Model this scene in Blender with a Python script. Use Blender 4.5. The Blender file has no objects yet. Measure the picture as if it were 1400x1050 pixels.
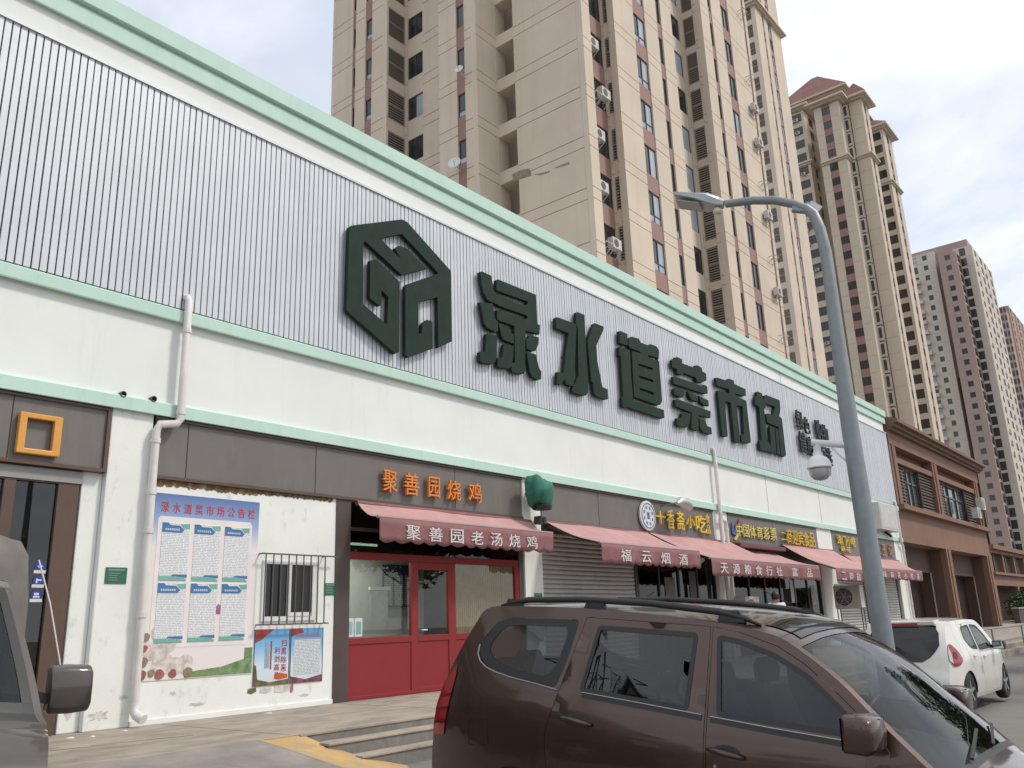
import bpy, bmesh, math, random
from mathutils import Vector, Matrix
from mathutils.geometry import delaunay_2d_cdt
random.seed(7)
S = bpy.context.scene
COL = S.collection
rad = math.radians

# ------------------------------------------------------------------ camera
# world: X runs along the market front, Y into it, Z up; camera stands at the origin, eye 1.6 m
FOC = 1165.0
RX = Vector((0.63590216, -0.77102493, -0.03389702))      # camera right
RD = Vector((0.18884367, 0.19803424, -0.96183185))       # camera down
RF = Vector((0.7483091, 0.60522971, 0.27153358))         # camera forward
EYE = Vector((0, 0, 1.6))
cam_d = bpy.data.cameras.new('camera')
cam_d.sensor_width = 36.0
cam_d.lens = FOC / 1400 * 36.0
cam_d.clip_start = 0.05
cam_d.clip_end = 3000
cam = bpy.data.objects.new('camera', cam_d)
COL.objects.link(cam)
U = -RD
B_ = -RF
cam.matrix_world = Matrix(((RX.x, U.x, B_.x, EYE.x), (RX.y, U.y, B_.y, EYE.y), (RX.z, U.z, B_.z, EYE.z), (0, 0, 0, 1)))
S.camera = cam

def ray(u, v):
    return ((u - 700) * RX + (v - 525) * RD + FOC * RF).normalized()
def onY(u, v, y):
    r = ray(u, v); return EYE + r * (y / r.y)
def onX(u, v, x):
    r = ray(u, v); return EYE + r * (x / r.x)
def onZ(u, v, z):
    r = ray(u, v); return EYE + r * ((z - EYE.z) / r.z)

# ------------------------------------------------------------------ world, sun, exposure
SUN_EL, SUN_AZ = rad(50), rad(147)        # azimuth measured from +Y towards +X
W = bpy.data.worlds.new('World'); S.world = W; W.use_nodes = True
nt = W.node_tree; nt.nodes.clear()
def N(t, typ, **kw):
    n = t.nodes.new(typ)
    for k, val in kw.items():
        if k.startswith('i_'):
            key = k[2:]
            n.inputs[int(key) if key.isdigit() else key.replace('_', ' ')].default_value = val
        else:
            setattr(n, k, val)
    return n
sky = N(nt, 'ShaderNodeTexSky', sky_type='NISHITA', sun_disc=False, sun_elevation=SUN_EL, sun_rotation=SUN_AZ,
        air_density=1.0, dust_density=1.0, ozone_density=1.0)
bg = N(nt, 'ShaderNodeBackground'); bg.inputs['Strength'].default_value = 0.1
out = N(nt, 'ShaderNodeOutputWorld')
tc = N(nt, 'ShaderNodeTexCoord')
# clouds: project the view direction on a flat cloud layer
sep = N(nt, 'ShaderNodeSeparateXYZ')
mx = N(nt, 'ShaderNodeMath', operation='MAXIMUM'); mx.inputs[1].default_value = 0.02
ad = N(nt, 'ShaderNodeMath', operation='ADD'); ad.inputs[1].default_value = 0.22
dx = N(nt, 'ShaderNodeMath', operation='DIVIDE'); dy = N(nt, 'ShaderNodeMath', operation='DIVIDE')
cmb = N(nt, 'ShaderNodeCombineXYZ')
n1 = N(nt, 'ShaderNodeTexNoise', i_Scale=1.6, i_Detail=7.0, i_Roughness=0.55, i_Distortion=0.35)
n2 = N(nt, 'ShaderNodeTexNoise', i_Scale=5.0, i_Detail=5.0, i_Roughness=0.6)
r1 = N(nt, 'ShaderNodeValToRGB')
r1.color_ramp.elements[0].position = 0.40; r1.color_ramp.elements[1].position = 0.58
r2 = N(nt, 'ShaderNodeValToRGB')
r2.color_ramp.elements[0].position = 0.36; r2.color_ramp.elements[0].color = (8.8, 9.5, 10.9, 1)
r2.color_ramp.elements[1].position = 0.62; r2.color_ramp.elements[1].color = (10.5, 10.65, 10.8, 1)
veil = N(nt, 'ShaderNodeMath', operation='MULTIPLY_ADD'); veil.inputs[1].default_value = 0.32; veil.inputs[2].default_value = 0.64
mixc = N(nt, 'ShaderNodeMixRGB')
L = nt.links.new
L(tc.outputs['Generated'], sep.inputs[0])
L(sep.outputs['Z'], mx.inputs[0]); L(mx.outputs[0], ad.inputs[0])
L(sep.outputs['X'], dx.inputs[0]); L(ad.outputs[0], dx.inputs[1])
L(sep.outputs['Y'], dy.inputs[0]); L(ad.outputs[0], dy.inputs[1])
L(dx.outputs[0], cmb.inputs[0]); L(dy.outputs[0], cmb.inputs[1])
L(cmb.outputs[0], n1.inputs['Vector']); L(cmb.outputs[0], n2.inputs['Vector'])
mxn = N(nt, 'ShaderNodeMath', operation='MULTIPLY_ADD'); mxn.inputs[1].default_value = 0.35
sc1 = N(nt, 'ShaderNodeMath', operation='MULTIPLY'); sc1.inputs[1].default_value = 0.65
L(n1.outputs['Fac'], sc1.inputs[0]); L(n2.outputs['Fac'], mxn.inputs[0]); L(sc1.outputs[0], mxn.inputs[2])
L(n1.outputs['Fac'], r1.inputs[0]); L(mxn.outputs[0], r2.inputs[0])
L(r1.outputs[0], veil.inputs[0]); L(veil.outputs[0], mixc.inputs[0])
L(sky.outputs[0], mixc.inputs[1]); L(r2.outputs[0], mixc.inputs[2])
L(mixc.outputs[0], bg.inputs['Color']); L(bg.outputs[0], out.inputs[0])
sd = bpy.data.lights.new('sun', 'SUN'); sd.energy = 2.0; sd.angle = rad(9.0); sd.color = (1.0, 0.93, 0.83)
sun = bpy.data.objects.new('sun', sd); COL.objects.link(sun)
sdir = Vector((math.sin(SUN_AZ) * math.cos(SUN_EL), math.cos(SUN_AZ) * math.cos(SUN_EL), math.sin(SUN_EL)))
sun.rotation_euler = (-sdir).to_track_quat('-Z', 'Y').to_euler()
sun.location = sdir * 60
S.view_settings.view_transform = 'Standard'; S.view_settings.look = 'None'
S.view_settings.exposure = 0.17; S.view_settings.gamma = 1.0; S.view_settings.use_curve_mapping = False

# ------------------------------------------------------------------ materials
MATS = {}
def srgb(r, g, b):
    f = lambda c: ((c / 255 + 0.055) / 1.055) ** 2.4 if c / 255 > 0.04045 else c / 255 / 12.92
    return (f(r), f(g), f(b))
def mat(name, col, rough=0.7, metal=0.0, var=0.12, scale=3.0, bump=0.0, bscale=60.0, stain=None, stain_scale=(1.2, 1.2, 0.25),
        stain_amt=0.5, coat=0.0, spec=0.5, stain_pos=(0.5, 0.75)):
    if name in MATS: return MATS[name]
    m = bpy.data.materials.new(name); m.use_nodes = True
    t = m.node_tree; b = t.nodes['Principled BSDF']; l = t.links.new
    b.inputs['Roughness'].default_value = rough; b.inputs['Metallic'].default_value = metal
    b.inputs['Coat Weight'].default_value = coat; b.inputs['Coat Roughness'].default_value = 0.06
    b.inputs['Specular IOR Level'].default_value = spec
    g = N(t, 'ShaderNodeNewGeometry')
    nz = N(t, 'ShaderNodeTexNoise', i_Scale=scale, i_Detail=6.0, i_Roughness=0.6)
    l(g.outputs['Position'], nz.inputs['Vector'])
    mr = N(t, 'ShaderNodeMapRange'); mr.inputs[1].default_value = 0.3; mr.inputs[2].default_value = 0.7
    mr.inputs[3].default_value = 1 - var; mr.inputs[4].default_value = 1 + var * 0.6
    l(nz.outputs['Fac'], mr.inputs[0])
    hs = N(t, 'ShaderNodeVectorMath', operation='SCALE'); hs.inputs[0].default_value = col[:3]
    l(mr.outputs[0], hs.inputs['Scale'])
    last = hs.outputs[0]
    if stain:
        mp = N(t, 'ShaderNodeMapping'); mp.inputs['Scale'].default_value = stain_scale
        l(g.outputs['Position'], mp.inputs[0])
        n3 = N(t, 'ShaderNodeTexNoise', i_Scale=1.6, i_Detail=8.0, i_Roughness=0.68)
        l(mp.outputs[0], n3.inputs['Vector'])
        rr = N(t, 'ShaderNodeMapRange'); rr.inputs[1].default_value = stain_pos[0]; rr.inputs[2].default_value = stain_pos[1]
        rr.inputs[3].default_value = 0; rr.inputs[4].default_value = stain_amt
        l(n3.outputs['Fac'], rr.inputs[0])
        mxr = N(t, 'ShaderNodeMixRGB'); mxr.inputs[2].default_value = (*stain[:3], 1)
        l(rr.outputs[0], mxr.inputs[0]); l(last, mxr.inputs[1]); last = mxr.outputs[0]
    l(last, b.inputs['Base Color'])
    if bump:
        nb = N(t, 'ShaderNodeTexNoise', i_Scale=bscale, i_Detail=4.0)
        l(g.outputs['Position'], nb.inputs['Vector'])
        bp = N(t, 'ShaderNodeBump'); bp.inputs['Strength'].default_value = bump; bp.inputs['Distance'].default_value = 0.01
        l(nb.outputs['Fac'], bp.inputs['Height']); l(bp.outputs[0], b.inputs['Normal'])
    MATS[name] = m
    return m
def glass(name, tint=(0.75, 0.8, 0.8), rough=0.0, refl=1.0):
    if name in MATS: return MATS[name]
    m = bpy.data.materials.new(name); m.use_nodes = True
    t = m.node_tree; t.nodes.clear(); l = t.links.new
    o = N(t, 'ShaderNodeOutputMaterial'); tr = N(t, 'ShaderNodeBsdfTransparent'); gl = N(t, 'ShaderNodeBsdfGlossy')
    tr.inputs[0].default_value = (*tint, 1); gl.inputs['Roughness'].default_value = rough
    fr = N(t, 'ShaderNodeFresnel'); gm_ = N(t, 'ShaderNodeNewGeometry')
    io = N(t, 'ShaderNodeMath', operation='MULTIPLY_ADD'); io.inputs[1].default_value = 1 / 1.5 - 1.5; io.inputs[2].default_value = 1.5   # thin pane: same index from both sides
    l(gm_.outputs['Backfacing'], io.inputs[0]); l(io.outputs[0], fr.inputs['IOR'])
    ml = N(t, 'ShaderNodeMath', operation='MULTIPLY_ADD'); ml.inputs[1].default_value = refl; ml.inputs[2].default_value = 0.005
    ml.use_clamp = True
    mx_ = N(t, 'ShaderNodeMixShader')
    l(fr.outputs[0], ml.inputs[0]); l(ml.outputs[0], mx_.inputs[0]); l(tr.outputs[0], mx_.inputs[1]); l(gl.outputs[0], mx_.inputs[2])
    l(mx_.outputs[0], o.inputs[0])
    MATS[name] = m
    return m
def print_mat(name, paper, ink, sx, sz, x0, z0, dens=0.5):
    """rows of tiny unreadable print: dashes broken by noise"""
    if name in MATS: return MATS[name]
    m = bpy.data.materials.new(name); m.use_nodes = True
    t = m.node_tree; b = t.nodes['Principled BSDF']; l = t.links.new; b.inputs['Roughness'].default_value = 0.45
    g = N(t, 'ShaderNodeNewGeometry'); s = N(t, 'ShaderNodeSeparateXYZ'); l(g.outputs['Position'], s.inputs[0])
    z = N(t, 'ShaderNodeMath', operation='MULTIPLY'); z.inputs[1].default_value = sz; l(s.outputs['Z'], z.inputs[0])
    fr = N(t, 'ShaderNodeMath', operation='FRACT'); l(z.outputs[0], fr.inputs[0])
    row = N(t, 'ShaderNodeMath', operation='GREATER_THAN'); row.inputs[1].default_value = 0.45; l(fr.outputs[0], row.inputs[0])
    fl = N(t, 'ShaderNodeMath', operation='FLOOR'); l(z.outputs[0], fl.inputs[0])
    x = N(t, 'ShaderNodeMath', operation='MULTIPLY'); x.inputs[1].default_value = sx; l(s.outputs['X'], x.inputs[0])
    cb = N(t, 'ShaderNodeCombineXYZ'); l(x.outputs[0], cb.inputs[0]); l(fl.outputs[0], cb.inputs[1])
    nz = N(t, 'ShaderNodeTexNoise', i_Scale=1.0, i_Detail=2.0); l(cb.outputs[0], nz.inputs['Vector'])
    gt = N(t, 'ShaderNodeMath', operation='GREATER_THAN'); gt.inputs[1].default_value = 1 - dens; l(nz.outputs['Fac'], gt.inputs[0])
    an = N(t, 'ShaderNodeMath', operation='MULTIPLY'); l(row.outputs[0], an.inputs[0]); l(gt.outputs[0], an.inputs[1])
    mxr = N(t, 'ShaderNodeMixRGB'); mxr.inputs[1].default_value = (*paper, 1); mxr.inputs[2].default_value = (*ink, 1)
    l(an.outputs[0], mxr.inputs[0]); l(mxr.outputs[0], b.inputs['Base Color'])
    MATS[name] = m
    return m
def ramp_mat(name, axis, p0, p1, stops, rough=0.45):
    """printed colour gradient along a world axis"""
    if name in MATS: return MATS[name]
    m = bpy.data.materials.new(name); m.use_nodes = True
    t = m.node_tree; b = t.nodes['Principled BSDF']; l = t.links.new; b.inputs['Roughness'].default_value = rough
    g = N(t, 'ShaderNodeNewGeometry'); s = N(t, 'ShaderNodeSeparateXYZ'); l(g.outputs['Position'], s.inputs[0])
    mr = N(t, 'ShaderNodeMapRange'); mr.inputs[1].default_value = p0; mr.inputs[2].default_value = p1
    l(s.outputs[axis], mr.inputs[0])
    r = N(t, 'ShaderNodeValToRGB')
    while len(r.color_ramp.elements) < len(stops): r.color_ramp.elements.new(0.5)
    for e, (p, c) in zip(r.color_ramp.elements, stops): e.position = p; e.color = (*c, 1)
    l(mr.outputs[0], r.inputs[0]); l(r.outputs[0], b.inputs['Base Color'])
    MATS[name] = m
    return m

# ------------------------------------------------------------------ mesh helpers
def in_poly(p, poly):
    x, y = p; c = False; j = len(poly) - 1
    for i in range(len(poly)):
        xi, yi = poly[i]; xj, yj = poly[j]
        if (yi > y) != (yj > y) and x < (xj - xi) * (y - yi) / (yj - yi) + xi: c = not c
        j = i
    return c
def tri2d(polys, holes=(), extra=()):
    """triangles of the union of polys minus holes -> verts2d, faces (counter-clockwise)"""
    vs, es = [], []
    for pl in list(polys) + list(holes):
        k = len(vs); vs += [Vector(p) for p in pl]
        es += [(k + i, k + (i + 1) % len(pl)) for i in range(len(pl))]
    vs += [Vector(p) for p in extra]
    v, e, f, *_ = delaunay_2d_cdt(vs, es, [], 0, 1e-5)
    fs = []
    for t in f:
        c = sum((v[i] for i in t), Vector((0, 0))) / len(t)
        if any(in_poly(c, p) for p in polys) and not any(in_poly(c, h) for h in holes):
            a = sum(v[t[i]].x * v[t[(i + 1) % len(t)]].y - v[t[(i + 1) % len(t)]].x * v[t[i]].y for i in range(len(t)))
            fs.append(tuple(t) if a > 0 else tuple(reversed(t)))
    return v, fs

class MB:
    def __init__(s): s.v = []; s.f = []; s.m = []
    def add(s, vs, fs, mi=0):
        k = len(s.v); s.v += [tuple(p) for p in vs]; s.f += [tuple(i + k for i in f) for f in fs]; s.m += [mi] * len(fs); return s
    def box(s, x0, y0, z0, x1, y1, z1, mi=0):
        x0, x1 = min(x0, x1), max(x0, x1); y0, y1 = min(y0, y1), max(y0, y1); z0, z1 = min(z0, z1), max(z0, z1)
        return s.add([(x0, y0, z0), (x1, y0, z0), (x1, y1, z0), (x0, y1, z0), (x0, y0, z1), (x1, y0, z1), (x1, y1, z1), (x0, y1, z1)],
              [(0, 3, 2, 1), (4, 5, 6, 7), (0, 1, 5, 4), (1, 2, 6, 5), (2, 3, 7, 6), (3, 0, 4, 7)], mi)
    def quad(s, a, b, c, d, mi=0): return s.add([a, b, c, d], [(0, 1, 2, 3)], mi)
    def hexa(s, bot, top, mi=0):
        return s.add(list(bot) + list(top), [(0, 3, 2, 1), (4, 5, 6, 7), (0, 1, 5, 4), (1, 2, 6, 5), (2, 3, 7, 6), (3, 0, 4, 7)], mi)
    def beam(s, a, b, w, h=None, mi=0, up=(0, 0, 1)):
        a = Vector(a); b = Vector(b); d = (b - a).normalized(); h = h or w
        r = d.cross(Vector(up))
        if r.length < 1e-4: r = d.cross(Vector((1, 0, 0)))
        r.normalize(); u = r.cross(d)
        q = [(-1, -1), (1, -1), (1, 1), (-1, 1)]
        return s.hexa([a + r * (i * w / 2) + u * (j * h / 2) for i, j in q], [b + r * (i * w / 2) + u * (j * h / 2) for i, j in q], mi)
    def tube(s, pts, r, n=10, mi=0, caps=True):
        pts = [Vector(p) for p in pts]; rs = r if isinstance(r, (list, tuple)) else [r] * len(pts)
        rings = []; prev = None
        for i, p in enumerate(pts):
            d = (pts[min(i + 1, len(pts) - 1)] - pts[max(i - 1, 0)]).normalized()
            if prev is None:
                x = d.cross(Vector((0, 0, 1)))
                if x.length < 1e-3: x = d.cross(Vector((1, 0, 0)))
            else: x = prev - d * prev.dot(d)
            x.normalize(); prev = x; y = d.cross(x)
            rings.append([p + (x * math.cos(a) + y * math.sin(a)) * rs[i] for a in [2 * math.pi * k / n for k in range(n)]])
        return s.loft(rings, caps, mi)
    def loft(s, rings, caps=True, mi=0, closed=True):
        n = len(rings[0]); k = len(s.v)
        for r in rings: s.v += [tuple(p) for p in r]
        for i in range(len(rings) - 1):
            for j in range(n if closed else n - 1):
                a = k + i * n + j; b = k + i * n + (j + 1) % n
                s.f.append((a, b, b + n, a + n)); s.m.append(mi)
        if caps and closed:
            s.f.append(tuple(k + j for j in reversed(range(n)))); s.m.append(mi)
            s.f.append(tuple(k + (len(rings) - 1) * n + j for j in range(n))); s.m.append(mi)
        return s
    def lathe(s, prof, c=(0, 0, 0), n=20, mi=0, axis='z'):
        rings = []
        for r, h in prof:
            ring = []
            for k in range(n):
                a = 2 * math.pi * k / n; x, y = r * math.cos(a), r * math.sin(a)
                p = (x, y, h) if axis == 'z' else ((x, h, y) if axis == 'y' else (h, x, y))
                ring.append((c[0] + p[0], c[1] + p[1], c[2] + p[2]))
            rings.append(ring)
        return s.loft(rings, True, mi)
    def plate(s, polys, front, back, holes=(), mi=0):
        """solid plate: 2-D outline(s) mapped by front(x,z) and back(x,z); 2-D taken as seen from the front"""
        v, fs = tri2d(polys, holes)
        k = len(v); s0 = len(s.v)
        s.v += [tuple(front(p.x, p.y)) for p in v] + [tuple(back(p.x, p.y)) for p in v]
        cnt = {}
        for f in fs:
            for i in range(len(f)):
                e = (f[i], f[(i + 1) % len(f)]); cnt[e] = 1
        for f in fs:
            s.f.append(tuple(s0 + i for i in f)); s.m.append(mi)
            s.f.append(tuple(s0 + k + i for i in reversed(f))); s.m.append(mi)
        for (a, b) in cnt:
            if (b, a) not in cnt:
                s.f.append((s0 + b, s0 + a, s0 + k + a, s0 + k + b)); s.m.append(mi)
        return s
    def facade(s, polys, y0, y1, holes=(), mi=0):
        """plate standing on a -Y facing wall; outline in (x, z); y0 front, y1 back"""
        return s.plate(polys, lambda x, z: (x, y0, z), lambda x, z: (x, y1, z), holes, mi)
    def mesh(s, name, mats, smooth=False):
        me = bpy.data.meshes.new(name); me.from_pydata(s.v, [], s.f)
        for mm in (mats if isinstance(mats, (list, tuple)) else [mats]): me.materials.append(mm)
        if any(s.m): me.polygons.foreach_set('material_index', s.m)
        if smooth: me.polygons.foreach_set('use_smooth', [True] * len(me.polygons))
        me.update(); return me
    def build(s, name, mats, parent=None, smooth=False, bevel=0.0, local=False, loc=None, rot=None, merge=False, sharp=None):
        me = s.mesh(name, mats, smooth)
        if merge:
            bm = bmesh.new(); bm.from_mesh(me); bmesh.ops.remove_doubles(bm, verts=bm.verts, dist=merge if merge is not True else 1e-4)
            bmesh.ops.recalc_face_normals(bm, faces=bm.faces); bm.to_mesh(me); bm.free()
        if sharp: me.set_sharp_from_angle(angle=rad(sharp))
        o = bpy.data.objects.new(name, me); COL.objects.link(o)
        if parent is not None:
            o.parent = parent
            if not local:
                g = parent; off = Vector((0, 0, 0))
                while g is not None: off += g.location; g = g.parent
                me.transform(Matrix.Translation(-off))
        elif loc is not None and not local:
            me.transform(Matrix.Translation(-Vector(loc)))
        if loc is not None: o.location = loc
        if rot is not None: o.rotation_euler = rot
        if bevel:
            bv = o.modifiers.new('bevel', 'BEVEL'); bv.width = bevel; bv.segments = 2; bv.limit_method = 'ANGLE'; bv.angle_limit = rad(40)
        return o

def tag(o, label=None, cat=None, group=None, kind=None):
    if label: o['label'] = label
    if cat: o['category'] = cat
    if group: o['group'] = group
    if kind: o['kind'] = kind
    return o
def thing(name, loc, label, cat, group=None, rz=0.0):
    o = bpy.data.objects.new(name, None); COL.objects.link(o)
    o.location = loc; o.rotation_euler = (0, 0, rz); o.empty_display_size = 0.2
    return tag(o, label, cat, group)
def inst(name, me, parent, loc, rot=None, local=True):
    o = bpy.data.objects.new(name, me); COL.objects.link(o); o.parent = parent
    o.location = loc if local else Vector(loc) - parent.location
    if rot is not None: o.rotation_euler = rot
    return o
def copy_tree(o, parent=None):
    c = o.copy(); COL.objects.link(c); c.parent = parent
    for ch in list(o.children): copy_tree(ch, c)
    return c

_glyph = {}
def glyph(ch, bold=0.0, extrude=0.02):
    """one character as a unit mesh (verts, faces) fitted to 0..1 x 0..1, front towards +z"""
    key = (ch, bold, extrude)
    if key not in _glyph:
        c = bpy.data.curves.new('glyph', 'FONT'); c.body = ch; c.offset = bold; c.extrude = 0.5; c.resolution_u = 2
        o = bpy.data.objects.new('glyph', c); COL.objects.link(o)
        dg = bpy.context.evaluated_depsgraph_get()
        me = bpy.data.meshes.new_from_object(o.evaluated_get(dg))
        vs = [v.co.copy() for v in me.vertices]; fs = [tuple(p.vertices) for p in me.polygons]
        bpy.data.objects.remove(o); bpy.data.curves.remove(c); bpy.data.meshes.remove(me)
        x0 = min(v.x for v in vs); x1 = max(v.x for v in vs); y0 = min(v.y for v in vs); y1 = max(v.y for v in vs)
        vs = [((v.x - x0) / max(x1 - x0, 1e-6), (v.y - y0) / max(y1 - y0, 1e-6), v.z) for v in vs]
        _glyph[key] = (vs, fs)
    return _glyph[key]
def char(mb, ch, fn, depth, bold=0.0, mi=0):
    """fn(a,b,d): a,b in 0..1 over the character's box, d outwards in metres"""
    vs, fs = glyph(ch, bold)
    return mb.add([fn(a, b, d * depth + depth / 2) for a, b, d in vs], fs, mi)
def char_wall(mb, ch, x0, x1, z0, z1, y, depth, bold=0.0, mi=0):
    return char(mb, ch, lambda a, b, d: (x0 + a * (x1 - x0), y - d, z0 + b * (z1 - z0)), depth, bold, mi)

# common materials
M_white = mat('white_wall_paint', (0.775, 0.79, 0.75), 0.75, var=0.05, scale=0.8, bump=0.12, bscale=40, stain=(0.42, 0.40, 0.34), stain_scale=(2.2, 2.2, 0.22), stain_amt=0.25, stain_pos=(0.56, 0.85))
M_lowwhite = mat('scuffed_white_paint', (0.785, 0.795, 0.75), 0.75, var=0.06, scale=1.3, bump=0.15, bscale=40, stain=(0.36, 0.34, 0.30), stain_scale=(3.4, 3.4, 1.8), stain_amt=0.6, stain_pos=(0.57, 0.78))
M_mint = mat('mint_paint', (0.50, 0.685, 0.595), 0.7, var=0.06, scale=0.9, stain=(0.36, 0.50, 0.44), stain_scale=(3, 3, 0.5), stain_amt=0.4)
M_slat = mat('grey_aluminium_slat', (0.58, 0.605, 0.635), 0.45, metal=0.15, var=0.07, scale=1.2, stain=(0.48, 0.49, 0.51), stain_scale=(4, 4, 0.25), stain_amt=0.4)
M_slatback = mat('slat_backing', (0.022, 0.023, 0.025), 0.8)
M_board = mat('grey_brown_fascia_panel', (0.155, 0.142, 0.130), 0.5, var=0.10, scale=1.1, stain=(0.24, 0.21, 0.18), stain_scale=(3, 3, 0.5), stain_amt=0.35)
M_brown = mat('brown_metal_trim', (0.105, 0.062, 0.045), 0.45, var=0.15)
M_dark = mat('dark_interior', (0.035, 0.033, 0.030), 0.9)
M_black = mat('black_rubber', (0.018, 0.018, 0.019), 0.55)
M_pvc = mat('white_pvc', (0.70, 0.67, 0.64), 0.45, var=0.08, stain=(0.45, 0.40, 0.34), stain_amt=0.4, stain_scale=(4, 4, 0.6))
M_steel = mat('galvanised_steel', (0.25, 0.275, 0.285), 0.5, metal=0.35, var=0.12, scale=9, stain=(0.17, 0.19, 0.205), stain_scale=(3, 3, 0.5), stain_amt=0.5)
M_greenletter = mat('dark_green_letter', (0.017, 0.034, 0.026), 0.8, var=0.2, bump=0.4, bscale=220, spec=0.25)
M_red = mat('red_painted_metal', (0.235, 0.013, 0.016), 0.6, var=0.10, scale=1.5, stain=(0.20, 0.02, 0.02), stain_amt=0.35)
M_alum = mat('white_aluminium', (0.70, 0.70, 0.69), 0.4)
M_greydk = mat('dark_grey_metal', (0.07, 0.07, 0.072), 0.5)
M_shut = mat('grey_roller_shutter', (0.47, 0.465, 0.45), 0.5, metal=0.2, var=0.10, stain=(0.30, 0.29, 0.27), stain_amt=0.4)
M_awtop = mat('faded_maroon_canvas', (0.47, 0.265, 0.255), 0.85, var=0.10, scale=2.0, stain=(0.56, 0.38, 0.36), stain_scale=(0.6, 0.6, 2), stain_amt=0.6)
M_awval = mat('maroon_canvas_valance', (0.24, 0.105, 0.108), 0.85, var=0.12, scale=2.5, stain=(0.34, 0.20, 0.20), stain_scale=(2, 2, 2), stain_amt=0.5)
M_textwhite = mat('white_lettering', (0.66, 0.62, 0.61), 0.7, var=0.15, scale=10)
M_orange = mat('orange_sign_letter', (0.72, 0.24, 0.035), 0.45, var=0.08)
M_yellow = mat('yellow_sign_letter', (0.72, 0.50, 0.05), 0.45, var=0.15)
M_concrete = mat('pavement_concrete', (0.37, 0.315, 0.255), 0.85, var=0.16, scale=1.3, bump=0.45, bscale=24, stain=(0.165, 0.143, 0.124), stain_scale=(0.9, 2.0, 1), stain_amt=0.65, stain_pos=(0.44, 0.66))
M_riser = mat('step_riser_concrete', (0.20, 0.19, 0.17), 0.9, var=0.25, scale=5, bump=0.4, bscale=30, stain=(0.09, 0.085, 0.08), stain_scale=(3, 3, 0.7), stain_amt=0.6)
M_road = mat('grey_asphalt', (0.185, 0.172, 0.155), 0.9, var=0.2, scale=0.8, bump=0.3, bscale=90, stain=(0.12, 0.11, 0.10), stain_scale=(0.5, 0.5, 1), stain_amt=0.5)
M_yelramp = mat('worn_yellow_paint', (0.50, 0.32, 0.13), 0.85, var=0.2, scale=3, stain=(0.34, 0.28, 0.21), stain_scale=(2, 2, 2), stain_amt=0.7, stain_pos=(0.45, 0.65))
M_greenplate = mat('green_sign_plate', (0.035, 0.13, 0.09), 0.4)
G_clear = glass('clear_glass', (0.88, 0.91, 0.90), refl=0.9)
G_dark = glass('dark_glass', (0.22, 0.235, 0.24), refl=0.9)
# ================================================================== ground
def ground_z(y): return max(-0.22, min(0.0, 0.026 * (y - 7.5)))
g = MB()
ys = [-2500, -60, -1.0, 7.5, 30, 2500]; xs = [-2500, -30, 0, 30, 80, 2500]
for i in range(5):
    for j in range(5):
        a, b = ys[i], ys[i + 1]
        g.quad((xs[j], a, ground_z(a)), (xs[j + 1], a, ground_z(a)), (xs[j + 1], b, ground_z(b)), (xs[j], b, ground_z(b)))
tag(g.build('ground', M_road), kind='structure')
YP = 8.75
pv = MB()
ol = [(-30, YP), (6.1, YP), (6.64, YP), (15.0, YP), (17.0, 7.0), (62.0, 7.0), (62.0, 11.6), (90, 11.6), (90, 30), (-30, 30)]
pv.plate([ol], lambda x, y: (x, y, 0.45), lambda x, y: (x, y, 0.05))
pav = tag(pv.build('pavement', M_concrete), kind='structure')
for x in [k * 3.05 - 2.6 for k in range(1, 12)]:             # narrow joints of the slabs, slightly proud mortar
    if x < 12.0:
        pav_j = MB().box(x, YP + 0.05, 0.4505, x + 0.012, 11.65, 0.4525)
        pav_j.build('slab_joint', mat('joint_mortar', (0.20, 0.18, 0.155), 0.9), pav)
# steps
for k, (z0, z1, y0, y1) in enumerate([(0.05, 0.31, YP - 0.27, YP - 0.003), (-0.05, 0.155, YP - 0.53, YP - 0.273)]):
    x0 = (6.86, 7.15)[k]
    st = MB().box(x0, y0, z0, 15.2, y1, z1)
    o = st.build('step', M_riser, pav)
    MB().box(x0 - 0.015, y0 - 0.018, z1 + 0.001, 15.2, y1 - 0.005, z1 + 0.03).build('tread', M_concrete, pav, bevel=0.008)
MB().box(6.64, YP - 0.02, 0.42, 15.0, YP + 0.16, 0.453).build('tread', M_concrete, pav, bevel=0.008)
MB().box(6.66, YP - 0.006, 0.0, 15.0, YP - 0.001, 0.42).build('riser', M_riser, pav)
for k, (z1, y0) in enumerate([(0.31, 6.7), (0.16, 6.4)]):
    MB().box(17.2, y0, -0.1, 62.0, y0 + 0.297, z1).build('step', M_concrete, pav)
# ramp with its worn yellow flare
rp = MB()
rp.hexa([(-6, 6.5, -0.1), (6.58, 6.5, -0.1), (6.1, YP + 0.01, -0.1), (-6, YP + 0.01, -0.1)],
        [(-6, 6.5, -0.02), (6.58, 6.5, -0.02), (6.1, YP + 0.01, 0.4535), (-6, YP + 0.01, 0.4535)])
tag(rp.build('ramp', mat('ramp_concrete', (0.27, 0.245, 0.22), 0.9, var=0.22, scale=2.2, bump=0.4, bscale=25, stain=(0.16, 0.145, 0.13), stain_amt=0.5, stain_scale=(1, 1, 1))), kind='structure')
fl = MB()
A = [(6.1, YP + 0.02, 0.455), (6.22, 8.2, 0.338), (6.38, 7.4, 0.17), (6.56, 6.6, 0.0)]
Bp = [(6.66, YP + 0.02, 0.455), (6.93, 8.6, 0.305), (7.25, 8.32, 0.15), (7.75, 8.1, 0.01)]
for i in range(3):
    fl.quad(A[i], A[i + 1], Bp[i + 1], Bp[i])
fl.add([A[3], (7.75, 8.1, 0.01), (6.6, 6.6, -0.03)], [(0, 1, 2)])
tag(fl.build('ramp_flare', M_yelramp, merge=True), kind='structure')

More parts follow.
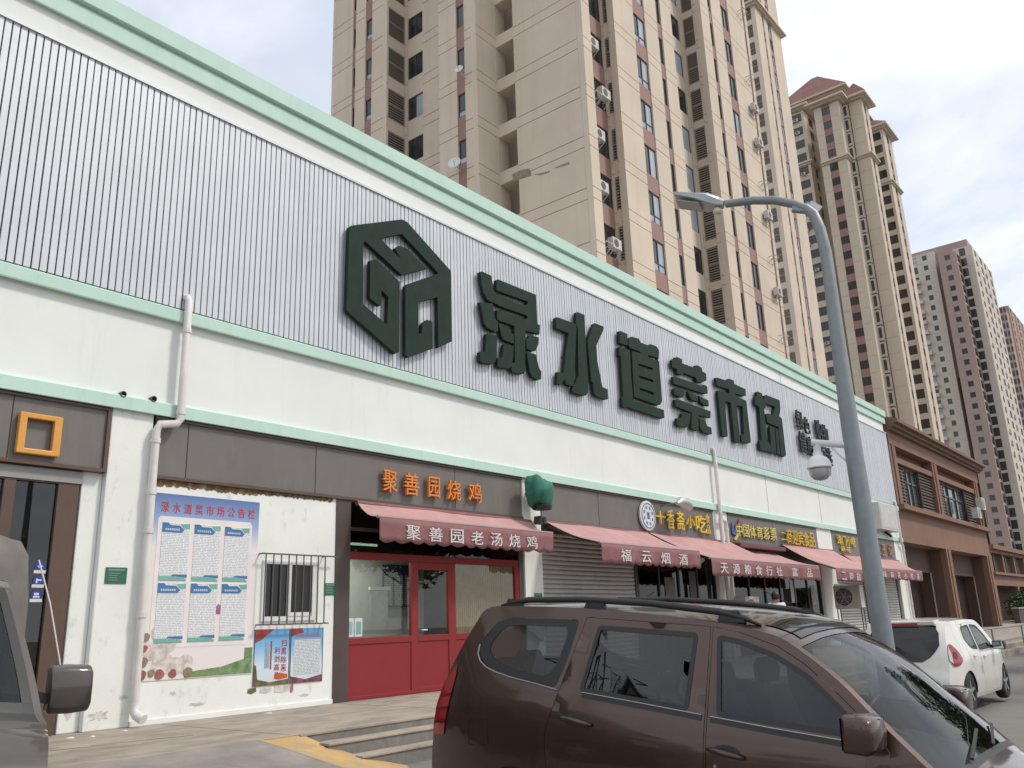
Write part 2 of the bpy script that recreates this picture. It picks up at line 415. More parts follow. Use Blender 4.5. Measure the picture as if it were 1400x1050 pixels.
# ================================================================== market building
D = 11.79
X0, X1 = -4.0, 43.6            # ends of the front
mk = thing('market_building', (20, D + 4, 0.45), 'long white market hall with mint green cornices and grey slatted upper front', 'building')
wl = MB()
# upper wall (above the shops) as one solid, depth to the back
wl.box(X0, D, 6.27, X1, D + 0.06, 11.0)
wl.box(X0, D - 0.02, 4.77, X1, D + 0.30, 6.27)
wl.box(X0, D + 0.30, 4.0, X1, D + 7.0, 11.0)
wl.box(X0, D + 6.0, 0.45, X1, D + 7.0, 4.0)
wl.box(X1 - 0.3, D + 0.3, 0.45, X1, D + 6.0, 4.0); wl.box(X0, D + 0.3, 0.45, X0 + 0.3, D + 6.0, 4.0)
wl.build('wall', M_white, mk)
jt = mat('joint_line', (0.40, 0.40, 0.38), 0.8)
for x in (28.3, 33.3): MB().box(x, D - 0.026, 4.98, x + 0.03, D - 0.021, 6.27).build('joint', jt, mk)
for x in (30.9,): MB().box(x, D - 0.004, 10.05, x + 0.03, D - 0.001, 10.6).build('joint', jt, mk)
# cornice mouldings
def zt(z, y): return 1.6 + (z - 1.6) * y / D          # keeps a level of the front when the piece stands proud
c = MB()
prof = [(D - 0.001, 10.57), (D - 0.07, 10.54), (D - 0.08, 10.555), (D - 0.08, 10.83), (D - 0.055, 10.85), (D - 0.055, 10.87),
        (D - 0.13, 10.885), (D - 0.145, 10.90), (D - 0.145, 11.19), (D - 0.12, 11.21), (D + 0.30, 11.22), (D + 0.30, 10.57)]
c.loft([[(X0, y, z) for y, z in prof], [(X1 + 0.25, y, z) for y, z in prof]])
c.build('cornice', M_mint, mk)
c = MB()
prof = [(D - 0.021, 6.27), (D - 0.11, 6.24), (D - 0.12, 6.26), (D - 0.12, 6.43), (D - 0.10, 6.45), (D - 0.021, 6.46)]
c.loft([[(X0, y, z) for y, z in prof], [(X1 + 0.1, y, z) for y, z in prof]]); c.build('string_course', M_mint, mk)
c = MB()
prof = [(D - 0.021, 4.76), (D - 0.09, 4.74), (D - 0.10, 4.75), (D - 0.10, 4.93), (D - 0.08, 4.95), (D - 0.021, 4.96)]
c.loft([[(X0, y, z) for y, z in prof], [(X1 + 0.1, y, z) for y, z in prof]]); c.build('string_course', M_mint, mk)
# slatted panel
SZ0, SZ1, SY = 6.47, 10.02, D - 0.10
MB().box(X0, SY + 0.035, SZ0, X1, D - 0.002, SZ1).build('slat_backing', M_slatback, mk)
MB().box(X0, SY - 0.03, SZ1 + 0.001, X1, D - 0.002, SZ1 + 0.045).build('slat_frame', M_slat, mk)
pitch, wdt = 0.105, 0.084
n_all = int((X1 - X0 - 0.02) / pitch)
sl = MB()
sl.add([(0, 0, SZ0), (wdt, 0, SZ0), (wdt, 0.033, SZ0), (0, 0.033, SZ0), (0, 0, SZ1), (wdt, 0, SZ1), (wdt, 0.033, SZ1), (0, 0.033, SZ1)],
       [(0, 3, 2, 1), (4, 5, 6, 7), (0, 1, 5, 4), (1, 2, 6, 5), (3, 0, 4, 7), (2, 3, 7, 6)])
slm = sl.mesh('slat', M_slat)
rest = MB()
first = int((2.9 - X0) / pitch)
for i in range(n_all):
    x = X0 + 0.01 + i * pitch
    dy = random.uniform(-0.004, 0.004)
    if first <= i < first + 300:
        inst('slat', slm, mk, (x, SY + dy, 0), local=False)
    else:
        rest.box(x, SY + dy, SZ0, x + wdt, SY + dy + 0.033, SZ1)
tag(rest.build('slats', M_slat, mk), kind='stuff')

# pillars between the shops
def pillar(x0, x1, y=None):
    y = D - 0.02 if y is None else y
    return MB().box(x0, y, 0.45, x1, D + 0.5, 4.77).build('pillar', M_lowwhite, mk, bevel=0.015)
pillar(5.52, 6.14)
pillar(5.24, 5.518, D + 0.08)
pillar(14.78, 15.42)
pillar(24.05, 25.0)
pillar(32.6, 34.15)
pillar(42.4, 43.6)
# fascia boards with trims
def board(x0, x1, seams=(), z0=3.82, z1=4.735):
    b = MB().box(x0 + 0.03, D - 0.012, z0 + 0.05, x1 - 0.03, D + 0.25, z1)
    o = b.build('fascia_board', M_board, mk)
    MB().box(x0, D - 0.05, z0, x1, D + 0.2, z0 + 0.05).build('trim', M_brown, o)
    MB().box(x0, D - 0.05, z1 - 0.035, x1, D - 0.013, z1 + 0.003).build('trim', M_brown, o)
    for s in seams: MB().box(s, D - 0.016, z0 + 0.051, s + 0.012, D - 0.0125, z1 - 0.04).build('seam', M_dark, o)
    return o
b0 = board(X0, 5.50, (2.1, 4.22)); MB().box(5.45, D - 0.052, 3.82, 5.50, D + 0.2, 4.735).build('trim', M_brown, b0)
board(6.16, 14.76, (6.7, 9.1, 12.6))
board(15.44, 24.03, (17.8, 20.3)); board(25.02, 32.58, (28.5,)); board(34.17, 42.38, (38.0,))
# rooms behind the shop fronts
rm = MB()
for x0, x1 in ((X0 + 0.31, 5.24), (9.78, 14.78), (15.42, 24.05), (25.0, 32.6), (34.15, 42.4)):
    rm.quad((x0, D + 3.2, 0.46), (x1, D + 3.2, 0.46), (x1, D + 3.2, 3.95), (x0, D + 3.2, 3.95))
    rm.quad((x0 + 0.01, D + 0.35, 0.46), (x0 + 0.01, D + 3.2, 0.46), (x0 + 0.01, D + 3.2, 3.95), (x0 + 0.01, D + 0.35, 3.95))
    rm.quad((x1 - 0.01, D + 0.35, 0.46), (x1 - 0.01, D + 3.2, 0.46), (x1 - 0.01, D + 3.2, 3.95), (x1 - 0.01, D + 0.35, 3.95))
tag(rm.build('room_wall', mat('shop_room_paint', (0.50, 0.48, 0.44), 0.8), mk), kind='stuff')

# --- bay with the notice board: solid white wall
MB().box(6.14, D, 0.45, 9.58, D + 0.3, 3.82).build('wall', M_lowwhite, mk)
sk = MB().box(6.14, D - 0.03, 0.4525, 9.57, D - 0.001, 0.52); sk.build('skirting', M_white, mk)
# rust stain board edge under the fascia
rs = MB(); pts = [(6.2, 3.82)]
x = 6.2
while x < 9.5:
    pts.append((x, 3.82 - random.uniform(0.07, 0.115) * (1 if x < 8.0 else 0.7))); x += random.uniform(0.015, 0.05)
pts += [(9.5, 3.78), (9.5, 3.819), (6.2, 3.819)]
rs.facade([pts[1:]], D - 0.006, D - 0.001)
rs.build('rust_stain', mat('rust', (0.16, 0.095, 0.045), 0.9, var=0.4, scale=8, stain=(0.55, 0.5, 0.42), stain_scale=(6, 6, 2), stain_amt=0.6), mk)

# --- barred window
w0, w1, wz0, wz1 = 8.13, 9.20, 1.78, 2.72
wn = MB()
wn.box(w0, D - 0.03, wz0, w1, D - 0.001, wz0 + 0.07); wn.box(w0, D - 0.03, wz1 - 0.06, w1, D - 0.001, wz1)
wn.box(w0, D - 0.03, wz0 + 0.07, w0 + 0.06, D - 0.001, wz1 - 0.06); wn.box(w1 - 0.10, D - 0.03, wz0 + 0.07, w1, D - 0.001, wz1 - 0.06)
wo = wn.build('window', M_alum, mk)
MB().box(w0 + 0.06, D - 0.008, wz0 + 0.07, 8.60, D - 0.0015, wz1 - 0.06).build('pane', mat('dark_pane', (0.010, 0.010, 0.011), 0.12), wo)
sh = MB(); sh.box(8.60, D - 0.04, wz0 + 0.07, 8.67, D - 0.0015, wz1 - 0.06); sh.box(8.67, D - 0.04, wz0 + 0.07, 9.04, D - 0.0015, wz0 + 0.13)
sh.build('sash', M_alum, wo)
MB().box(8.67, D - 0.012, wz0 + 0.13, 9.10, D - 0.0015, wz1 - 0.06).build('pane', mat('dark_screen_pane', (0.024, 0.025, 0.023), 0.35), wo)
gm = mat('grille_iron', (0.085, 0.08, 0.075), 0.55)
gr = thing('window_grille', (8.7, D - 0.13, 1.7), 'dark iron bar grille over the small white sliding window', 'window grille')
for z in (1.715, 2.80): MB().box(8.02, D - 0.145, z, 9.36 if z < 2 else 9.56, D - 0.125, z + 0.022).build('rail', gm, gr)
for k in range(9):
    x = 8.09 + k * 0.146
    MB().box(x, D - 0.142, 1.737, x + 0.017, D - 0.128, 2.80).build('bar', gm, gr)
for x in (8.05, 9.30):
    for z in (1.72, 2.803): MB().box(x, D - 0.124, z, x + 0.02, D - 0.002, z + 0.018).build('bracket', gm, gr)

# --- red shop front
sf = MB()
sf.box(9.58, D - 0.02, 0.4525, 9.898, D + 0.3, 3.82)
so = sf.build('shop_door_frame', mat('dark_brown_frame', (0.075, 0.055, 0.045), 0.5), mk)
MB().box(14.62, D + 0.02, 0.46, 14.77, D + 0.16, 3.80).build('frame_post', mat('dark_brown_frame', (0,0,0)), so)
rz = MB()
yF, yB = D + 0.03, D + 0.10
def rbar(x0, z0, x1, z1): rz.box(x0, yF, z0, x1, yB, z1)
rbar(9.90, 2.80, 14.62, 2.93); rbar(9.90, 1.36, 11.42, 1.47); rbar(11.42, 0.46, 11.60, 2.80); rbar(12.42, 0.46, 12.62, 2.80)
rbar(11.60, 2.66, 12.42, 2.80); rbar(11.60, 1.36, 12.42, 1.47); rbar(12.62, 1.36, 14.62, 1.47); rbar(14.48, 1.47, 14.62, 2.80)
rbar(9.90, 0.46, 11.42, 0.52); rbar(11.60, 0.46, 12.42, 0.56); rbar(12.62, 0.46, 14.62, 0.52)
rz.build('red_frame', M_red, so, bevel=0.006)
for a, b in ((9.90, 11.42), (11.602, 12.418), (12.62, 14.62)):
    MB().box(a + 0.002, yF + 0.018, 0.52, b - 0.002, yB - 0.01, 1.359).build('red_panel', M_red, so)
for a, b in ((9.90, 11.42), (11.60, 12.42), (12.62, 14.48)):
    MB().box(a, yF + 0.03, 1.47, b, yF + 0.036, 2.80 if a != 11.60 else 2.66).build('pane', G_clear, so)
MB().box(9.90, yF + 0.02, 2.93, 14.62, yF + 0.026, 3.80).build('pane', G_dark, so)
MB().box(9.90, yF, 3.30, 14.62, yB, 3.36).build('transom', mat('dark_brown_frame', (0,0,0)), so)
MB().tube([(11.66, yF - 0.04, 1.56), (11.78, yF - 0.05, 1.56)], 0.014, 8).build('door_handle', M_alum, so)
MB().tube([(11.66, yF, 1.56), (11.66, yF - 0.045, 1.56)], 0.012, 8).build('door_handle', M_alum, so)
bl = MB()
for k in range(31): bl.box(12.64 + k * 0.06, yF + 0.06, 1.47, 12.64 + k * 0.06 + 0.048, yF + 0.066, 2.79)
bl.build('wood_blind', mat('bamboo_blind', (0.36, 0.225, 0.105), 0.7, var=0.2, scale=6), so)
# room behind the red front
it = MB(); it.quad((9.9, D + 1.5, 0.46), (13.2, D + 1.5, 0.46), (13.2, D + 1.5, 3.3), (9.9, D + 1.5, 3.3))
it.build('room_wall', mat('shop_room_paint', (0,0,0)), so)
bd = thing('price_board', (12.4, D + 1.4, 2.1), 'dark framed price board hung inside the red shop window', 'board')
MB().box(11.96, D + 1.40, 2.05, 12.79, D + 1.44, 2.85).build('backing', print_mat('board_print', (0.40, 0.41, 0.40), (0.13, 0.14, 0.17), 30, 26, 0, 0, 0.55), bd)
fb = MB(); fb.box(11.93, D + 1.38, 2.02, 12.82, D + 1.399, 2.05); fb.box(11.93, D + 1.38, 2.66, 12.82, D + 1.399, 2.86)
for x in (11.93, 12.21, 12.50, 12.79): fb.box(x, D + 1.38, 2.05, x + 0.03, D + 1.399, 2.66)
fb.build('frame', mat('navy_frame', (0.028, 0.032, 0.05), 0.5), bd)
ch = thing('cooked_food_display', (10.6, D + 0.55, 0.46), 'white hanging sheet on a rail behind the red shop window', 'curtain')
MB().box(10.84, D + 0.50, 1.75, 11.26, D + 0.52, 2.30).build('sheet', mat('pale_sheet', (0.50, 0.47, 0.41), 0.7, var=0.15, scale=9), ch)
MB().box(10.80, D + 0.47, 2.30, 11.30, D + 0.53, 2.36).build('rail', M_alum, ch)
ct = thing('counter', (10.9, D + 1.0, 0.46), 'pale shop counter inside the red shop front', 'counter')
MB().box(10.1, D + 0.7, 0.46, 11.4, D + 1.2, 1.40).build('body', mat('counter_laminate', (0.42, 0.40, 0.37), 0.5), ct)
MB().box(10.08, D + 0.68, 1.40, 11.42, D + 1.22, 1.44).build('top', M_alum, ct)
pn = MB(); pn.lathe([(0.001, 2.62), (0.02, 2.60), (0.06, 2.48), (0.16, 2.36), (0.17, 2.32), (0.02, 2.32)], (10.12, D + 0.9, 0), 14)
tag(pn.build('lantern', mat('red_lamp', (0.32, 0.03, 0.03), 0.5), loc=(10.12, D + 0.9, 2.32)), 'small red cone lamp shade inside the red shop', 'lamp shade')
MB_l = MB().tube([(10.12, D + 0.9, 2.62), (10.12, D + 0.9, 3.3)], 0.006, 6)
MB_l.build('cord', M_black, bpy.data.objects['lantern'])
for k, (x, w, c1) in enumerate(((9.93, 0.14, (0.30, 0.42, 0.55)), (10.09, 0.17, (0.22, 0.38, 0.33)))):
    o = MB().box(x, yF + 0.0255, 1.49, x + w, yF + 0.0285, 1.80).build('window_sticker', mat('sticker_paper', (0.60, 0.66, 0.66), 0.5))
    MB().box(x + 0.03, yF + 0.022, 1.53, x + w - 0.03, yF + 0.0245, 1.74).build('print', mat('sticker_print%d' % k, c1, 0.5), o)
    tag(o, ('narrow pale blue notice stuck low in the red shop window', 'white notice with green picture stuck low in the red shop window')[k], 'sticker')

# --- shutters
def shutter(x0, x1, z1, name):
    n = int((z1 - 0.46) / 0.105); h = (z1 - 0.46) / n
    fr = MB(); fr.box(x0 - 0.06, D + 0.06, 0.46, x0, D + 0.2, z1); fr.box(x1, D + 0.06, 0.46, x1 + 0.06, D + 0.2, z1); fr.box(x0, D + 0.04, z1, x1, D + 0.28, 3.82)
    f = fr.build('roller_shutter', M_greydk, mk)
    s = MB(); pr = [(0.14, 0), (0.105, 0.012), (0.095, h * 0.5), (0.105, h - 0.012), (0.14, h - 0.002)]
    s.loft([[(x0, y, z) for y, z in pr], [(x1, y, z) for y, z in pr]], closed=False)
    me = s.mesh('shutter_slat', M_shut, True)
    for k in range(n): inst('shutter_slat', me, f, Vector((0, D, 0.46 + k * h)) - mk.location)
    return f
shutter(15.52, 19.45, 3.62, 'a'); shutter(34.4, 37.6, 3.6, 'b'); shutter(38.1, 42.2, 3.6, 'c')
tag(MB().box(17.75, D + 0.080, 1.98, 18.05, D + 0.084, 2.22).build('paper_note', mat('faded_paper', (0.42, 0.42, 0.43), 0.8)), 'faded paper note stuck on the wide grey roller shutter', 'paper')
# shop fronts with dark glass doors
def glassfront(x0, x1, n, zt_=3.3):
    f = MB(); f.box(x0, D + 0.08, zt_, x1, D + 0.16, zt_ + 0.08); f.box(x0, D + 0.08, 0.46, x1, D + 0.16, 0.54)
    for k in range(n + 1):
        x = x0 + (x1 - x0 - 0.07) * k / n; f.box(x, D + 0.078, 0.54, x + 0.07, D + 0.162, zt_)
    f.box(x0, D + 0.08, zt_ + 0.08, x1, D + 0.16, 3.82)
    o = f.build('glass_shopfront', mat('black_door_frame', (0.022, 0.020, 0.019), 0.4), mk)
    for k in range(n):
        a = x0 + (x1 - x0 - 0.07) * k / n + 0.07; b = x0 + (x1 - x0 - 0.07) * (k + 1) / n
        MB().box(a, D + 0.115, 0.54, b, D + 0.121, zt_).build('pane', G_dark, o)
    return o
glassfront(19.55, 24.0, 4); glassfront(25.05, 32.55, 6)
for x, z0, z1, w, cc in ((21.0, 1.7, 2.7, 0.55, (0.16, 0.15, 0.14)), (22.4, 1.9, 2.9, 0.4, (0.10, 0.10, 0.11)), (29.7, 2.0, 2.75, 0.45, (0.55, 0.54, 0.50)), (31.6, 1.9, 2.6, 0.35, (0.45, 0.44, 0.42))):
    tag(MB().box(x, D + 0.100, z0, x + w, D + 0.104, z1).build('poster', mat('poster_%.1f' % x, cc, 0.6, var=0.3, scale=7)), {21.0: 'brownish poster on the dark glass left of the snack shop', 22.4: 'dark poster on the snack shop glass door', 29.7: 'pale paper notice on the lottery shop glass', 31.6: 'small grey notice on dark glass near the white pillar'}[x], 'poster')

# --- left shop: glass front with brown frame
lf = MB()
for x in (-0.2, 2.0, 4.26, 4.93): lf.box(x, D + 0.05, 0.46, x + (0.27 if x > 4.5 else 0.14), D + 0.17, 3.62)
lf.box(X0 + 0.3, D + 0.05, 3.62, 5.20, D + 0.17, 3.82)
lo = lf.build('glass_shopfront', M_brown, mk)
MB().box(X0 + 0.3, D + 0.03, 3.64, 5.22, D + 0.049, 3.80).build('head_trim', mat('grey_head', (0.30, 0.29, 0.28), 0.5), lo)
for a, b in ((X0 + 0.3, -0.2), (-0.06, 2.0), (2.14, 4.26), (4.40, 4.93)): MB().box(a, D + 0.10, 0.46, b, D + 0.106, 3.62).build('pane', glass('shop_glass', (0.45, 0.47, 0.45), refl=1.6), lo)
shf = thing('shelf', (3.9, D + 0.8, 0.46), 'wooden shop shelf with cartons seen through the left glass front', 'shelf')
MB().box(3.0, D + 0.6, 2.95, 4.85, D + 0.95, 3.07).build('board', mat('shelf_wood', (0.55, 0.36, 0.22), 0.6), shf)
MB().box(3.0, D + 0.75, 0.46, 3.06, D + 0.95, 2.95).build('post', M_brown, shf); MB().box(4.79, D + 0.75, 0.46, 4.85, D + 0.95, 2.95).build('post', M_brown, shf)
for k, (x, w, h, cc) in enumerate(((3.9, 0.18, 0.25, (0.5, 0.42, 0.3)), (4.10, 0.10, 0.42, (0.55, 0.40, 0.22)), (4.22, 0.22, 0.30, (0.50, 0.46, 0.38)), (4.46, 0.14, 0.20, (0.52, 0.3, 0.16)), (4.62, 0.16, 0.34, (0.58, 0.50, 0.40)))):
    tag(MB().box(x, D + 0.65, 3.071, x + w, D + 0.85, 3.07 + h).build('carton', mat('carton%d' % k, cc, 0.7), bevel=0.006), ('short carton at the left end of the shop shelf', 'tall thin carton on the shop shelf', 'wide pale carton in the middle of the shop shelf', 'small brown carton on the shop shelf', 'cream carton at the right end of the shop shelf')[k], 'carton')
for k, (z, t_) in enumerate(((2.53, 'topmost'), (2.35, 'middle'), (2.17, 'lowest'))):
    x = 4.83 - k * 0.005
    o = MB().lathe([(0.068, 0.0), (0.068, 0.004)], (x, D + 0.092, z), 20, axis='y').build('payment_sticker', mat('blue_sticker', (0.025, 0.05, 0.32), 0.4))
    MB().box(x - 0.075, D + 0.089, z - 0.085, x + 0.075, D + 0.0915, z - 0.045).build('caption', M_textwhite, o)
    i = MB()
    if k == 0:
        for r in (0.022, 0.042): i.tube([(x + r * math.cos(a), D + 0.0905, z - 0.03 + r * math.sin(a)) for a in [rad(q) for q in range(40, 141, 20)]], 0.007, 5)
    elif k == 1:
        i.box(x - 0.03, D + 0.0895, z - 0.03, x - 0.01, D + 0.0915, z + 0.03); i.box(x - 0.01, D + 0.0895, z + 0.0, x + 0.04, D + 0.0915, z + 0.02)
    else:
        i.box(x - 0.04, D + 0.0895, z - 0.03, x + 0.04, D + 0.0915, z - 0.01); i.box(x - 0.03, D + 0.0895, z + 0.0, x + 0.03, D + 0.0915, z + 0.03)
    i.build('icon', M_textwhite, o)
    tag(o, t_ + ' of three round blue stickers on the left shop glass', 'sticker')
MB().box(2.4, D + 1.6, 2.3, 4.9, D + 1.65, 3.6).build('red_panel', mat('red_backdrop', (0.30, 0.03, 0.03), 0.6), lo)

# shops' side lights etc.
def small_plate(x, z, w, h, y, label, name='info_plate'):
    o = MB().box(x, y - 0.012, z, x + w, y, z + h).build(name, M_greenplate, bevel=0.004)
    pr = MB()
    pr.box(x + w * 0.12, y - 0.0145, z + h * 0.80, x + w * 0.88, y - 0.0125, z + h * 0.88)
    for k in range(4): pr.box(x + w * 0.14, y - 0.0145, z + h * (0.2 + 0.14 * k), x + w * random.uniform(0.5, 0.85), y - 0.0125, z + h * (0.2 + 0.14 * k) + 0.008)
    pr.build('print', mat('plate_print', (0.20, 0.36, 0.28), 0.5), o)
    return tag(o, label, 'sign', 'green notice plates')
small_plate(5.63, 2.32, 0.30, 0.22, D - 0.021, 'small green notice plate on the white pillar left of the notice board')
small_plate(9.36, 2.18, 0.24, 0.20, D - 0.001, 'small green notice plate right of the barred window')
small_plate(15.06, 2.02, 0.28, 0.22, D - 0.021, 'small green notice plate on the pillar right of the red shop')
small_plate(33.7, 2.25, 0.42, 0.42, D - 0.021, 'small green notice plate on the far pillar beside the air conditioner')

# flaked paint at the pillar feet, litter on the pavement, tube lamp in the red shop
fk = mat('flaked_patch', (0.60, 0.58, 0.53), 0.9, var=0.35, scale=12)
for k, (x, z, w, h, y) in enumerate(((5.56, 0.56, 0.34, 0.16, D - 0.021), (5.95, 0.80, 0.15, 0.08, D - 0.021), (7.0, 0.62, 0.30, 0.07, D - 0.001), (8.9, 0.60, 0.22, 0.06, D - 0.001), (5.30, 0.60, 0.14, 0.22, D + 0.079), (6.7, 0.80, 0.12, 0.06, D - 0.001), (15.1, 0.62, 0.2, 0.2, D - 0.021))):
    pts_ = []
    for q in range(34):
        a = 2 * math.pi * q / 34; r_ = random.uniform(0.35, 1.0)
        pts_.append((x + w / 2 + w / 2 * r_ * math.cos(a), z + h / 2 + h / 2 * r_ * math.sin(a)))
    MB().facade([pts_], y - 0.003, y).build('flaked_paint', fk, mk)
for k, (x, y, s_, lab) in enumerate(((8.1, 11.42, 0.05, 'white paper scrap on the pavement below the posters'), (5.15, 11.25, 0.05, 'pale plaster chip by the left pillar foot'), (5.35, 11.12, 0.04, 'smaller plaster chip in front of the left pillar foot'), (5.86, 11.32, 0.04, 'plaster chip beside the downpipe shoe'), (9.6, 8.52, 0.06, 'white litter lying on the upper step'))):
    m_ = MB(); z = 0.4525 if k < 4 else 0.342
    P_ = [(x + s_ * math.cos(a) * random.uniform(0.6, 1.3), y + s_ * 0.8 * math.sin(a), z) for a in [2 * math.pi * q / 7 for q in range(7)]]
    m_.loft([P_, [((p[0] - x) * 0.6 + x, (p[1] - y) * 0.6 + y, z + 0.014) for p in P_]])
    tag(m_.build('litter', mat('litter_pale', (0.62, 0.60, 0.55), 0.8), loc=(x, y, z)), lab, 'litter')
ck = mat('crack_line', (0.10, 0.09, 0.08), 0.95)
for k in range(7):
    x, y = random.uniform(4.5, 11.5), random.uniform(9.2, 11.2); m_ = MB(); a = random.uniform(0, 6.28); P_ = [(x, y)]
    for q in range(9):
        a += random.uniform(-0.6, 0.6); x += 0.14 * math.cos(a); y += 0.07 * math.sin(a); y = min(max(y, 8.95), 11.6); P_.append((x, y))
    for q in range(len(P_) - 1): m_.beam((*P_[q], 0.4515), (*P_[q + 1], 0.4515), 0.007, 0.002)
    m_.build('crack', ck, pav)
tl_ = thing('tube_lamp', (10.5, D + 0.75, 3.2), 'lit tube lamp under the ceiling inside the red shop', 'lamp')
em = bpy.data.materials.new('lit_tube'); em.use_nodes = True; eb = em.node_tree.nodes['Principled BSDF']; eb.inputs['Emission Color'].default_value = (0.85, 1.0, 0.75, 1); eb.inputs['Emission Strength'].default_value = 6.0
MB().tube([(10.1, D + 0.75, 3.15), (11.2, D + 0.75, 3.15)], 0.02, 8).build('tube', em, tl_)
MB().box(10.05, D + 0.71, 3.175, 11.25, D + 0.79, 3.22).build('housing', M_alum, tl_)
al = bpy.data.lights.new('tube_light', 'AREA'); al.shape = 'RECTANGLE'; al.size = 1.1; al.size_y = 0.06; al.energy = 20; al.color = (0.95, 1.0, 0.88)
alo = bpy.data.objects.new('tube_light', al); COL.objects.link(alo); alo.parent = tl_; alo.location = Vector((10.65, D + 0.75, 3.12)) - tl_.location
# ================================================================== big characters and emblem on the slatted front
YL0, YL1 = SY - 0.14, SY - 0.05
def trace(pts, ox, oy, sc):
    r = []
    for x, y in pts:
        p = onY(ox + x / sc, oy + y / sc, YL0); r.append((p.x, p.z))
    a = sum(r[i][0] * r[(i + 1) % len(r)][1] - r[(i + 1) % len(r)][0] * r[i][1] for i in range(len(r)))
    return r if a > 0 else r[::-1]
def big_sign(name, polys, holes, org, label, cat, group):
    P = [trace(p, *org) for p in polys]; H = [trace(h, *org) for h in holes]
    x = sum(q[0] for p in P for q in p) / sum(len(p) for p in P)
    o = MB().facade(P, YL0, YL1, H).build(name, M_greenletter, loc=(x, YL1, 8.2), bevel=0.012)
    st = MB()
    for p in P[:4]:
        cx = sum(q[0] for q in p) / len(p); cz = sum(q[1] for q in p) / len(p)
        if any(in_poly((cx, cz), q) for q in P) and not any(in_poly((cx, cz), h) for h in H):
            st = MB().tube([(cx, YL1, cz), (cx, SY, cz)], 0.02, 6); s = st.build('standoff', M_greydk, o)
    return tag(o, label, cat, group)
GC = 'large dark green characters of the market name'
E5 = (440, 260, 4.375)
big_sign('market_emblem', [
    [(165, 222), (255, 210), (260, 300), (250, 320), (248, 680), (390, 805), (398, 640), (358, 600), (355, 690), (345, 693), (287, 645), (290, 420), (325, 412), (468, 550), (462, 968), (440, 978), (150, 722), (148, 705)],
    [(165, 222), (182, 210), (480, 174), (512, 190), (772, 482), (775, 560), (700, 500), (480, 262), (350, 287), (470, 408), (438, 350), (462, 332), (510, 348), (632, 470), (478, 508), (255, 300), (200, 290)],
    [(500, 575), (512, 562), (705, 495), (772, 482), (778, 905), (697, 942), (693, 640), (580, 670), (580, 862), (597, 855), (600, 800), (630, 775), (662, 785), (664, 948), (520, 1000), (500, 985)]],
    [], E5, 'dark green hexagonal cube emblem left of the large characters', 'sign', None)
O1 = (650, 365, 6.56); O2 = (750, 420, 6.565); O3 = (910, 480, 6.56)
big_sign('sign_character', [
    [(38, 45), (60, 38), (145, 78), (165, 215), (188, 232), (203, 248), (203, 338), (150, 318), (110, 300), (90, 260), (72, 225)],
    [(38, 315), (70, 310), (110, 325), (155, 325), (180, 470), (205, 490), (205, 575), (180, 585), (110, 550), (80, 510), (60, 400)],
    [(100, 600), (120, 595), (198, 615), (190, 820), (175, 860), (150, 872), (60, 860), (40, 835), (40, 760), (65, 755), (88, 765)],
    [(190, 115), (205, 110), (545, 248), (558, 510), (580, 520), (578, 605), (450, 570), (448, 930), (435, 955), (415, 962), (335, 945), (322, 920), (325, 855), (355, 860), (350, 530), (195, 475), (195, 385), (215, 380), (440, 468), (468, 460), (466, 437), (203, 345), (203, 248), (440, 345), (470, 335), (468, 310), (190, 212)],
    [(210, 510), (225, 505), (300, 540), (320, 595), (345, 600), (345, 690), (330, 685), (255, 655), (235, 620)],
    [(255, 690), (345, 708), (340, 820), (320, 900), (305, 912), (215, 905), (198, 890), (200, 815), (215, 808), (238, 815)],
    [(490, 610), (570, 630), (570, 680), (545, 750), (520, 755), (460, 735), (455, 650), (475, 640)],
    [(458, 762), (470, 760), (545, 785), (575, 915), (592, 930), (592, 1005), (565, 1015), (510, 985), (490, 940)]],
    [], O1, 'first large dark green character, nearest the hexagonal emblem', 'sign', GC)
big_sign('sign_character', [
    [(65, 95), (80, 88), (238, 145), (253, 165), (240, 480), (228, 715), (208, 712), (155, 690), (145, 650), (115, 697), (75, 690), (80, 580), (135, 592), (165, 330), (180, 235), (68, 190)],
    [(248, 48), (262, 42), (325, 68), (335, 300), (360, 680), (358, 760), (340, 790), (310, 795), (215, 765), (212, 722), (235, 700), (270, 615), (265, 400), (262, 180), (248, 150)],
    [(405, 150), (420, 142), (497, 175), (490, 215), (430, 345), (440, 480), (485, 715), (530, 735), (535, 825), (515, 830), (430, 800), (405, 765), (400, 675), (385, 668), (352, 345), (352, 310), (365, 260)]],
    [], O2, 'second large dark green character with three upright strokes', 'sign', GC)
big_sign('sign_character', [
    [(635, 215), (650, 212), (710, 240), (712, 345), (640, 325)],
    [(632, 360), (645, 352), (733, 388), (742, 600), (762, 835), (1035, 920), (1040, 995), (1020, 1000), (745, 910), (715, 895), (690, 905), (665, 895), (660, 812), (672, 800), (660, 640), (650, 445), (635, 430)],
    [(718, 280), (750, 263), (812, 282), (828, 315), (890, 340), (920, 330), (972, 352), (992, 385), (990, 455), (985, 475), (995, 490), (1022, 840), (1005, 875), (980, 880), (768, 805), (748, 392), (737, 375), (720, 345)]],
    [[(740, 370), (815, 398), (830, 414), (742, 386)], [(895, 430), (976, 455), (976, 474), (895, 450)], [(808, 508), (935, 545), (935, 565), (808, 527)], [(815, 615), (942, 655), (942, 674), (815, 637)], [(820, 725), (945, 765), (945, 787), (820, 747)]],
    O2, 'third large dark green character, boxy with four slots', 'sign', GC)
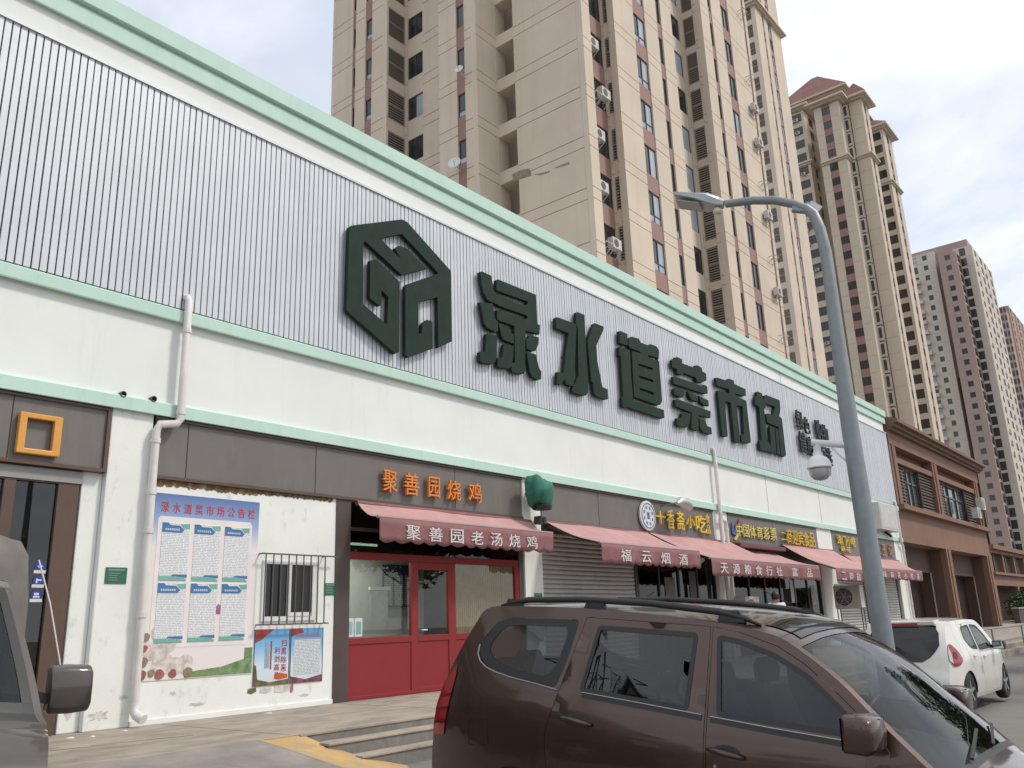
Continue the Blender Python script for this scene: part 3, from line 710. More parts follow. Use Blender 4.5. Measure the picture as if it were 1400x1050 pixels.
big_sign('sign_character', [
    [(55, 80), (75, 75), (90, 55), (105, 52), (150, 72), (150, 108), (265, 150), (270, 130), (285, 125), (327, 148), (330, 180), (365, 200), (370, 262), (350, 272), (320, 285), (280, 272), (275, 240), (162, 195), (162, 212), (145, 215), (105, 205), (100, 160), (60, 148)],
    [(65, 230), (85, 225), (325, 310), (345, 300), (375, 315), (380, 380), (355, 385), (75, 295)],
    [(75, 340), (100, 325), (180, 352), (160, 415), (130, 412), (80, 390)],
    [(195, 358), (260, 385), (292, 405), (290, 455), (240, 440), (225, 425)],
    [(297, 398), (330, 415), (385, 440), (390, 495), (345, 485), (315, 455)],
    [(85, 435), (110, 430), (405, 540), (405, 600), (295, 575), (298, 705), (285, 715), (240, 700), (232, 690), (235, 555), (90, 495)],
    [(150, 555), (185, 548), (228, 562), (215, 660), (190, 685), (120, 675), (102, 655), (102, 602), (125, 600), (145, 605)],
    [(302, 598), (355, 615), (375, 670), (412, 685), (418, 745), (395, 750), (335, 725), (312, 690)]],
    [], O3, 'fourth large dark green character with many short strokes', 'sign', GC)
big_sign('sign_character', [
    [(450, 240), (470, 237), (555, 268), (560, 250), (575, 247), (615, 265), (617, 293), (718, 340), (722, 400), (705, 405), (625, 380), (628, 400), (725, 445), (765, 790), (765, 820), (745, 828), (685, 815), (678, 800), (678, 750), (705, 745), (690, 500), (640, 485), (670, 820), (650, 823), (620, 812), (585, 465), (535, 450), (560, 765), (540, 770), (510, 760), (468, 355), (485, 350), (575, 378), (570, 345), (460, 310)]],
    [], O3, 'fifth large dark green character, a cross over three legs', 'sign', GC)
big_sign('sign_character', [
    [(800, 412), (818, 408), (815, 368), (830, 362), (866, 380), (872, 425), (896, 440), (898, 515), (885, 515), (912, 815), (930, 822), (945, 850), (965, 915), (850, 885), (842, 805), (862, 800), (840, 500), (805, 480)],
    [(885, 400), (905, 393), (1025, 440), (1032, 520), (1022, 585), (1045, 605), (1082, 935), (1060, 950), (1035, 935), (1015, 685), (915, 640), (900, 565), (920, 558), (965, 575), (985, 500), (888, 465)],
    [(935, 672), (978, 685), (995, 922), (950, 905)], [(985, 690), (1010, 697), (1028, 930), (1003, 928)]],
    [], O3, 'sixth large dark green character, nearest the lamp post', 'sign', GC)
GS = 'small black characters after the market name'
for ch, x0, x1, z0, z1, lab in (('绿', 31.45, 32.12, 8.42, 9.16, 'upper left'), ('色', 32.2, 32.8, 8.36, 9.02, 'upper second'), ('健', 31.5, 32.2, 7.52, 8.32, 'lower left'), ('康', 32.25, 32.92, 7.48, 8.26, 'lower second'),
                                 ('购', 33.45, 34.1, 8.25, 9.12, 'upper third'), ('物', 34.16, 34.8, 8.22, 9.02, 'upper right'), ('首', 33.55, 34.2, 7.36, 8.16, 'lower third'), ('选', 34.26, 34.9, 7.34, 8.08, 'lower right')):
    m_ = MB(); char_wall(m_, ch, x0, x1, z0, z1, SY - 0.07, 0.07, 0.006)
    tag(m_.build('sign_character', mat('black_letter', (0.018, 0.018, 0.02), 0.55), loc=(x0, SY - 0.07, z0)), lab + ' of the eight small black characters near the lamp post', 'sign', GS)

# ================================================================== shop signs on the fascia boards
YB = D - 0.012
def shop_sign(loc, label, chars, mats, depth=0.05, gap=0.06, bold=0.004, cat='sign'):
    t_ = thing('shop_sign', loc, label, cat)
    for k, (ch, x0, x1, z0, z1) in enumerate(chars):
        m_ = MB(); char_wall(m_, ch, x0, x1, z0, z1, YB - gap, depth, bold)
        m_.build('character', mats[k] if isinstance(mats, list) else mats, t_)
        MB().tube([((x0 + x1) / 2, YB - gap - 0.01, (z0 + z1) / 2), ((x0 + x1) / 2, YB - 0.001, (z0 + z1) / 2)], 0.008, 6).build('standoff', M_greydk, t_)
    return t_
cs = []
for ch, u0, u1, v0, v1 in (('聚', 524, 543, 643, 673), ('善', 553, 573, 647, 677), ('园', 586, 601, 652, 680), ('烧', 612, 630, 657, 684), ('鸡', 641, 658, 660, 687)):
    a = onY(u0, (v0 + v1) / 2, YB - 0.1); b = onY(u1, (v0 + v1) / 2, YB - 0.1); p = onY((u0 + u1) / 2, v0, YB - 0.1); q = onY((u0 + u1) / 2, v1, YB - 0.1)
    cs.append((ch, a.x, b.x, q.z, p.z))
shop_sign((12.0, YB, 4.3), 'orange raised five-character shop sign above the red shop front', cs, M_orange, 0.06, 0.05, 0.003)
cs = []
for ch, u0, u1, v0, v1 in (('十', 897, 910, 698, 716), ('香', 913, 922, 697, 723), ('斋', 926, 936, 699, 724), ('小', 939, 950, 705, 722), ('吃', 952, 966, 704, 728)):
    a = onY(u0, (v0 + v1) / 2, YB - 0.1); b = onY(u1, (v0 + v1) / 2, YB - 0.1); p = onY((u0 + u1) / 2, v0, YB - 0.1); q = onY((u0 + u1) / 2, v1, YB - 0.1)
    cs.append((ch, a.x, b.x, q.z, p.z))
ss = shop_sign((21.5, YB, 4.3), 'yellow brush-style snack shop sign beside a round white badge', cs, M_yellow, 0.05, 0.05, 0.006)
for k, ch in enumerate('食品'):
    m_ = MB(); char_wall(m_, ch, 23.45, 23.7, 4.32 - k * 0.32, 4.58 - k * 0.32, YB - 0.03, 0.03, 0.004); m_.build('character', M_yellow, ss)
bdg = onY(886, 705, YB - 0.08)
bo = MB().lathe([(0.40, 0.0), (0.40, -0.05), (0.37, -0.06)], (bdg.x, YB - 0.03, bdg.z), 32, axis='y').build('round_badge', mat('badge_white', (0.62, 0.64, 0.66), 0.4), loc=(bdg.x, YB - 0.03, bdg.z))
rg = MB()
rg.tube([(bdg.x + 0.33 * math.cos(a), YB - 0.092, bdg.z + 0.33 * math.sin(a)) for a in [rad(15 * q) for q in range(25)]], 0.012, 5)
for q in range(8):
    a = rad(45 * q + 20); rg.box(bdg.x + 0.22 * math.cos(a) - 0.03, YB - 0.095, bdg.z + 0.22 * math.sin(a) - 0.04, bdg.x + 0.22 * math.cos(a) + 0.03, YB - 0.0905, bdg.z + 0.22 * math.sin(a) + 0.04)
rg.box(bdg.x - 0.06, YB - 0.096, bdg.z - 0.09, bdg.x + 0.06, YB - 0.0905, bdg.z + 0.09)
tag(rg.build('print', mat('badge_blue', (0.10, 0.13, 0.22), 0.5), bo), kind='stuff')
tag(bo, 'round white badge with blue print left of the yellow snack sign', 'sign')
cs = []
for k, ch in enumerate('中国体育彩票'):
    u0 = 1008 + k * 9.3; v0 = 716 + k * 1.2
    a = onY(u0, v0 + 8, YB - 0.1); b = onY(u0 + 8, v0 + 8, YB - 0.1); p = onY(u0 + 4, v0, YB - 0.1); q = onY(u0 + 4, v0 + 17, YB - 0.1)
    cs.append((ch, a.x, b.x, q.z, p.z))
shop_sign((27.3, YB, 4.3), 'pale yellow six-character lottery shop sign', cs, mat('pale_yellow_letter', (0.66, 0.55, 0.16), 0.45), 0.04, 0.04, 0.002)
lg = thing('lottery_emblem', (25.4, YB, 4.2), 'small red, blue and yellow figure emblem left of the lottery sign', 'sign')
for nm, pl, cc in (('blue_stroke', [(25.2, 4.1), (25.45, 4.05), (25.6, 4.35), (25.5, 4.4), (25.38, 4.2), (25.2, 4.45)], (0.05, 0.12, 0.35)), ('red_stroke', [(25.62, 4.3), (25.75, 4.25), (25.9, 4.5), (25.78, 4.6)], (0.30, 0.05, 0.10)), ('yellow_stroke', [(25.3, 3.93), (25.42, 3.9), (25.72, 4.12), (25.62, 4.2)], (0.65, 0.5, 0.08))):
    MB().facade([pl], YB - 0.05, YB - 0.02).build(nm, mat('emblem_' + nm, cc, 0.5), lg)
cs = []
for k, ch in enumerate('二商迎宾食品'):
    u0 = 1068 + k * 7.8; v0 = 722 + k * 1.3; h = 20 if k else 16
    a = onY(u0, v0 + 8, YB - 0.1); b = onY(u0 + 7.2, v0 + 8, YB - 0.1); p = onY(u0 + 4, v0 + (0 if k else 6), YB - 0.1); q = onY(u0 + 4, v0 + h, YB - 0.1)
    cs.append((ch, a.x, min(b.x, 32.5), q.z, p.z))
shop_sign((31.0, YB, 4.3), 'gold calligraphy shop sign right of the lottery sign, left of the far pillar', cs, mat('gold_letter', (0.62, 0.40, 0.04), 0.4, var=0.3, scale=5), 0.05, 0.05, 0.005)
cs = [(ch, 34.6 + k * 0.55, 35.1 + k * 0.55, 4.22, 4.6) for k, ch in enumerate('津门小吃')] + [(ch, 34.9 + k * 0.62, 35.4 + k * 0.62, 3.95, 4.18) for k, ch in enumerate('麻花')]
shop_sign((36, YB, 4.3), 'faded yellow shop sign behind the lamp post', cs, M_yellow, 0.04, 0.04, 0.004)
cs = [('王', 40.2, 40.8, 4.0, 4.5), ('记', 41.2, 41.9, 4.0, 4.55)]
shop_sign((41, YB, 4.3), 'dull orange shop sign at the far end right of the lamp post', cs, mat('dull_orange_letter', (0.42, 0.20, 0.05), 0.5), 0.04, 0.04, 0.004)
# orange square outline on the left shop
q = onY(55, 594, D - 0.1)
sq = MB().facade([[(q.x - 0.27, q.z - 0.27), (q.x + 0.27, q.z - 0.27), (q.x + 0.27, q.z + 0.27), (q.x - 0.27, q.z + 0.27)]], D - 0.11, D - 0.03,
                 [[(q.x - 0.175, q.z - 0.20), (q.x + 0.165, q.z - 0.20), (q.x + 0.165, q.z + 0.20), (q.x - 0.175, q.z + 0.20)]])
so_ = sq.build('sign_character', mat('amber_sign_letter', (0.70, 0.33, 0.06), 0.45), loc=(q.x, D - 0.03, q.z), bevel=0.012)
for sx in (-0.22, 0.22): MB().tube([(q.x + sx, D - 0.035, q.z), (q.x + sx, D - 0.013, q.z)], 0.012, 6).build('standoff', M_greydk, so_)
tag(so_, 'orange square outline character on the grey board of the left shop', 'sign')

# ================================================================== awnings
def awning(x0, x1, zw, yf, zf, text, label, drop=0.42, xs_=0.0, sx0=0.22, sw=0.42):
    """wall line at zw, front bar at (yf, zf); xs_ = sideways run of the arms"""
    t_ = thing('shop_awning', ((x0 + x1) / 2, D, zw), label, 'awning', 'maroon shop awnings')
    yw = D - 0.06
    cv = MB(); n = 14; m_ = 6; rows = []
    for j in range(m_ + 1):
        s = j / m_; rows.append([(x0 + (x1 - x0) * i / n, yw + (yf - yw) * s, zw + (zf - zw) * s - 0.075 * math.sin(math.pi * s) + 0.016 * math.sin(i * 1.9 + x0) * math.sin(math.pi * s) + 0.01 * math.sin(i * 0.9 + x0)) for i in range(n + 1)])
    cv.loft(rows, False, closed=False)
    lo_ = [[(x, y, z - 0.008) for x, y, z in r][::-1] for r in rows]; cv.loft(lo_, False, closed=False)
    cv.build('canopy', M_awtop, t_, smooth=True)
    MB().tube([(x0 - 0.02, yf, zf - 0.01), (x1 + 0.02, yf, zf - 0.01)], 0.028, 10).build('front_bar', mat('dusty_bar', (0.33, 0.24, 0.23), 0.5), t_)
    MB().tube([(x0, yw + 0.01, zw - 0.02), (x1, yw + 0.01, zw - 0.02)], 0.045, 10).build('roller', M_awval, t_)
    vl = MB(); ns = max(8, int((x1 - x0) / 0.34)); cols = []
    for i in range(ns * 6 + 1):
        x = x0 + (x1 - x0) * i / (ns * 6); ph = (i % 6) / 6
        d_ = drop - 0.045 + 0.05 * abs(math.sin(math.pi * i / 6))
        wv = 0.02 * math.sin(i * 0.31) + 0.01 * math.sin(i * 0.83)
        cols.append([(x, yf - 0.035 + wv * (k / 4), zf - 0.03 - d_ * k / 4) for k in range(5)])
    vl.loft([c[::-1] for c in cols], False, closed=False)
    vo = vl.build('valance', M_awval, t_, smooth=True)
    sd_ = vo.modifiers.new('solid', 'SOLIDIFY'); sd_.thickness = 0.006
    if text:
        n_ = len(text); pitch_ = (x1 - x0) * (1 - 2 * sx0 * 0.5) / n_
        for k, ch in enumerate(text):
            xc = x0 + (x1 - x0) * sx0 * 0.5 + pitch_ * (k + 0.5); w = min(sw, pitch_ * 0.62)
            lt = MB(); char_wall(lt, ch, xc - w / 2, xc + w / 2, zf - 0.12 - 0.26, zf - 0.12, yf - 0.062, 0.004, 0.005)
            lt.build('character', M_textwhite, vo)
    for k, x in enumerate((x0 + 0.08, x1 - 0.08)):
        sgn = 1 if k == 0 else -1
        el = Vector((x + sgn * 0.25, (yw + yf) / 2, (zw + zf) / 2 - 0.14))
        MB().beam((x, yw, zw - 0.10), el, 0.04, 0.055).build('arm', M_greydk, t_)
        MB().beam(el, (x, yf, zf - 0.03), 0.04, 0.055).build('arm', M_greydk, t_)
    return t_
awning(10.0, 15.0, 3.80, D - 0.62, 3.49, '聚善园老汤烧鸡', 'maroon awning with seven white characters over the red shop front', sx0=0.2)
awning(15.52, 20.0, 3.83, D - 1.50, 3.24, '福云烟酒', 'maroon awning over the wide grey roller shutter')
awning(20.1, 24.9, 3.83, D - 1.75, 3.06, '天源粮食行社', 'maroon awning over the dark snack shop glass front, next past the roller shutter', sx0=0.12)
awning(25.1, 28.2, 3.62, D - 1.5, 3.10, '富品', 'maroon awning below the lottery sign', drop=0.45)
awning(29.0, 34.0, 3.95, D - 1.75, 3.05, '二商盐糖食品', 'maroon awning nearest the lamp post on its left side', sx0=0.12)
awning(35.1, 42.6, 3.85, D - 0.95, 3.30, '津味麻花小吃店', 'maroon awning at the far end, passing behind the lamp post', sx0=0.10)
# maroon box trim above the lottery awning
tag(MB().box(25.05, D - 0.35, 3.66, 28.6, D - 0.06, 3.80).build('awning_cassette', mat('dark_maroon_metal', (0.11, 0.018, 0.025), 0.4), bevel=0.02), 'dark maroon awning box under the lottery sign', 'awning box')

# ================================================================== notice board and posters
nb = thing('notice_board', (7.1, D, 1.0), 'large printed market notice board with six sheets on the white wall', 'notice board')
n0, n1_, nz0, nz1 = 6.19, 8.02, 1.02, 3.62
bkm = ramp_mat('notice_back_print', 'Z', 2.6, 3.62, [(0.0, (0.76, 0.70, 0.69)), (0.25, (0.76, 0.71, 0.70)), (0.6, (0.30, 0.40, 0.60)), (1.0, (0.10, 0.17, 0.38))])
MB().box(n0, D - 0.012, nz0, n1_, D - 0.001, nz1).build('backing', bkm, nb)
MB().facade([[(6.33, 1.45), (7.90, 1.45), (7.90, 3.24), (7.86, 3.29), (6.37, 3.29), (6.33, 3.25)]], D - 0.016, D - 0.0125).build('inner_panel', mat('notice_inner', (0.78, 0.72, 0.71), 0.5, var=0.06, scale=4, stain=(0.6, 0.5, 0.48), stain_amt=0.3), nb)
lt = MB()
for k, ch in enumerate('渌水道菜市场公告栏'):
    x = 6.36 + k * 0.182; char_wall(lt, ch, x, x + 0.125, 3.35, 3.50, D - 0.013, 0.004, 0.005)
lt.build('heading', mat('red_print', (0.52, 0.05, 0.06), 0.5), nb)
hb = mat('notice_blue', (0.06, 0.17, 0.35), 0.5); hg = mat('notice_green', (0.17, 0.42, 0.35), 0.5)
sheet_m = print_mat('notice_sheet_print', (0.76, 0.77, 0.78), (0.47, 0.48, 0.50), 38, 42, 0, 0, 0.56)
for r_ in range(2):
    for c_ in range(3):
        x = 6.40 + c_ * 0.51; z = 2.38 - r_ * 0.86; w = 0.43; h = 0.82
        sh_ = MB().box(x, D - 0.022, z, x + w, D - 0.0165, z + h).build('sheet', sheet_m, nb)
        y0, y1 = D - 0.026, D - 0.0225
        MB().facade([[(x, z + h * 0.83), (x + w * 0.70, z + h * 0.83), (x + w * 0.80, z + h * 0.88), (x + w * 0.62, z + h * 0.96), (x + w * 0.28, z + h * 0.96), (x + w * 0.2, z + h), (x, z + h)]], y0, y1).build('heading_band', hb, sh_)
        MB().facade([[(x + w * 0.66, z + h * 0.985), (x + w * 0.78, z + h * 0.91), (x + w, z + h * 0.91), (x + w, z + h)]], y0, y1).build('green_band', hg, sh_)
        MB().facade([[(x, z), (x + w, z), (x + w * 0.9, z + h * 0.045), (x + w * 0.4, z + h * 0.07), (x, z + h * 0.07)]], y0, y1).build('green_band', hg, sh_)
        MB().facade([[(x + w * 0.42, z + h * 0.075), (x + w, z + h * 0.05), (x + w, z + h * 0.10), (x + w * 0.48, z + h * 0.10)]], y0, y1).build('heading_band', hb, sh_)
        tx = MB()
        for q in range(7): tx.box(x + w * (0.1 + q * 0.078), D - 0.0285, z + h * 0.865, x + w * (0.1 + q * 0.078) + 0.024, D - 0.0265, z + h * 0.865 + 0.03)
        tag(tx.build('heading_print', mat('pale_print', (0.45, 0.55, 0.68), 0.5), sh_), kind='stuff')
# vegetable picture and green strip along the foot
gs = MB().facade([[(6.9, 1.03), (8.01, 1.03), (8.01, 1.40), (7.87, 1.40), (7.87, 1.24), (7.5, 1.15), (6.9, 1.10)]], D - 0.0155, D - 0.0125)
gs.build('green_strip', mat('leaf_print', (0.17, 0.27, 0.11), 0.5, var=0.45, scale=9, stain=(0.4, 0.45, 0.3), stain_scale=(6, 6, 6), stain_amt=0.7), nb)
veg = [('garlic_print', (0.64, 0.57, 0.53), [(6.55, 1.25, 0.17), (6.38, 1.42, 0.13), (6.62, 1.5, 0.12), (6.75, 1.2, 0.12), (6.9, 1.22, 0.13), (6.45, 1.65, 0.10)]),
       ('tomato_print', (0.34, 0.12, 0.10), [(6.26, 1.10, 0.07), (6.52, 1.10, 0.07), (6.72, 1.10, 0.06), (6.27, 1.45, 0.05)]),
       ('onion_print', (0.27, 0.22, 0.13), [(6.27, 1.27, 0.07), (6.28, 1.60, 0.06), (6.95, 1.10, 0.07), (6.4, 1.12, 0.05)])]
yy = D - 0.0165
for nm, cc, lst in veg:
    for x, z, r in lst:
        yy -= 0.0006
        MB().facade([[(max(n0 + 0.005, x + r * math.cos(a) * (1 + 0.15 * math.sin(3 * a + x * 9))), max(nz0 + 0.005, z + r * math.sin(a))) for a in [2 * math.pi * k / 14 for k in range(14)]]], yy, D - 0.0126).build(nm, mat(nm, cc, 0.5, var=0.4, scale=14), nb)
MB().facade([[(7.32, 1.98), (7.38, 2.05), (7.44, 2.0), (7.5, 2.06), (7.53, 1.98), (7.5, 1.9), (7.34, 1.9)]], D - 0.021, D - 0.0165).build('torn_sticker', mat('pink_scrap', (0.36, 0.13, 0.26), 0.6, var=0.4, scale=20), nb)
for k, (x, z, s) in enumerate(((6.55, 2.02, 0.03), (6.75, 1.98, 0.05), (6.95, 2.04, 0.04), (7.2, 1.7, 0.02), (7.6, 1.65, 0.025), (7.68, 1.95, 0.03))):
    MB().facade([[(x - s, z - s * 0.6), (x + s, z - s * 0.8), (x + s * 0.7, z + s), (x - s * 0.8, z + s * 0.7)]], D - 0.0185, D - 0.0165).build('torn_patch', mat('patch%d' % (k % 2), ((0.5, 0.45, 0.40), (0.16, 0.14, 0.13))[k % 2], 0.8), nb)
# two posters under the window
for k, (x0, x1) in enumerate(((8.04, 8.70), (8.715, 9.36))):
    z0, z1 = 0.82, 1.66
    p_ = thing('poster', (x0, D, z0), ('blue sky poster with red flag corner and red upright characters below the barred window', 'pale blue poster of small print with red corner, right of its pair below the window')[k], 'poster', 'posters below the barred window')
    MB().box(x0, D - 0.010, z0, x1, D - 0.001, z1).build('sheet', ramp_mat('poster_sky_print', 'Z', 0.82, 1.66, [(0.0, (0.62, 0.64, 0.64)), (0.35, (0.60, 0.70, 0.78)), (0.7, (0.20, 0.45, 0.70)), (1.0, (0.12, 0.33, 0.58))]), p_)
    fr = MB()
    for a in ((x0, z0, x0 + 0.012, z1), (x1 - 0.012, z0, x1, z1)): fr.box(a[0], D - 0.014, a[1], a[2], D - 0.0105, a[3])
    fm = mat('poster_edge', (0.10, 0.05, 0.05), 0.5)
    MB().box(x0, D - 0.014, z0, x0 + 0.012, D - 0.0105, z1).build('edge', fm, p_); MB().box(x1 - 0.012, D - 0.014, z0, x1, D - 0.0105, z1).build('edge', fm, p_)
    MB().facade([[(x0 + 0.013, z1 - 0.20 + 0.08 * k), (x0 + 0.14, z1 - 0.15 + 0.07 * k), (x0 + 0.25, z1 - 0.07), (x0 + 0.36 - 0.14 * k, z1 - 0.001), (x0 + 0.013, z1 - 0.001)]], D - 0.0145, D - 0.0105).build('flag_print', mat('flag_red_print', (0.32, 0.045, 0.035), 0.5, var=0.25, scale=10), p_)
    MB().facade([[(x0 + 0.013, z0 + 0.001), (x1 - 0.013, z0 + 0.001), (x1 - 0.013, z0 + 0.08 + 0.03 * k), (x0 + 0.3, z0 + 0.05), (x0 + 0.08, z0 + 0.10), (x0 + 0.05, z0 + 0.3 - 0.2 * k), (x0 + 0.013, z0 + 0.32 - 0.2 * k)]], D - 0.0145, D - 0.0105).build('foot_print', mat('foot_print%d' % k, ((0.14, 0.13, 0.05), (0.20, 0.07, 0.09))[k], 0.5, var=0.7, scale=16), p_)
    if k == 0:
        lt = MB()
        for q, ch in enumerate('扫黑除恶'): char_wall(lt, ch, x0 + 0.50, x0 + 0.60, z1 - 0.27 - q * 0.125, z1 - 0.165 - q * 0.125, D - 0.0105, 0.003, 0.005)
        for q, ch in enumerate('利剑高悬'): char_wall(lt, ch, x0 + 0.375, x0 + 0.475, z1 - 0.38 - q * 0.125, z1 - 0.275 - q * 0.125, D - 0.0105, 0.003, 0.005)
        lt.build('characters', mat('poster_red_text', (0.36, 0.03, 0.04), 0.5), p_)
        MB().box(x0 + 0.20, D - 0.0135, z1 - 0.58, x0 + 0.28, D - 0.0105, z1 - 0.20).build('text_block', print_mat('poster_fine', (0.35, 0.50, 0.62), (0.14, 0.20, 0.26), 60, 60, 0, 0, 0.55), p_)
        MB().box(x0 + 0.30, D - 0.0135, z1 - 0.60, x0 + 0.325, D - 0.0105, z1 - 0.18).build('text_rule', mat('poster_red_text', (0, 0, 0)), p_)
        MB().facade([[(x0 + 0.40, z0 + 0.10), (x0 + 0.47, z0 + 0.08), (x0 + 0.63, z0 + 0.10), (x0 + 0.63, z0 + 0.15), (x0 + 0.5, z0 + 0.18), (x0 + 0.42, z0 + 0.17)]], D - 0.0155, D - 0.0105).build('red_figure', mat('poster_vermilion', (0.50, 0.09, 0.03), 0.5), p_)
    else:
        MB().box(x0 + 0.07, D - 0.0135, z0 + 0.13, x1 - 0.06, D - 0.0105, z1 - 0.18).build('text_block', print_mat('poster_text', (0.66, 0.70, 0.73), (0.32, 0.34, 0.36), 45, 45, 0, 0, 0.55), p_)
        MB().box(x0 + 0.10, D - 0.0135, z1 - 0.14, x1 - 0.05, D - 0.0105, z1 - 0.11).build('text_rule', mat('poster_pink_text', (0.50, 0.20, 0.26), 0.5), p_)
for k, (x, z, w, h, cc) in enumerate(((7.96, 0.74, 0.16, 0.07, (0.12, 0.14, 0.07)), (8.18, 0.73, 0.22, 0.08, (0.58, 0.58, 0.57)), (8.44, 0.72, 0.30, 0.13, (0.62, 0.58, 0.52)), (8.74, 0.70, 0.06, 0.12, (0.35, 0.16, 0.2)))):
    tag(MB().facade([[(x, z), (x + w * 0.5, z - 0.02), (x + w, z + 0.01), (x + w * 0.95, z + h), (x + w * 0.4, z + h * 0.9), (x + 0.01, z + h * 0.8)]], D - 0.006, D - 0.001).build('torn_paper', mat('torn%d' % k, cc, 0.8, var=0.3, scale=15)), ('dark green scrap at the left foot of the blue poster', 'white torn scrap under the blue poster', 'cream torn scrap between the feet of the two posters', 'purplish scrap under the small print poster')[k], 'paper scrap')

# ================================================================== downpipes, lamps and other wall fittings
def downpipe(x, zt_, label, shift=-0.33, ztop=4.62, foot=True, z_end=0.62):
    t_ = thing('downpipe', (x, D - 0.12, 0.45), label, 'downpipe', 'white rainwater downpipes')
    y = D - 0.17; r = 0.058
    P = [(x - 0.02, D - 0.03, zt_), (x - 0.01, y + 0.02, zt_), (x, y, zt_ - 0.06), (x, y, ztop + 0.22)]
    MB().tube(P, r, 14).build('upper_pipe', M_pvc, t_, smooth=True, sharp=50)
    if abs(shift) > 0.01:
        Q = [(x, y, ztop + 0.22), (x, y, ztop + 0.10), (x + shift * 0.12, y + 0.01, ztop + 0.02), (x + shift * 0.88, y + 0.04, ztop - 0.02), (x + shift, y + 0.05, ztop - 0.12), (x + shift, y + 0.05, ztop - 0.25)]
        MB().tube(Q, r * 1.03, 14).build('offset_bend', M_pvc, t_, smooth=True, sharp=50)
    else: Q = [(x, y, ztop + 0.22)]
    e = Q[-1]
    MB().tube([e, (e[0], e[1], z_end + 0.12)], r, 14).build('lower_pipe', M_pvc, t_, smooth=True, sharp=50)
    if foot: MB().tube([(e[0], e[1], z_end + 0.14), (e[0], e[1], z_end + 0.04), (e[0] + 0.02, e[1] - 0.05, z_end - 0.02), (e[0] + 0.06, e[1] - 0.16, z_end - 0.07)], [r * 1.05, r * 1.08, r * 1.12, r * 1.15], 14).build('shoe', M_alum, t_, smooth=True, sharp=50)
    for z in (zt_ - 0.55, ztop + 0.2, ztop - 0.27, 3.6, 3.05, 1.9):
        if z > ztop: px, py = x, y
        else: px, py = e[0], e[1]
        if z > z_end + 0.2: MB().lathe([(r + 0.012, z - 0.035), (r + 0.012, z + 0.035)], (px, py, 0), 14).build('collar', M_pvc, t_, smooth=True, sharp=40)
    MB().lathe([(0.07, 0), (0.07, 0.07)], (x - 0.02, D - 0.10, zt_ + 0.0), 12, axis='y').build('spout_ring', M_black, t_)
    return t_
downpipe(6.47, 6.66, 'white offset downpipe left of the notice board')
downpipe(24.25, 6.66, 'white offset downpipe between the snack and lottery signs', shift=0.42, ztop=4.45, foot=False)
MB_p = thing('downpipe', (24.25, D - 0.12, 0.45), 'straight white pipe beside the offset downpipe at the snack sign', 'downpipe', 'white rainwater downpipes')
MB().tube([(24.2, D - 0.18, 0.46), (24.2, D - 0.18, 4.5)], 0.06, 12).build('pipe', M_pvc, MB_p, smooth=True, sharp=50)
downpipe(43.1, 6.62, 'white downpipe at the far right end of the market', shift=0.3, ztop=4.6, foot=False)
for k, (u, v) in enumerate(((167, 539.5), (208.5, 546))):
    p = onY(u, v, D - 0.06)
    tag(MB().lathe([(0.045, 0.0), (0.045, -0.09), (0.034, -0.09), (0.034, -0.02)], (p.x, D - 0.021, p.z), 12, axis='y').build('drain_spout', M_greydk, loc=(p.x, D - 0.02, p.z)), ('left', 'right')[k] + ' of two small pipe stubs above the mint band near the downpipe', 'drain spout')
# cable sleeve over the green cloth lamp
gl_ = thing('covered_lamp', (14.85, D, 4.4), 'lamp wrapped in green cloth above the right end of the red shop', 'lamp')
gc = MB(); rings = []
for k, (r, h) in enumerate(((0.02, 0.25), (0.20, 0.25), (0.31, 0.19), (0.35, 0.06), (0.34, -0.08), (0.31, -0.20), (0.27, -0.30), (0.20, -0.36))):
    rings.append([(14.90 + (r * math.cos(a) * (1 + 0.10 * math.sin(7 * a + k * 0.5) + 0.10 * math.sin(3 * a))), D - 0.42 + r * 0.8 * math.sin(a), 4.42 + h + 0.07 * math.sin(2 * a + k) + 0.22 * r * math.cos(a) * -0.6) for a in [2 * math.pi * q / 40 for q in range(40)]])
gc.loft(rings); gc.build('cloth_cover', mat('green_cloth', (0.03, 0.16, 0.11), 0.75, var=0.35, scale=5), gl_, smooth=True)
MB().beam((14.90, D - 0.02, 4.40), (14.90, D - 0.42, 4.40), 0.04).build('bracket', M_greydk, gl_)
MB().lathe([(0.20, -0.10), (0.22, -0.02), (0.1, 0.05)], (14.93, D - 0.45, 4.10), 12).build('lamp_head', M_black, gl_)
bx_ = thing('camera_box', (15.1, D, 3.75), 'small security camera on the pillar right of the red shop', 'camera')
MB().box(15.05, D - 0.30, 3.72, 15.27, D - 0.10, 3.90).build('housing', mat('camera_grey', (0.07, 0.06, 0.06), 0.5), bx_, bevel=0.02); MB().beam((15.16, D - 0.02, 3.8), (15.16, D - 0.12, 3.8), 0.03).build('arm', M_greydk, bx_)
MB().lathe([(0.05, 0), (0.05, -0.03)], (15.16, D - 0.30, 3.81), 12, axis='y').build('lens', M_black, bx_)
fl_ = thing('flood_lamp', (21.2, D, 4.55), 'silver bullet-shaped sign lamp over the yellow snack sign', 'lamp')
MB().beam((20.95, D - 0.02, 4.62), (20.95, D - 0.5, 4.66), 0.035).build('arm', M_steel, fl_)
MB().tube([(20.75, D - 0.62, 4.60), (20.95, D - 0.60, 4.68), (21.35, D - 0.57, 4.66), (21.52, D - 0.56, 4.58)], [0.05, 0.12, 0.17, 0.14], 14).build('head', mat('silver_lamp', (0.55, 0.57, 0.58), 0.3, metal=0.6), fl_, smooth=True, sharp=60)
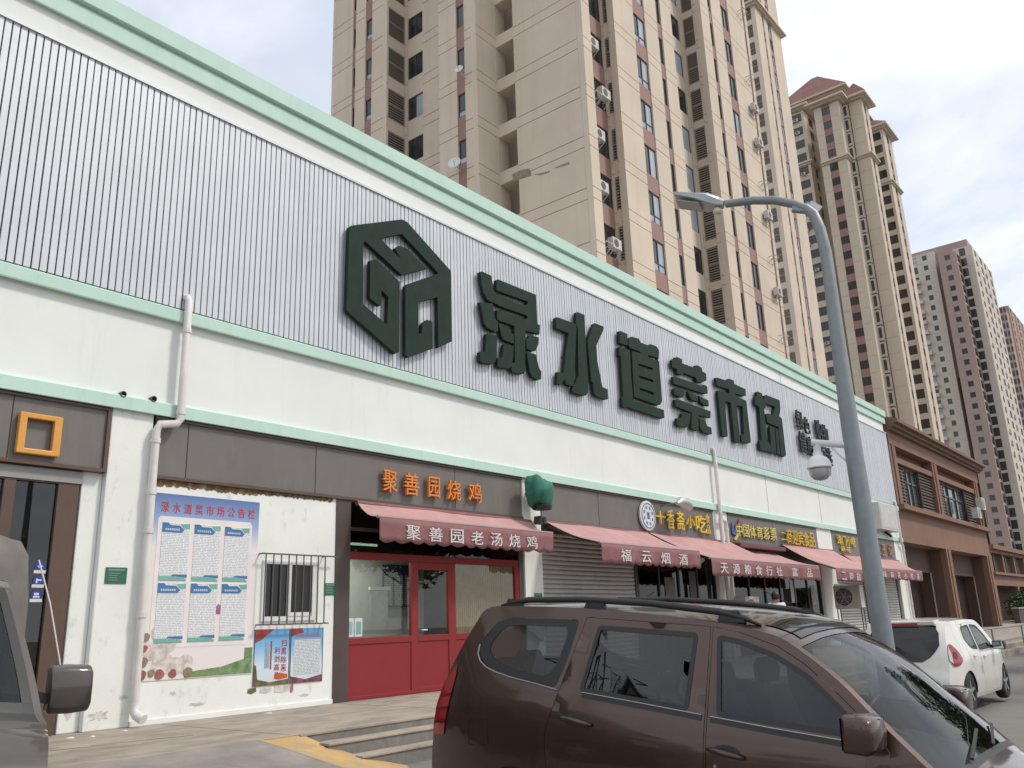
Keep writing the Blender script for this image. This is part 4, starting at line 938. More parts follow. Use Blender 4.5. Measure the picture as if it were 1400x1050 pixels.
# tank-like white cabinet and its tap at the end
cb = thing('wall_cabinet', (40.9, D, 5.5), 'grey metal cabinet on the white wall right of the lamp post', 'cabinet')
MB().box(39.6, D - 0.40, 5.10, 42.2, D - 0.022, 6.30).build('body', mat('cabinet_grey', (0.50, 0.50, 0.48), 0.45), cb, bevel=0.02)
MB().box(39.72, D - 0.412, 5.20, 42.08, D - 0.401, 6.20).build('door', mat('cabinet_grey', (0, 0, 0)), cb, bevel=0.006)
MB().beam((41.2, D - 0.05, 5.09), (41.2, D - 0.30, 4.86), 0.14, 0.1).build('bracket', M_black, cb)
# air-conditioner units on the pavement
def ac_unit(loc, w, h, d_, rz, label, group=None, stand=0.0, parent_name='air_conditioner'):
    t_ = thing(parent_name, loc, label, 'air conditioner', group, rz)
    acm = mat('ac_white', (0.55, 0.53, 0.49), 0.5, var=0.1, stain=(0.35, 0.32, 0.27), stain_amt=0.4)
    MB().box(-w / 2, 0, stand, w / 2, d_, stand + h).build('body', acm, t_, local=True, bevel=0.012)
    gr_ = MB()
    cx, cz, R_ = -w * 0.12, stand + h / 2, h * 0.40
    MB().lathe([(R_, -0.003), (R_ * 0.98, -0.012), (0.02, -0.012)], (cx, 0, cz), 20, axis='y').build('fan_recess', M_black, t_, local=True)
    for q in range(5): gr_.tube([(cx + R_ * (q + 1) / 5 * math.cos(a), -0.018, cz + R_ * (q + 1) / 5 * math.sin(a)) for a in [rad(30 * s) for s in range(13)]], 0.006, 4)
    for q in range(6): gr_.beam((cx, -0.018, cz), (cx + R_ * math.cos(rad(60 * q)), -0.018, cz + R_ * math.sin(rad(60 * q))), 0.01)
    tag(gr_.build('fan_grille', M_pvc, t_, local=True), kind='stuff')
    if stand:
        for sx in (-1, 1):
            for y in (0.05, d_ - 0.05): MB().box(sx * (w / 2 - 0.05) - 0.015, y - 0.015, 0, sx * (w / 2 - 0.05) + 0.015, y + 0.015, stand).build('stand_leg', M_greydk, t_, local=True)
            MB().box(sx * (w / 2 - 0.05) - 0.015, 0.066, stand - 0.03, sx * (w / 2 - 0.05) + 0.015, d_ - 0.066, stand - 0.001).build('stand_rail', M_greydk, t_, local=True)
    return t_
ac_unit((24.6, D - 0.75, 0.46), 0.95, 0.70, 0.36, 0.0, 'pale air conditioner on legs in front of the offset downpipe', stand=1.0)
ac_unit((32.55, D - 0.85, 0.46), 0.95, 0.80, 0.40, rad(-90), 'air conditioner on an iron stand beside the far white pillar', stand=1.30)
# ================================================================== apartment towers
M_tw = mat('beige_render', (0.61, 0.515, 0.41), 0.85, var=0.10, scale=0.25, bump=0.1, bscale=8, stain=(0.49, 0.405, 0.315), stain_scale=(0.8, 0.8, 0.05), stain_amt=0.6)
M_tw2 = mat('far_beige_render', (0.56, 0.485, 0.39), 0.85, var=0.06, scale=0.2, stain=(0.45, 0.385, 0.305), stain_scale=(0.3, 0.3, 0.03), stain_amt=0.35)
M_spand = mat('red_brown_spandrel', (0.30, 0.18, 0.148), 0.8, var=0.1, scale=0.8)
M_groove = mat('render_groove', (0.34, 0.28, 0.22), 0.9)
M_win = mat('window_glass_dark', (0.030, 0.033, 0.036), 0.10, var=0.3, scale=0.9, spec=0.6)
M_palepane = mat('pale_pane', (0.36, 0.40, 0.46), 0.25, var=0.2, scale=0.6)  # paler bluish pane colour for parts of some tower windows
M_wframe = mat('brown_window_frame', (0.075, 0.060, 0.052), 0.5)
M_louv = mat('grey_brown_louvre', (0.30, 0.25, 0.205), 0.6)
M_lback = mat('louvre_backing', (0.075, 0.062, 0.052), 0.9)
M_acw = mat('tower_ac_white', (0.52, 0.50, 0.46), 0.5, var=0.15, scale=2)
M_bracket = mat('pale_bracket', (0.50, 0.47, 0.42), 0.5)
M_roof = mat('maroon_roof_tile', (0.20, 0.085, 0.070), 0.7, var=0.25, scale=0.5, stain=(0.33, 0.22, 0.2), stain_scale=(0.4, 0.4, 0.4), stain_amt=0.3)
RNX = (0, 0, rad(-90))          # faces -X: local x runs along -Y, local -y points to -X

_wm = {}
def win_mesh(w, h, var, fw=0.06):
    k = (round(w, 2), round(h, 2), var)
    if k in _wm: return _wm[k]
    m = MB(); y0, y1 = 0.10, 0.16
    m.box(0, y0, 0, w, y1, fw); m.box(0, y0, h - fw, w, y1, h); m.box(0, y0, fw, fw, y1, h - fw); m.box(w - fw, y0, fw, w, y1, h - fw)
    mull = w * 0.46
    two = w > 0.9
    if two: m.box(mull, y0 - 0.01, fw, mull + 0.05, y1, h - fw)
    low = fw + h * 0.22
    if var in (2, 3): m.box(fw, y0 - 0.005, low, w - fw, y1, low + 0.04)
    yg = 0.13
    def pane(a, b, c, d, mi): m.quad((a, yg, c), (b, yg, c), (b, yg, d), (a, yg, d), mi)
    a = fw; b = w - fw
    if var == 0: pane(a, b, fw, h - fw, 1)
    elif var == 1 and two: pane(a, mull, fw, h - fw, 1); pane(mull + 0.05, b, fw, h - fw, 2)
    elif var == 2: pane(a, b, fw, low, 2); pane(a, b, low + 0.04, h - fw, 1)
    elif var == 3 and two: pane(a, mull, fw, low, 2); pane(a, mull, low + 0.04, h - fw, 1); pane(mull + 0.05, b, fw, h - fw, 2)
    else: pane(a, b, fw, h - fw, 1)
    _wm[k] = m.mesh('window', [M_wframe, M_win, M_palepane]); return _wm[k]
_lm = {}
def louver_mesh(w, h, lm_=None):
    k = (round(w, 2), round(h, 2), lm_)
    if k in _lm: return _lm[k]
    m = MB(); n = max(6, int(h / 0.16)); p = h / n
    m.box(0, 0.03, 0, 0.05, 0.12, h); m.box(w - 0.05, 0.03, 0, w, 0.12, h); m.box(0.05, 0.03, h * 0.5 - 0.03, w - 0.05, 0.12, h * 0.5 + 0.03)
    for i in range(n):
        z = i * p + 0.02
        m.hexa([(0.05, 0.04, z), (w - 0.05, 0.04, z), (w - 0.05, 0.09, z + 0.05), (0.05, 0.09, z + 0.05)], [(0.05, 0.04, z + 0.055), (w - 0.05, 0.04, z + 0.055), (w - 0.05, 0.09, z + 0.105), (0.05, 0.09, z + 0.105)])
    m.quad((0, 0.16, 0), (w, 0.16, 0), (w, 0.16, h), (0, 0.16, h), 1)
    _lm[k] = m.mesh('louvre', [lm_ or M_louv, M_lback]); return _lm[k]
def ac_mesh():
    if 'ac' in _lm: return _lm['ac']
    m = MB(); m.box(0, -0.42, 0, 0.80, -0.10, 0.56)
    m.lathe([(0.22, -0.425), (0.21, -0.43), (0.02, -0.43)], (0.32, 0, 0.28), 14, 1, axis='y')
    for x in (0.1, 0.7):
        m.beam((x, 0, -0.03), (x, -0.46, -0.03), 0.035, mi=2); m.beam((x, 0, -0.40), (x, -0.46, -0.05), 0.03, mi=2)
    _lm['ac'] = m.mesh('air_conditioner', [M_acw, M_greydk, M_bracket]); return _lm['ac']
def br_mesh():
    if 'br' in _lm: return _lm['br']
    m = MB()
    for x in (0.1, 0.7):
        m.beam((x, 0, 0), (x, -0.55, 0), 0.04); m.beam((x, 0, -0.42), (x, -0.5, 0), 0.035)
    m.beam((0.1, -0.5, 0.02), (0.7, -0.5, 0.02), 0.035)
    _lm['br'] = m.mesh('ac_bracket', [M_bracket]); return _lm['br']

def face(tw, a, rot, w, z0, nf, fh, cols=(), wall=None, depth=0.35, grooves=True, zoff=0.0, g=(0.0, 0.62), zmin=0.0, spm=None, ztop=None):
    """one flat side of a tower. a=(x,y) its left end seen from outside, cols=[(t0,t1,kind,z,h,opts)], z measured in the floor"""
    wall = wall or M_tw
    zt_ = z0 + nf * fh + (ztop or 0)
    m = MB(); gv = MB(); sp = MB()
    cols = sorted(cols, key=lambda c_: c_[0])
    edges = [0.0]
    for c_ in cols: edges += [c_[0], c_[1]]
    edges.append(w)
    lev = [z0 + k * fh + o_ for k in range(nf + 1) for o_ in g if zmin < z0 + k * fh + o_ < zt_ - 0.1] if grooves else []
    for i in range(0, len(edges), 2):
        t0, t1 = edges[i], edges[i + 1]
        if t1 - t0 < 0.01: continue
        m.box(t0, 0.05, 0.3, t1, depth, zt_)
        zz = [0.3 - 0.02] + lev + [zt_ + 0.02]
        for q in range(len(zz) - 1):
            m.box(t0, 0.0, zz[q] + 0.02, t1, 0.051, zz[q + 1] - 0.02)
        if t1 - t0 > 0.02 and lev: gv.box(t0 + 0.001, 0.045, max(0.4, lev[0] - 0.1), t1 - 0.001, 0.0495, lev[-1] + 0.1)
    for c_ in cols:
        t0, t1, kind, zo, h = c_[:5]; op = c_[5] if len(c_) > 5 else {}
        tgt = sp if kind in ('win', 'slit') and not op.get('plain') else m
        prev = 0.3
        for k in range(nf):
            zb = z0 + k * fh + zo
            if zb < zmin: continue
            tgt.box(t0 + 0.001, 0.06, prev, t1 - 0.001, depth - 0.01, zb); prev = zb + h
        tgt.box(t0 + 0.001, 0.06, prev, t1 - 0.001, depth - 0.01, zt_)
        if op.get('back'): m.box(t0 - 0.3, depth - 0.009 + op['back'], 0.3, t1 + 0.3, depth + op['back'] + 0.2, zt_)
    A3 = Vector((a[0], a[1], 0))
    o = m.build('wall', wall, tw, local=True, loc=A3 - tw.location, rot=rot)
    if gv.v: tag(gv.build('groove', M_groove, o, local=True), kind='stuff')
    if sp.v: tag(sp.build('spandrel', spm or M_spand, tw, local=True, loc=A3 - tw.location, rot=rot), kind='stuff')
    R = Matrix.Rotation(rot[2], 3, 'Z') if rot else Matrix.Identity(3)
    for c_ in cols:
        t0, t1, kind, zo, h = c_[:5]; op = c_[5] if len(c_) > 5 else {}
        for k in range(nf):
            zb = z0 + k * fh + zo
            if zb < zmin: continue
            loc = A3 - tw.location + R @ Vector((t0, 0, zb))
            if kind in ('win', 'slit'):
                var = op.get('var', [0])
                inst('window', win_mesh(t1 - t0, h, random.choice(var), min(0.06, (t1 - t0) * 0.12)), tw, loc, rot)
                if op.get('ac') and random.random() < op['ac']:
                    for q in range(random.choice((1, 2, 2))):
                        me = ac_mesh() if random.random() < 0.65 else br_mesh()
                        inst('air_conditioner' if me.name.startswith('air') else 'ac_bracket', me, tw, loc + R @ Vector((op.get('acx', 0.05) + q * op.get('acp', 0.95), op.get('acy', 0.0), random.uniform(-0.3, 0.1))), rot)
                if op.get('br') and random.random() < op['br']:
                    me = br_mesh() if random.random() < 0.7 else ac_mesh()
                    inst('ac_bracket' if me.name.startswith('ac_') else 'air_conditioner', me, tw, loc + R @ Vector((op.get('bx', -0.9), 0, 0.2)), rot)
            elif kind == 'louver':
                inst('louvre', louver_mesh(t1 - t0, h), tw, loc, rot)
            elif kind == 'niche':
                inst('window', win_mesh(op['w'], op['h'], 0), tw, loc + R @ Vector((op['t'], depth - 0.02 + op['back'] - 0.28, op['z'])), rot)
    return o

FH = 2.9
# ---------- nearest tower
XE, YS = 32.1, 20.4
ta = thing('apartment_tower', (38, 28, 0.3), 'nearest beige apartment tower with red-brown spandrels and louvred bays, behind the market', 'building')
VX = lambda u, v, Y: onY(u, v, Y).x
VY = lambda u, v, X: onX(u, v, X).y
NA = 17; ZA = 1.35
# -X side, from the near corner towards the back
yn0, yn1 = VY(705, 136, XE), VY(678.7, 130, XE)                # niche column
Yd = yn1
XC = VX(652.5, 124, Yd)
yC = VY(600, 100, XC)
XA = 30.17
YlA = VY(528.7, 98, XA); XB = VX(555, 98, YlA)
yA = VY(454.2, 87.6, XA)
# E wall (big blank) with the niche column; local t runs from far (yn1) to near (YS)
wE = yn1 - YS - 0.36
face(ta, (XE, yn1), RNX, wE, ZA, NA, FH, [(0.02, yn1 - yn0, 'niche', 0.75, 2.15, {'back': 0.9, 'w': 0.55, 'h': 1.5, 't': (yn1 - yn0) - 0.58, 'z': 0.35, 'plain': 1})], depth=0.9, zmin=6)
# D return, faces -Y, from XC to XE
face(ta, (XC, Yd), (0, 0, 0), XE - XC, ZA, NA, FH, zmin=6)
# C wall, faces -X
cw0 = yC - VY(624.8, 124, XC); cw1 = yC - VY(635.9, 124, XC)
face(ta, (XC, yC), RNX, yC - Yd - 0.35, ZA, NA, FH, [(cw0, cw1, 'win', 1.1, 1.45, {'var': [0, 2, 2]})], zmin=6)
# B recess wall, faces -X
bw0, bw1 = YlA - VY(557, 98, XB), YlA - VY(578, 98, XB)
face(ta, (XB, YlA + 0.35), RNX, YlA - yC + 0.35, ZA, NA, FH, [(0.35 + bw0, 0.35 + bw1, 'win', 0.95, 1.55, {'var': [0, 0, 1], 'plain': 1})], zmin=6)
# louvre face, faces -Y
face(ta, (XA, YlA), (0, 0, 0), XB - XA, ZA, NA, FH, [(0.14, XB - XA - 0.06, 'louver', 0.62, 2.05)], zmin=6)
# A wall, faces -X
face(ta, (XA, yA), RNX, yA - YlA - 0.35, ZA, NA, FH, [(yA - VY(481.6, 98, XA), yA - VY(485.6, 98, XA), 'slit', 1.1, 1.45, {'var': [0]}), (yA - VY(499, 98, XA), yA - VY(508, 98, XA), 'win', 1.1, 1.45, {'var': [0, 2]})], zmin=6)
# -Y side
x_s0 = VX(811, 98, YS); x_n1 = VX(845.7, 109.5, YS)
yb1 = VY(828.2, 109.5, x_n1)
face(ta, (XE, YS), (0, 0, 0), x_s0 - XE, ZA, NA, FH, zmin=6)
face(ta, (XE + 0.3, yb1), (0, 0, 0), x_n1 - XE - 0.3, ZA, NA, FH, [(x_s0 - XE - 0.3 + 0.05, x_n1 - XE - 0.32, 'win', 0.85, 1.75, {'var': [0], 'ac': 0.97, 'acy': -(yb1 - YS) * 0.45, 'acx': -0.1, 'acp': 0.85})], zmin=6)
face(ta, (x_n1, yb1), RNX, yb1 - YS - 0.35, ZA, NA, FH, [(0.08, yb1 - YS - 0.42, 'louver', 0.8, 1.9)], zmin=6)
x_n2 = VX(925.7, 109.5, YS)
tx_ = lambda u, v: VX(u, v, YS) - x_n1
face(ta, (x_n1, YS), (0, 0, 0), x_n2 - x_n1, ZA, NA, FH, [(tx_(871, 83), tx_(886.5, 83), 'win', 0.85, 1.85, {'var': [1, 1, 3, 3]}), (tx_(906.6, 120.5), tx_(912.8, 120.5), 'slit', 0.85, 1.85, {'var': [0, 2, 2]})], zmin=6)
x_s2 = VX(968.4, 109.5, YS)
yb2 = VY(940, 120, x_s2)
face(ta, (x_n2 - 0.2, yb2), (0, 0, 0), x_s2 - x_n2 + 0.2, ZA, NA, FH, [(0.5, x_s2 - x_n2 - 0.1, 'win', 0.85, 1.75, {'var': [0, 0, 1], 'plain': 1})], zmin=6)
face(ta, (x_s2, yb2), RNX, yb2 - YS - 0.35, ZA, NA, FH, [(0.12, yb2 - YS - 0.62, 'louver', 0.42, 2.35)], zmin=6)
x_end = VX(1055.6, 300, YS)
tx_ = lambda u, v: VX(u, v, YS) - x_s2
face(ta, (x_s2, YS), (0, 0, 0), x_end - x_s2, ZA, NA, FH, [(tx_(975.2, 76), tx_(979.6, 76), 'slit', 0.85, 1.85, {'var': [0, 2]}), (tx_(990.3, 57), tx_(999.6, 57), 'win', 0.85, 1.85, {'var': [1, 0, 3]}), (tx_(1050.2, 300), tx_(1052.6, 300), 'slit', 0.85, 1.85, {'var': [0], 'br': 0.75, 'bx': -1.0})], zmin=6)
# closing core so that nothing shows through
core = MB(); zt_ = ZA + NA * FH
core.box(XE + 1.9, max(yb1, yb2) + 1.2, 0.3, x_end - 0.3, yA, zt_ - 0.1)
core.box(XB + 0.4, yC + 0.3, 0.3, XE + 1.9, yA - 0.3, zt_ - 0.1)
core.box(x_end - 0.35, YS + 0.36, 0.3, x_end - 0.001, yA, zt_)
core.box(XA + 0.36, yA - 0.3, 0.3, x_end - 0.4, yA - 0.001, zt_)
core.build('core', M_tw, ta)
# dishes on the near tower
for u, v, k in ((622, 224, 0), (628, 96, 1)):
    p = onX(u, v, XC - 0.5)
    t_ = thing('satellite_dish', p, ('lower white satellite dish on the shaded side of the nearest tower', 'upper white satellite dish on the shaded side of the nearest tower')[k], 'satellite dish')
    m_ = MB(); prof = [(0.02, 0.0), (0.16, 0.015), (0.30, 0.06), (0.37, 0.11), (0.36, 0.12), (0.28, 0.075), (0.02, 0.02)]
    if k: prof = [(r * 0.7, h) for r, h in prof]
    o = m_.lathe(prof, (0, 0, 0), 20).build('dish', mat('dish_white', (0.68, 0.67, 0.62), 0.5), t_, local=True, smooth=True); o.rotation_euler = (rad(75), 0, rad(-70))
    MB().beam((0, 0, 0), (0.5, 0.05, -0.25), 0.04).build('arm', M_bracket, t_, local=True)
    MB().beam((0.02, 0, -0.25), (-0.28, -0.16, 0.02), 0.025).build('feed_arm', M_bracket, t_, local=True)

# torn render patch on the blank wall
tp = MB()
for pl in ([(713, 232), (724, 230), (727, 240), (715, 244), (702, 248), (700, 238)], [(728, 238), (738, 237), (752, 233), (751, 236), (738, 240)], [(757, 230), (765, 226), (779, 221), (778, 225), (766, 229)]):
    Q = [onX(u, v, XE - 0.004) for u, v in pl]
    tp.add([(q.x, q.y, q.z) for q in Q], [tuple(range(len(Q)))])
tag(tp.build('render_damage', mat('bare_render', (0.30, 0.24, 0.19), 0.95, var=0.4, scale=6), ta), kind='stuff')

# ---------- second tower of the row (behind, right of the nearest)
tb = thing('apartment_tower', (112, 48, 0.3), 'narrow beige tower just right of and behind the nearest one, reaching the picture top', 'building')
FB = 2.9; Ya2 = 36.5
xc2 = VX(1072.5, 322, Ya2); xr2 = VX(1102, 300, Ya2)
zc2 = onY(1037, 12.4, Ya2).z
NB = 31; ZB = zc2 - 27 * FB
face(tb, (xc2, Ya2 + 9.0), RNX, 9.0 - 0.35, ZB, NB, FB, [(0.5, 5.6, 'win', 0.6, 2.0, {'plain': 1, 'var': [0]}), (6.0, 8.4, 'louver', 0.6, 2.05)], wall=M_tw, grooves=False, zmin=12)
t2 = lambda u, v: VX(u, v, Ya2) - xc2
face(tb, (xc2, Ya2), (0, 0, 0), xr2 - xc2, ZB, NB, FB, [(t2(1080.0, 310), t2(1081.8, 310), 'slit', 0.8, 1.9, {'var': [0]}), (t2(1087.3, 313), t2(1091.5, 313), 'win', 0.8, 1.9, {'var': [0, 1, 1], 'br': 0.12, 'bx': -1.2})], wall=M_tw, grooves=False, zmin=12)
cm = MB(); cm.box(xc2 + 0.36, Ya2 + 0.36, 0.3, xr2 - 0.001, Ya2 + 16, ZB + NB * FB); cm.build('core', M_tw, tb)
def eave(tw, x0, y0, x1, y1, z, ov=0.9, th=0.35, mm=None):
    m_ = MB(); m_.box(x0 - ov, y0 - ov, z, x1 + ov, y1 + ov, z + th); m_.box(x0 - ov * 0.5, y0 - ov * 0.5, z - 0.3, x1 + ov * 0.5, y1 + ov * 0.5, z - 0.001)
    return m_.build('eave', mm or M_tw, tw)
eave(tb, xc2, Ya2, xr2, Ya2 + 12, zc2, 0.7, 0.3); eave(tb, xc2, Ya2, xr2, Ya2 + 12, ZB + NB * FB + 0.1, 1.2, 0.5)
hr = MB(); hr.loft([[(xc2 - 1.6, Ya2 - 1.6, ZB + NB * FB + 0.61), (xr2 + 1.6, Ya2 - 1.6, ZB + NB * FB + 0.61), (xr2 + 1.6, Ya2 + 14, ZB + NB * FB + 0.61), (xc2 - 1.6, Ya2 + 14, ZB + NB * FB + 0.61)],
                   [(xc2 + 4, Ya2 + 5, ZB + NB * FB + 4), (xr2 - 4, Ya2 + 5, ZB + NB * FB + 4), (xr2 - 4, Ya2 + 8, ZB + NB * FB + 4), (xc2 + 4, Ya2 + 8, ZB + NB * FB + 4)]]); hr.build('roof', M_roof, tb)

# ---------- tower with maroon hipped roofs (third)
tc3 = thing('apartment_tower', (150, 55, 0.3), 'tall beige tower with stepped wings and maroon hipped roofs right of the lamp arm', 'building')
def hip(tw, x0, y0, x1, y1, z, h, ov=1.3):
    a = [(x0 - ov, y0 - ov, z), (x1 + ov, y0 - ov, z), (x1 + ov, y1 + ov, z), (x0 - ov, y1 + ov, z)]
    ins = min(x1 - x0, y1 - y0) / 2 * 0.9
    b = [(x0 + ins, y0 + ins, z + h), (x1 - ins, y0 + ins, z + h), (x1 - ins, y1 - ins, z + h), (x0 + ins, y1 - ins, z + h)]
    MB().loft([a, b]).build('roof', M_roof, tw)
    e_ = MB(); e_.box(x0 - ov, y0 - ov, z - 0.4, x1 + ov, y1 + ov, z - 0.002); e_.box(x0 - ov * 0.45, y0 - ov * 0.45, z - 0.75, x1 + ov * 0.45, y1 + ov * 0.45, z - 0.401); e_.build('eave', M_tw2, tw)
def wing(tw, X, ya, yb, xr, ztop, nf, fh, colsX=(), colsY=(), ledge=None, roof_h=2.2, roof=True, wall=None, zmin=8, ov=1.2, spm=None):
    """block with a -X side (ya near, yb far) and a -Y side running to xr"""
    z0 = ztop - nf * fh
    face(tw, (X, yb), RNX, yb - ya - 0.35, z0, nf, fh, colsX, wall=wall or M_tw2, grooves=True, g=(0.0,), zmin=zmin, spm=spm)
    face(tw, (X, ya), (0, 0, 0), xr - X, z0, nf, fh, colsY, wall=wall or M_tw2, grooves=False, zmin=zmin, spm=spm)
    m_ = MB(); m_.box(X + 0.36, ya + 0.36, 0.3, xr - 0.001, yb - 0.001, ztop + 0.05); m_.build('core', wall or M_tw2, tw)
    if ledge:
        for z in ledge:
            l_ = MB(); l_.box(X - 0.55, ya - 0.55, z, xr + 0.4, yb, z + 0.3); l_.box(X - 0.25, ya - 0.25, z - 0.35, xr + 0.2, yb, z - 0.001); l_.build('ledge', wall or M_tw2, tw)
    if roof: hip(tw, X, ya, xr, yb, ztop + 0.8, roof_h, ov)
FC = 2.9
def bays(tw, X, ya, yb, z0, nf, fh, zmin=8):
    """projecting glazed bays on a -X side between ya (near) and yb (far)"""
    w = yb - ya; b = MB(); b.box(0, -0.9, 0.05, w, 0, 0.45); b.box(0, -0.9, fh - 0.55, w, 0, fh - 0.25)
    for t in (0, w * 0.5 - 0.05, w - 0.1): b.box(t, -0.9, 0.45, t + 0.1, -0.8, fh - 0.55)
    b.box(w - 0.1, -0.8, 0.45, w, 0, fh - 0.55); b.quad((0.1, -0.84, 0.45), (w - 0.1, -0.84, 0.45), (w - 0.1, -0.84, fh - 0.55), (0.1, -0.84, fh - 0.55), 1)
    b.quad((w - 0.05, -0.84, 0.45), (w - 0.05, 0, 0.45), (w - 0.05, 0, fh - 0.55), (w - 0.05, -0.84, fh - 0.55), 1)
    me = b.mesh('bay_window', [M_tw2, mat('bay_glass', (0.055, 0.050, 0.046), 0.35, var=0.3, scale=0.5)])
    for k in range(nf):
        if z0 + k * fh > zmin: inst('bay_window', me, tw, Vector((X, yb, z0 + k * fh)) - tw.location, RNX)
X2 = 146.0
def ylim(u, v, X): return onX(u, v, X).y
W2b, W2a = ylim(1112, 150, X2), ylim(1146.5, 144, X2)
z2 = onX(1130, 143, X2).z
wing(tc3, X2, W2a, W2b, X2 + 14, z2, 30, FC, [(1.4, 2.9, 'win', 0.9, 1.5, {'var': [0]})], [], ledge=(z2 - 4 * FC,), roof_h=2.5, roof=False)
hip(tc3, X2, W2a, X2 + 14, W2b, z2 + 0.9, 2.0)
bays(tc3, 149.0, ylim(1160, 150, 149) + 0.05, ylim(1148.5, 150, 149) - 0.05, z2 - 30 * FC, 30, FC)
MB().box(149.002, ylim(1160, 150, 149), 0.3, X2 + 14, W2a + 0.3, z2 + 0.3).build('wall', M_tw2, tc3)
X3 = 149.0
W3b, W3a = ylim(1160, 142, X3), ylim(1177.5, 140, X3)
z3 = onX(1170, 137, X3).z
xr3 = VX(1189.5, 165, W3a)
wing(tc3, X3, W3a, W3b, xr3, z3, 30, FC, [], [((xr3 - X3) * 0.35, (xr3 - X3) * 0.6, 'win', 0.9, 1.5, {'var': [0]})], ledge=(z3 - 4 * FC,), roof_h=3.4)
X4 = 170.0
W4b, W4a = ylim(1190, 180, X4), ylim(1206.5, 180, X4)
z4 = onX(1200, 178, X4).z
xr4 = VX(1217, 182, W4a)
wing(tc3, X4, W4a, W4b + 3, xr4, z4, 30, FC, [(3.2, 4.8, 'win', 0.7, 1.8, {'var': [0], 'plain': 1})], [((xr4 - X4) * 0.4, (xr4 - X4) * 0.62, 'win', 0.9, 1.5, {'var': [0]})], ledge=(z4 - 4.2 * FC,), roof_h=3.4)
X1w = 152.0
W1b, W1a = ylim(1070, 160, X1w), ylim(1097.5, 150, X1w)
z1_ = onX(1097, 150, X1w).z
wing(tc3, X1w, W1a, W1b, X1w + 8, z1_, 30, FC, [(1.2, 3.6, 'win', 0.7, 1.7, {'plain': 1, 'var': [0], 'ac': 0.5}), (W1b - W1a - 4.2, W1b - W1a - 2.6, 'win', 0.9, 1.5, {'var': [0]})], [(2.5, 5.0, 'win', 0.7, 1.9, {'var': [0], 'plain': 1})], ledge=(z1_ - 4 * FC,), roof_h=1.0)
# recessed link and the tall roof over the middle
MB().box(X2 + 10, W2b - 2, 0.3, X1w + 20, W1a + 4, z2 - 1).build('wall', M_tw2, tc3)
xm = 158.0
ym0, ym1 = ylim(1150, 118, xm), ylim(1085, 120, xm) + 4
zm = onX(1120, 138, xm).z
MB().box(xm, ym0, 60, xm + 16, ym1, zm + 0.3).build('wall', M_tw2, tc3)
hip(tc3, xm, ym0, xm + 16, ym1, zm + 1.1, 8.5, 1.2)

# ---------- pink and cream tower (fourth)
M_pink = mat('pinkish_render', (0.36, 0.27, 0.235), 0.85, var=0.06, scale=0.15)
M_cream = mat('cream_render', (0.56, 0.50, 0.43), 0.85, var=0.06, scale=0.15)
td = thing('apartment_tower', (240, 55, 0.3), 'pinkish brown and cream tower with white balconies above the brown building', 'building')
X5 = 236.0
a5, b5 = ylim(1306.5, 345, X5), ylim(1283.5, 360, X5)
z5 = onX(1297, 345, X5).z
wing(td, X5, a5, b5, X5 + 8, z5, 32, FC, [(1.6, 2.9, 'win', 0.9, 1.4, {'var': [0], 'plain': 1})], [(0.8, 4.4, 'win', 0.35, 2.2, {'var': [0], 'plain': 1})], roof=False, wall=M_pink)
X6 = 241.0
a6, b6 = ylim(1327.5, 335, X6), a5 + 1.5
z6 = onX(1325, 335, X6).z
wing(td, X6, a6, b6 - 0.0, X6 + 26, z6, 32, FC, [(b6 - ylim(1311, 345, X6), b6 - ylim(1319, 342, X6), 'win', 0.35, 2.2, {'var': [0], 'plain': 1})], [(3, 5, 'win', 0.8, 1.6, {'var': [0], 'plain': 1, 'br': 0.5, 'bx': -1}), (9, 12, 'win', 0.6, 1.9, {'var': [0], 'plain': 1}), (15, 17, 'win', 0.8, 1.6, {'var': [0], 'plain': 1, 'br': 0.5, 'bx': -1}), (21, 24, 'win', 0.6, 1.9, {'var': [0], 'plain': 1})], roof=False, wall=M_cream)
# penthouse block
MB().box(X6 + 1, a6 + 1.0, 60, X6 + 16, b5 + 9, z6 + 2.3).build('penthouse', M_pink, td)
# balconied left block
X7 = 240.0
a7, b7 = ylim(1277, 350, X7), ylim(1238, 362, X7)
z7 = onX(1262, 347, X7).z
wing(td, X7, a7, b7, X7 + 7, z7, 32, FC, [(b7 - a7 - 3.0, b7 - a7 - 1.9, 'win', 0.9, 1.4, {'var': [0], 'plain': 1}), (0.8, b7 - a7 - 4.6, 'win', 0.5, 1.9, {'var': [1, 3, 0], 'plain': 1})], [], roof=False, wall=M_cream)
bm_ = MB(); wb = b7 - a7 - 5.0
bm_.box(0, -1.3, 0, wb, 0.02, 0.18); bm_.box(0, -1.3, 0.18, wb * 0.55, -1.2, 1.0, 1); bm_.box(wb * 0.55, -1.3, 0.18, wb, -1.22, 0.95); bm_.box(wb - 0.1, -1.2, 0.18, wb, 0, 0.95)
bme = bm_.mesh('balcony', [M_cream, mat('balcony_white', (0.52, 0.48, 0.43), 0.7)])
for k in range(30):
    z = z7 - 32 * FC + k * FC + 0.2
    if z > 8: inst('balcony', bme, td, Vector((X7, b7 - 0.6, z)) - td.location, RNX)
MB().box(X7 + 5, a7 - 3, 0.3, X5 + 16, b5 + 2, z5).build('wall', M_pink, td)

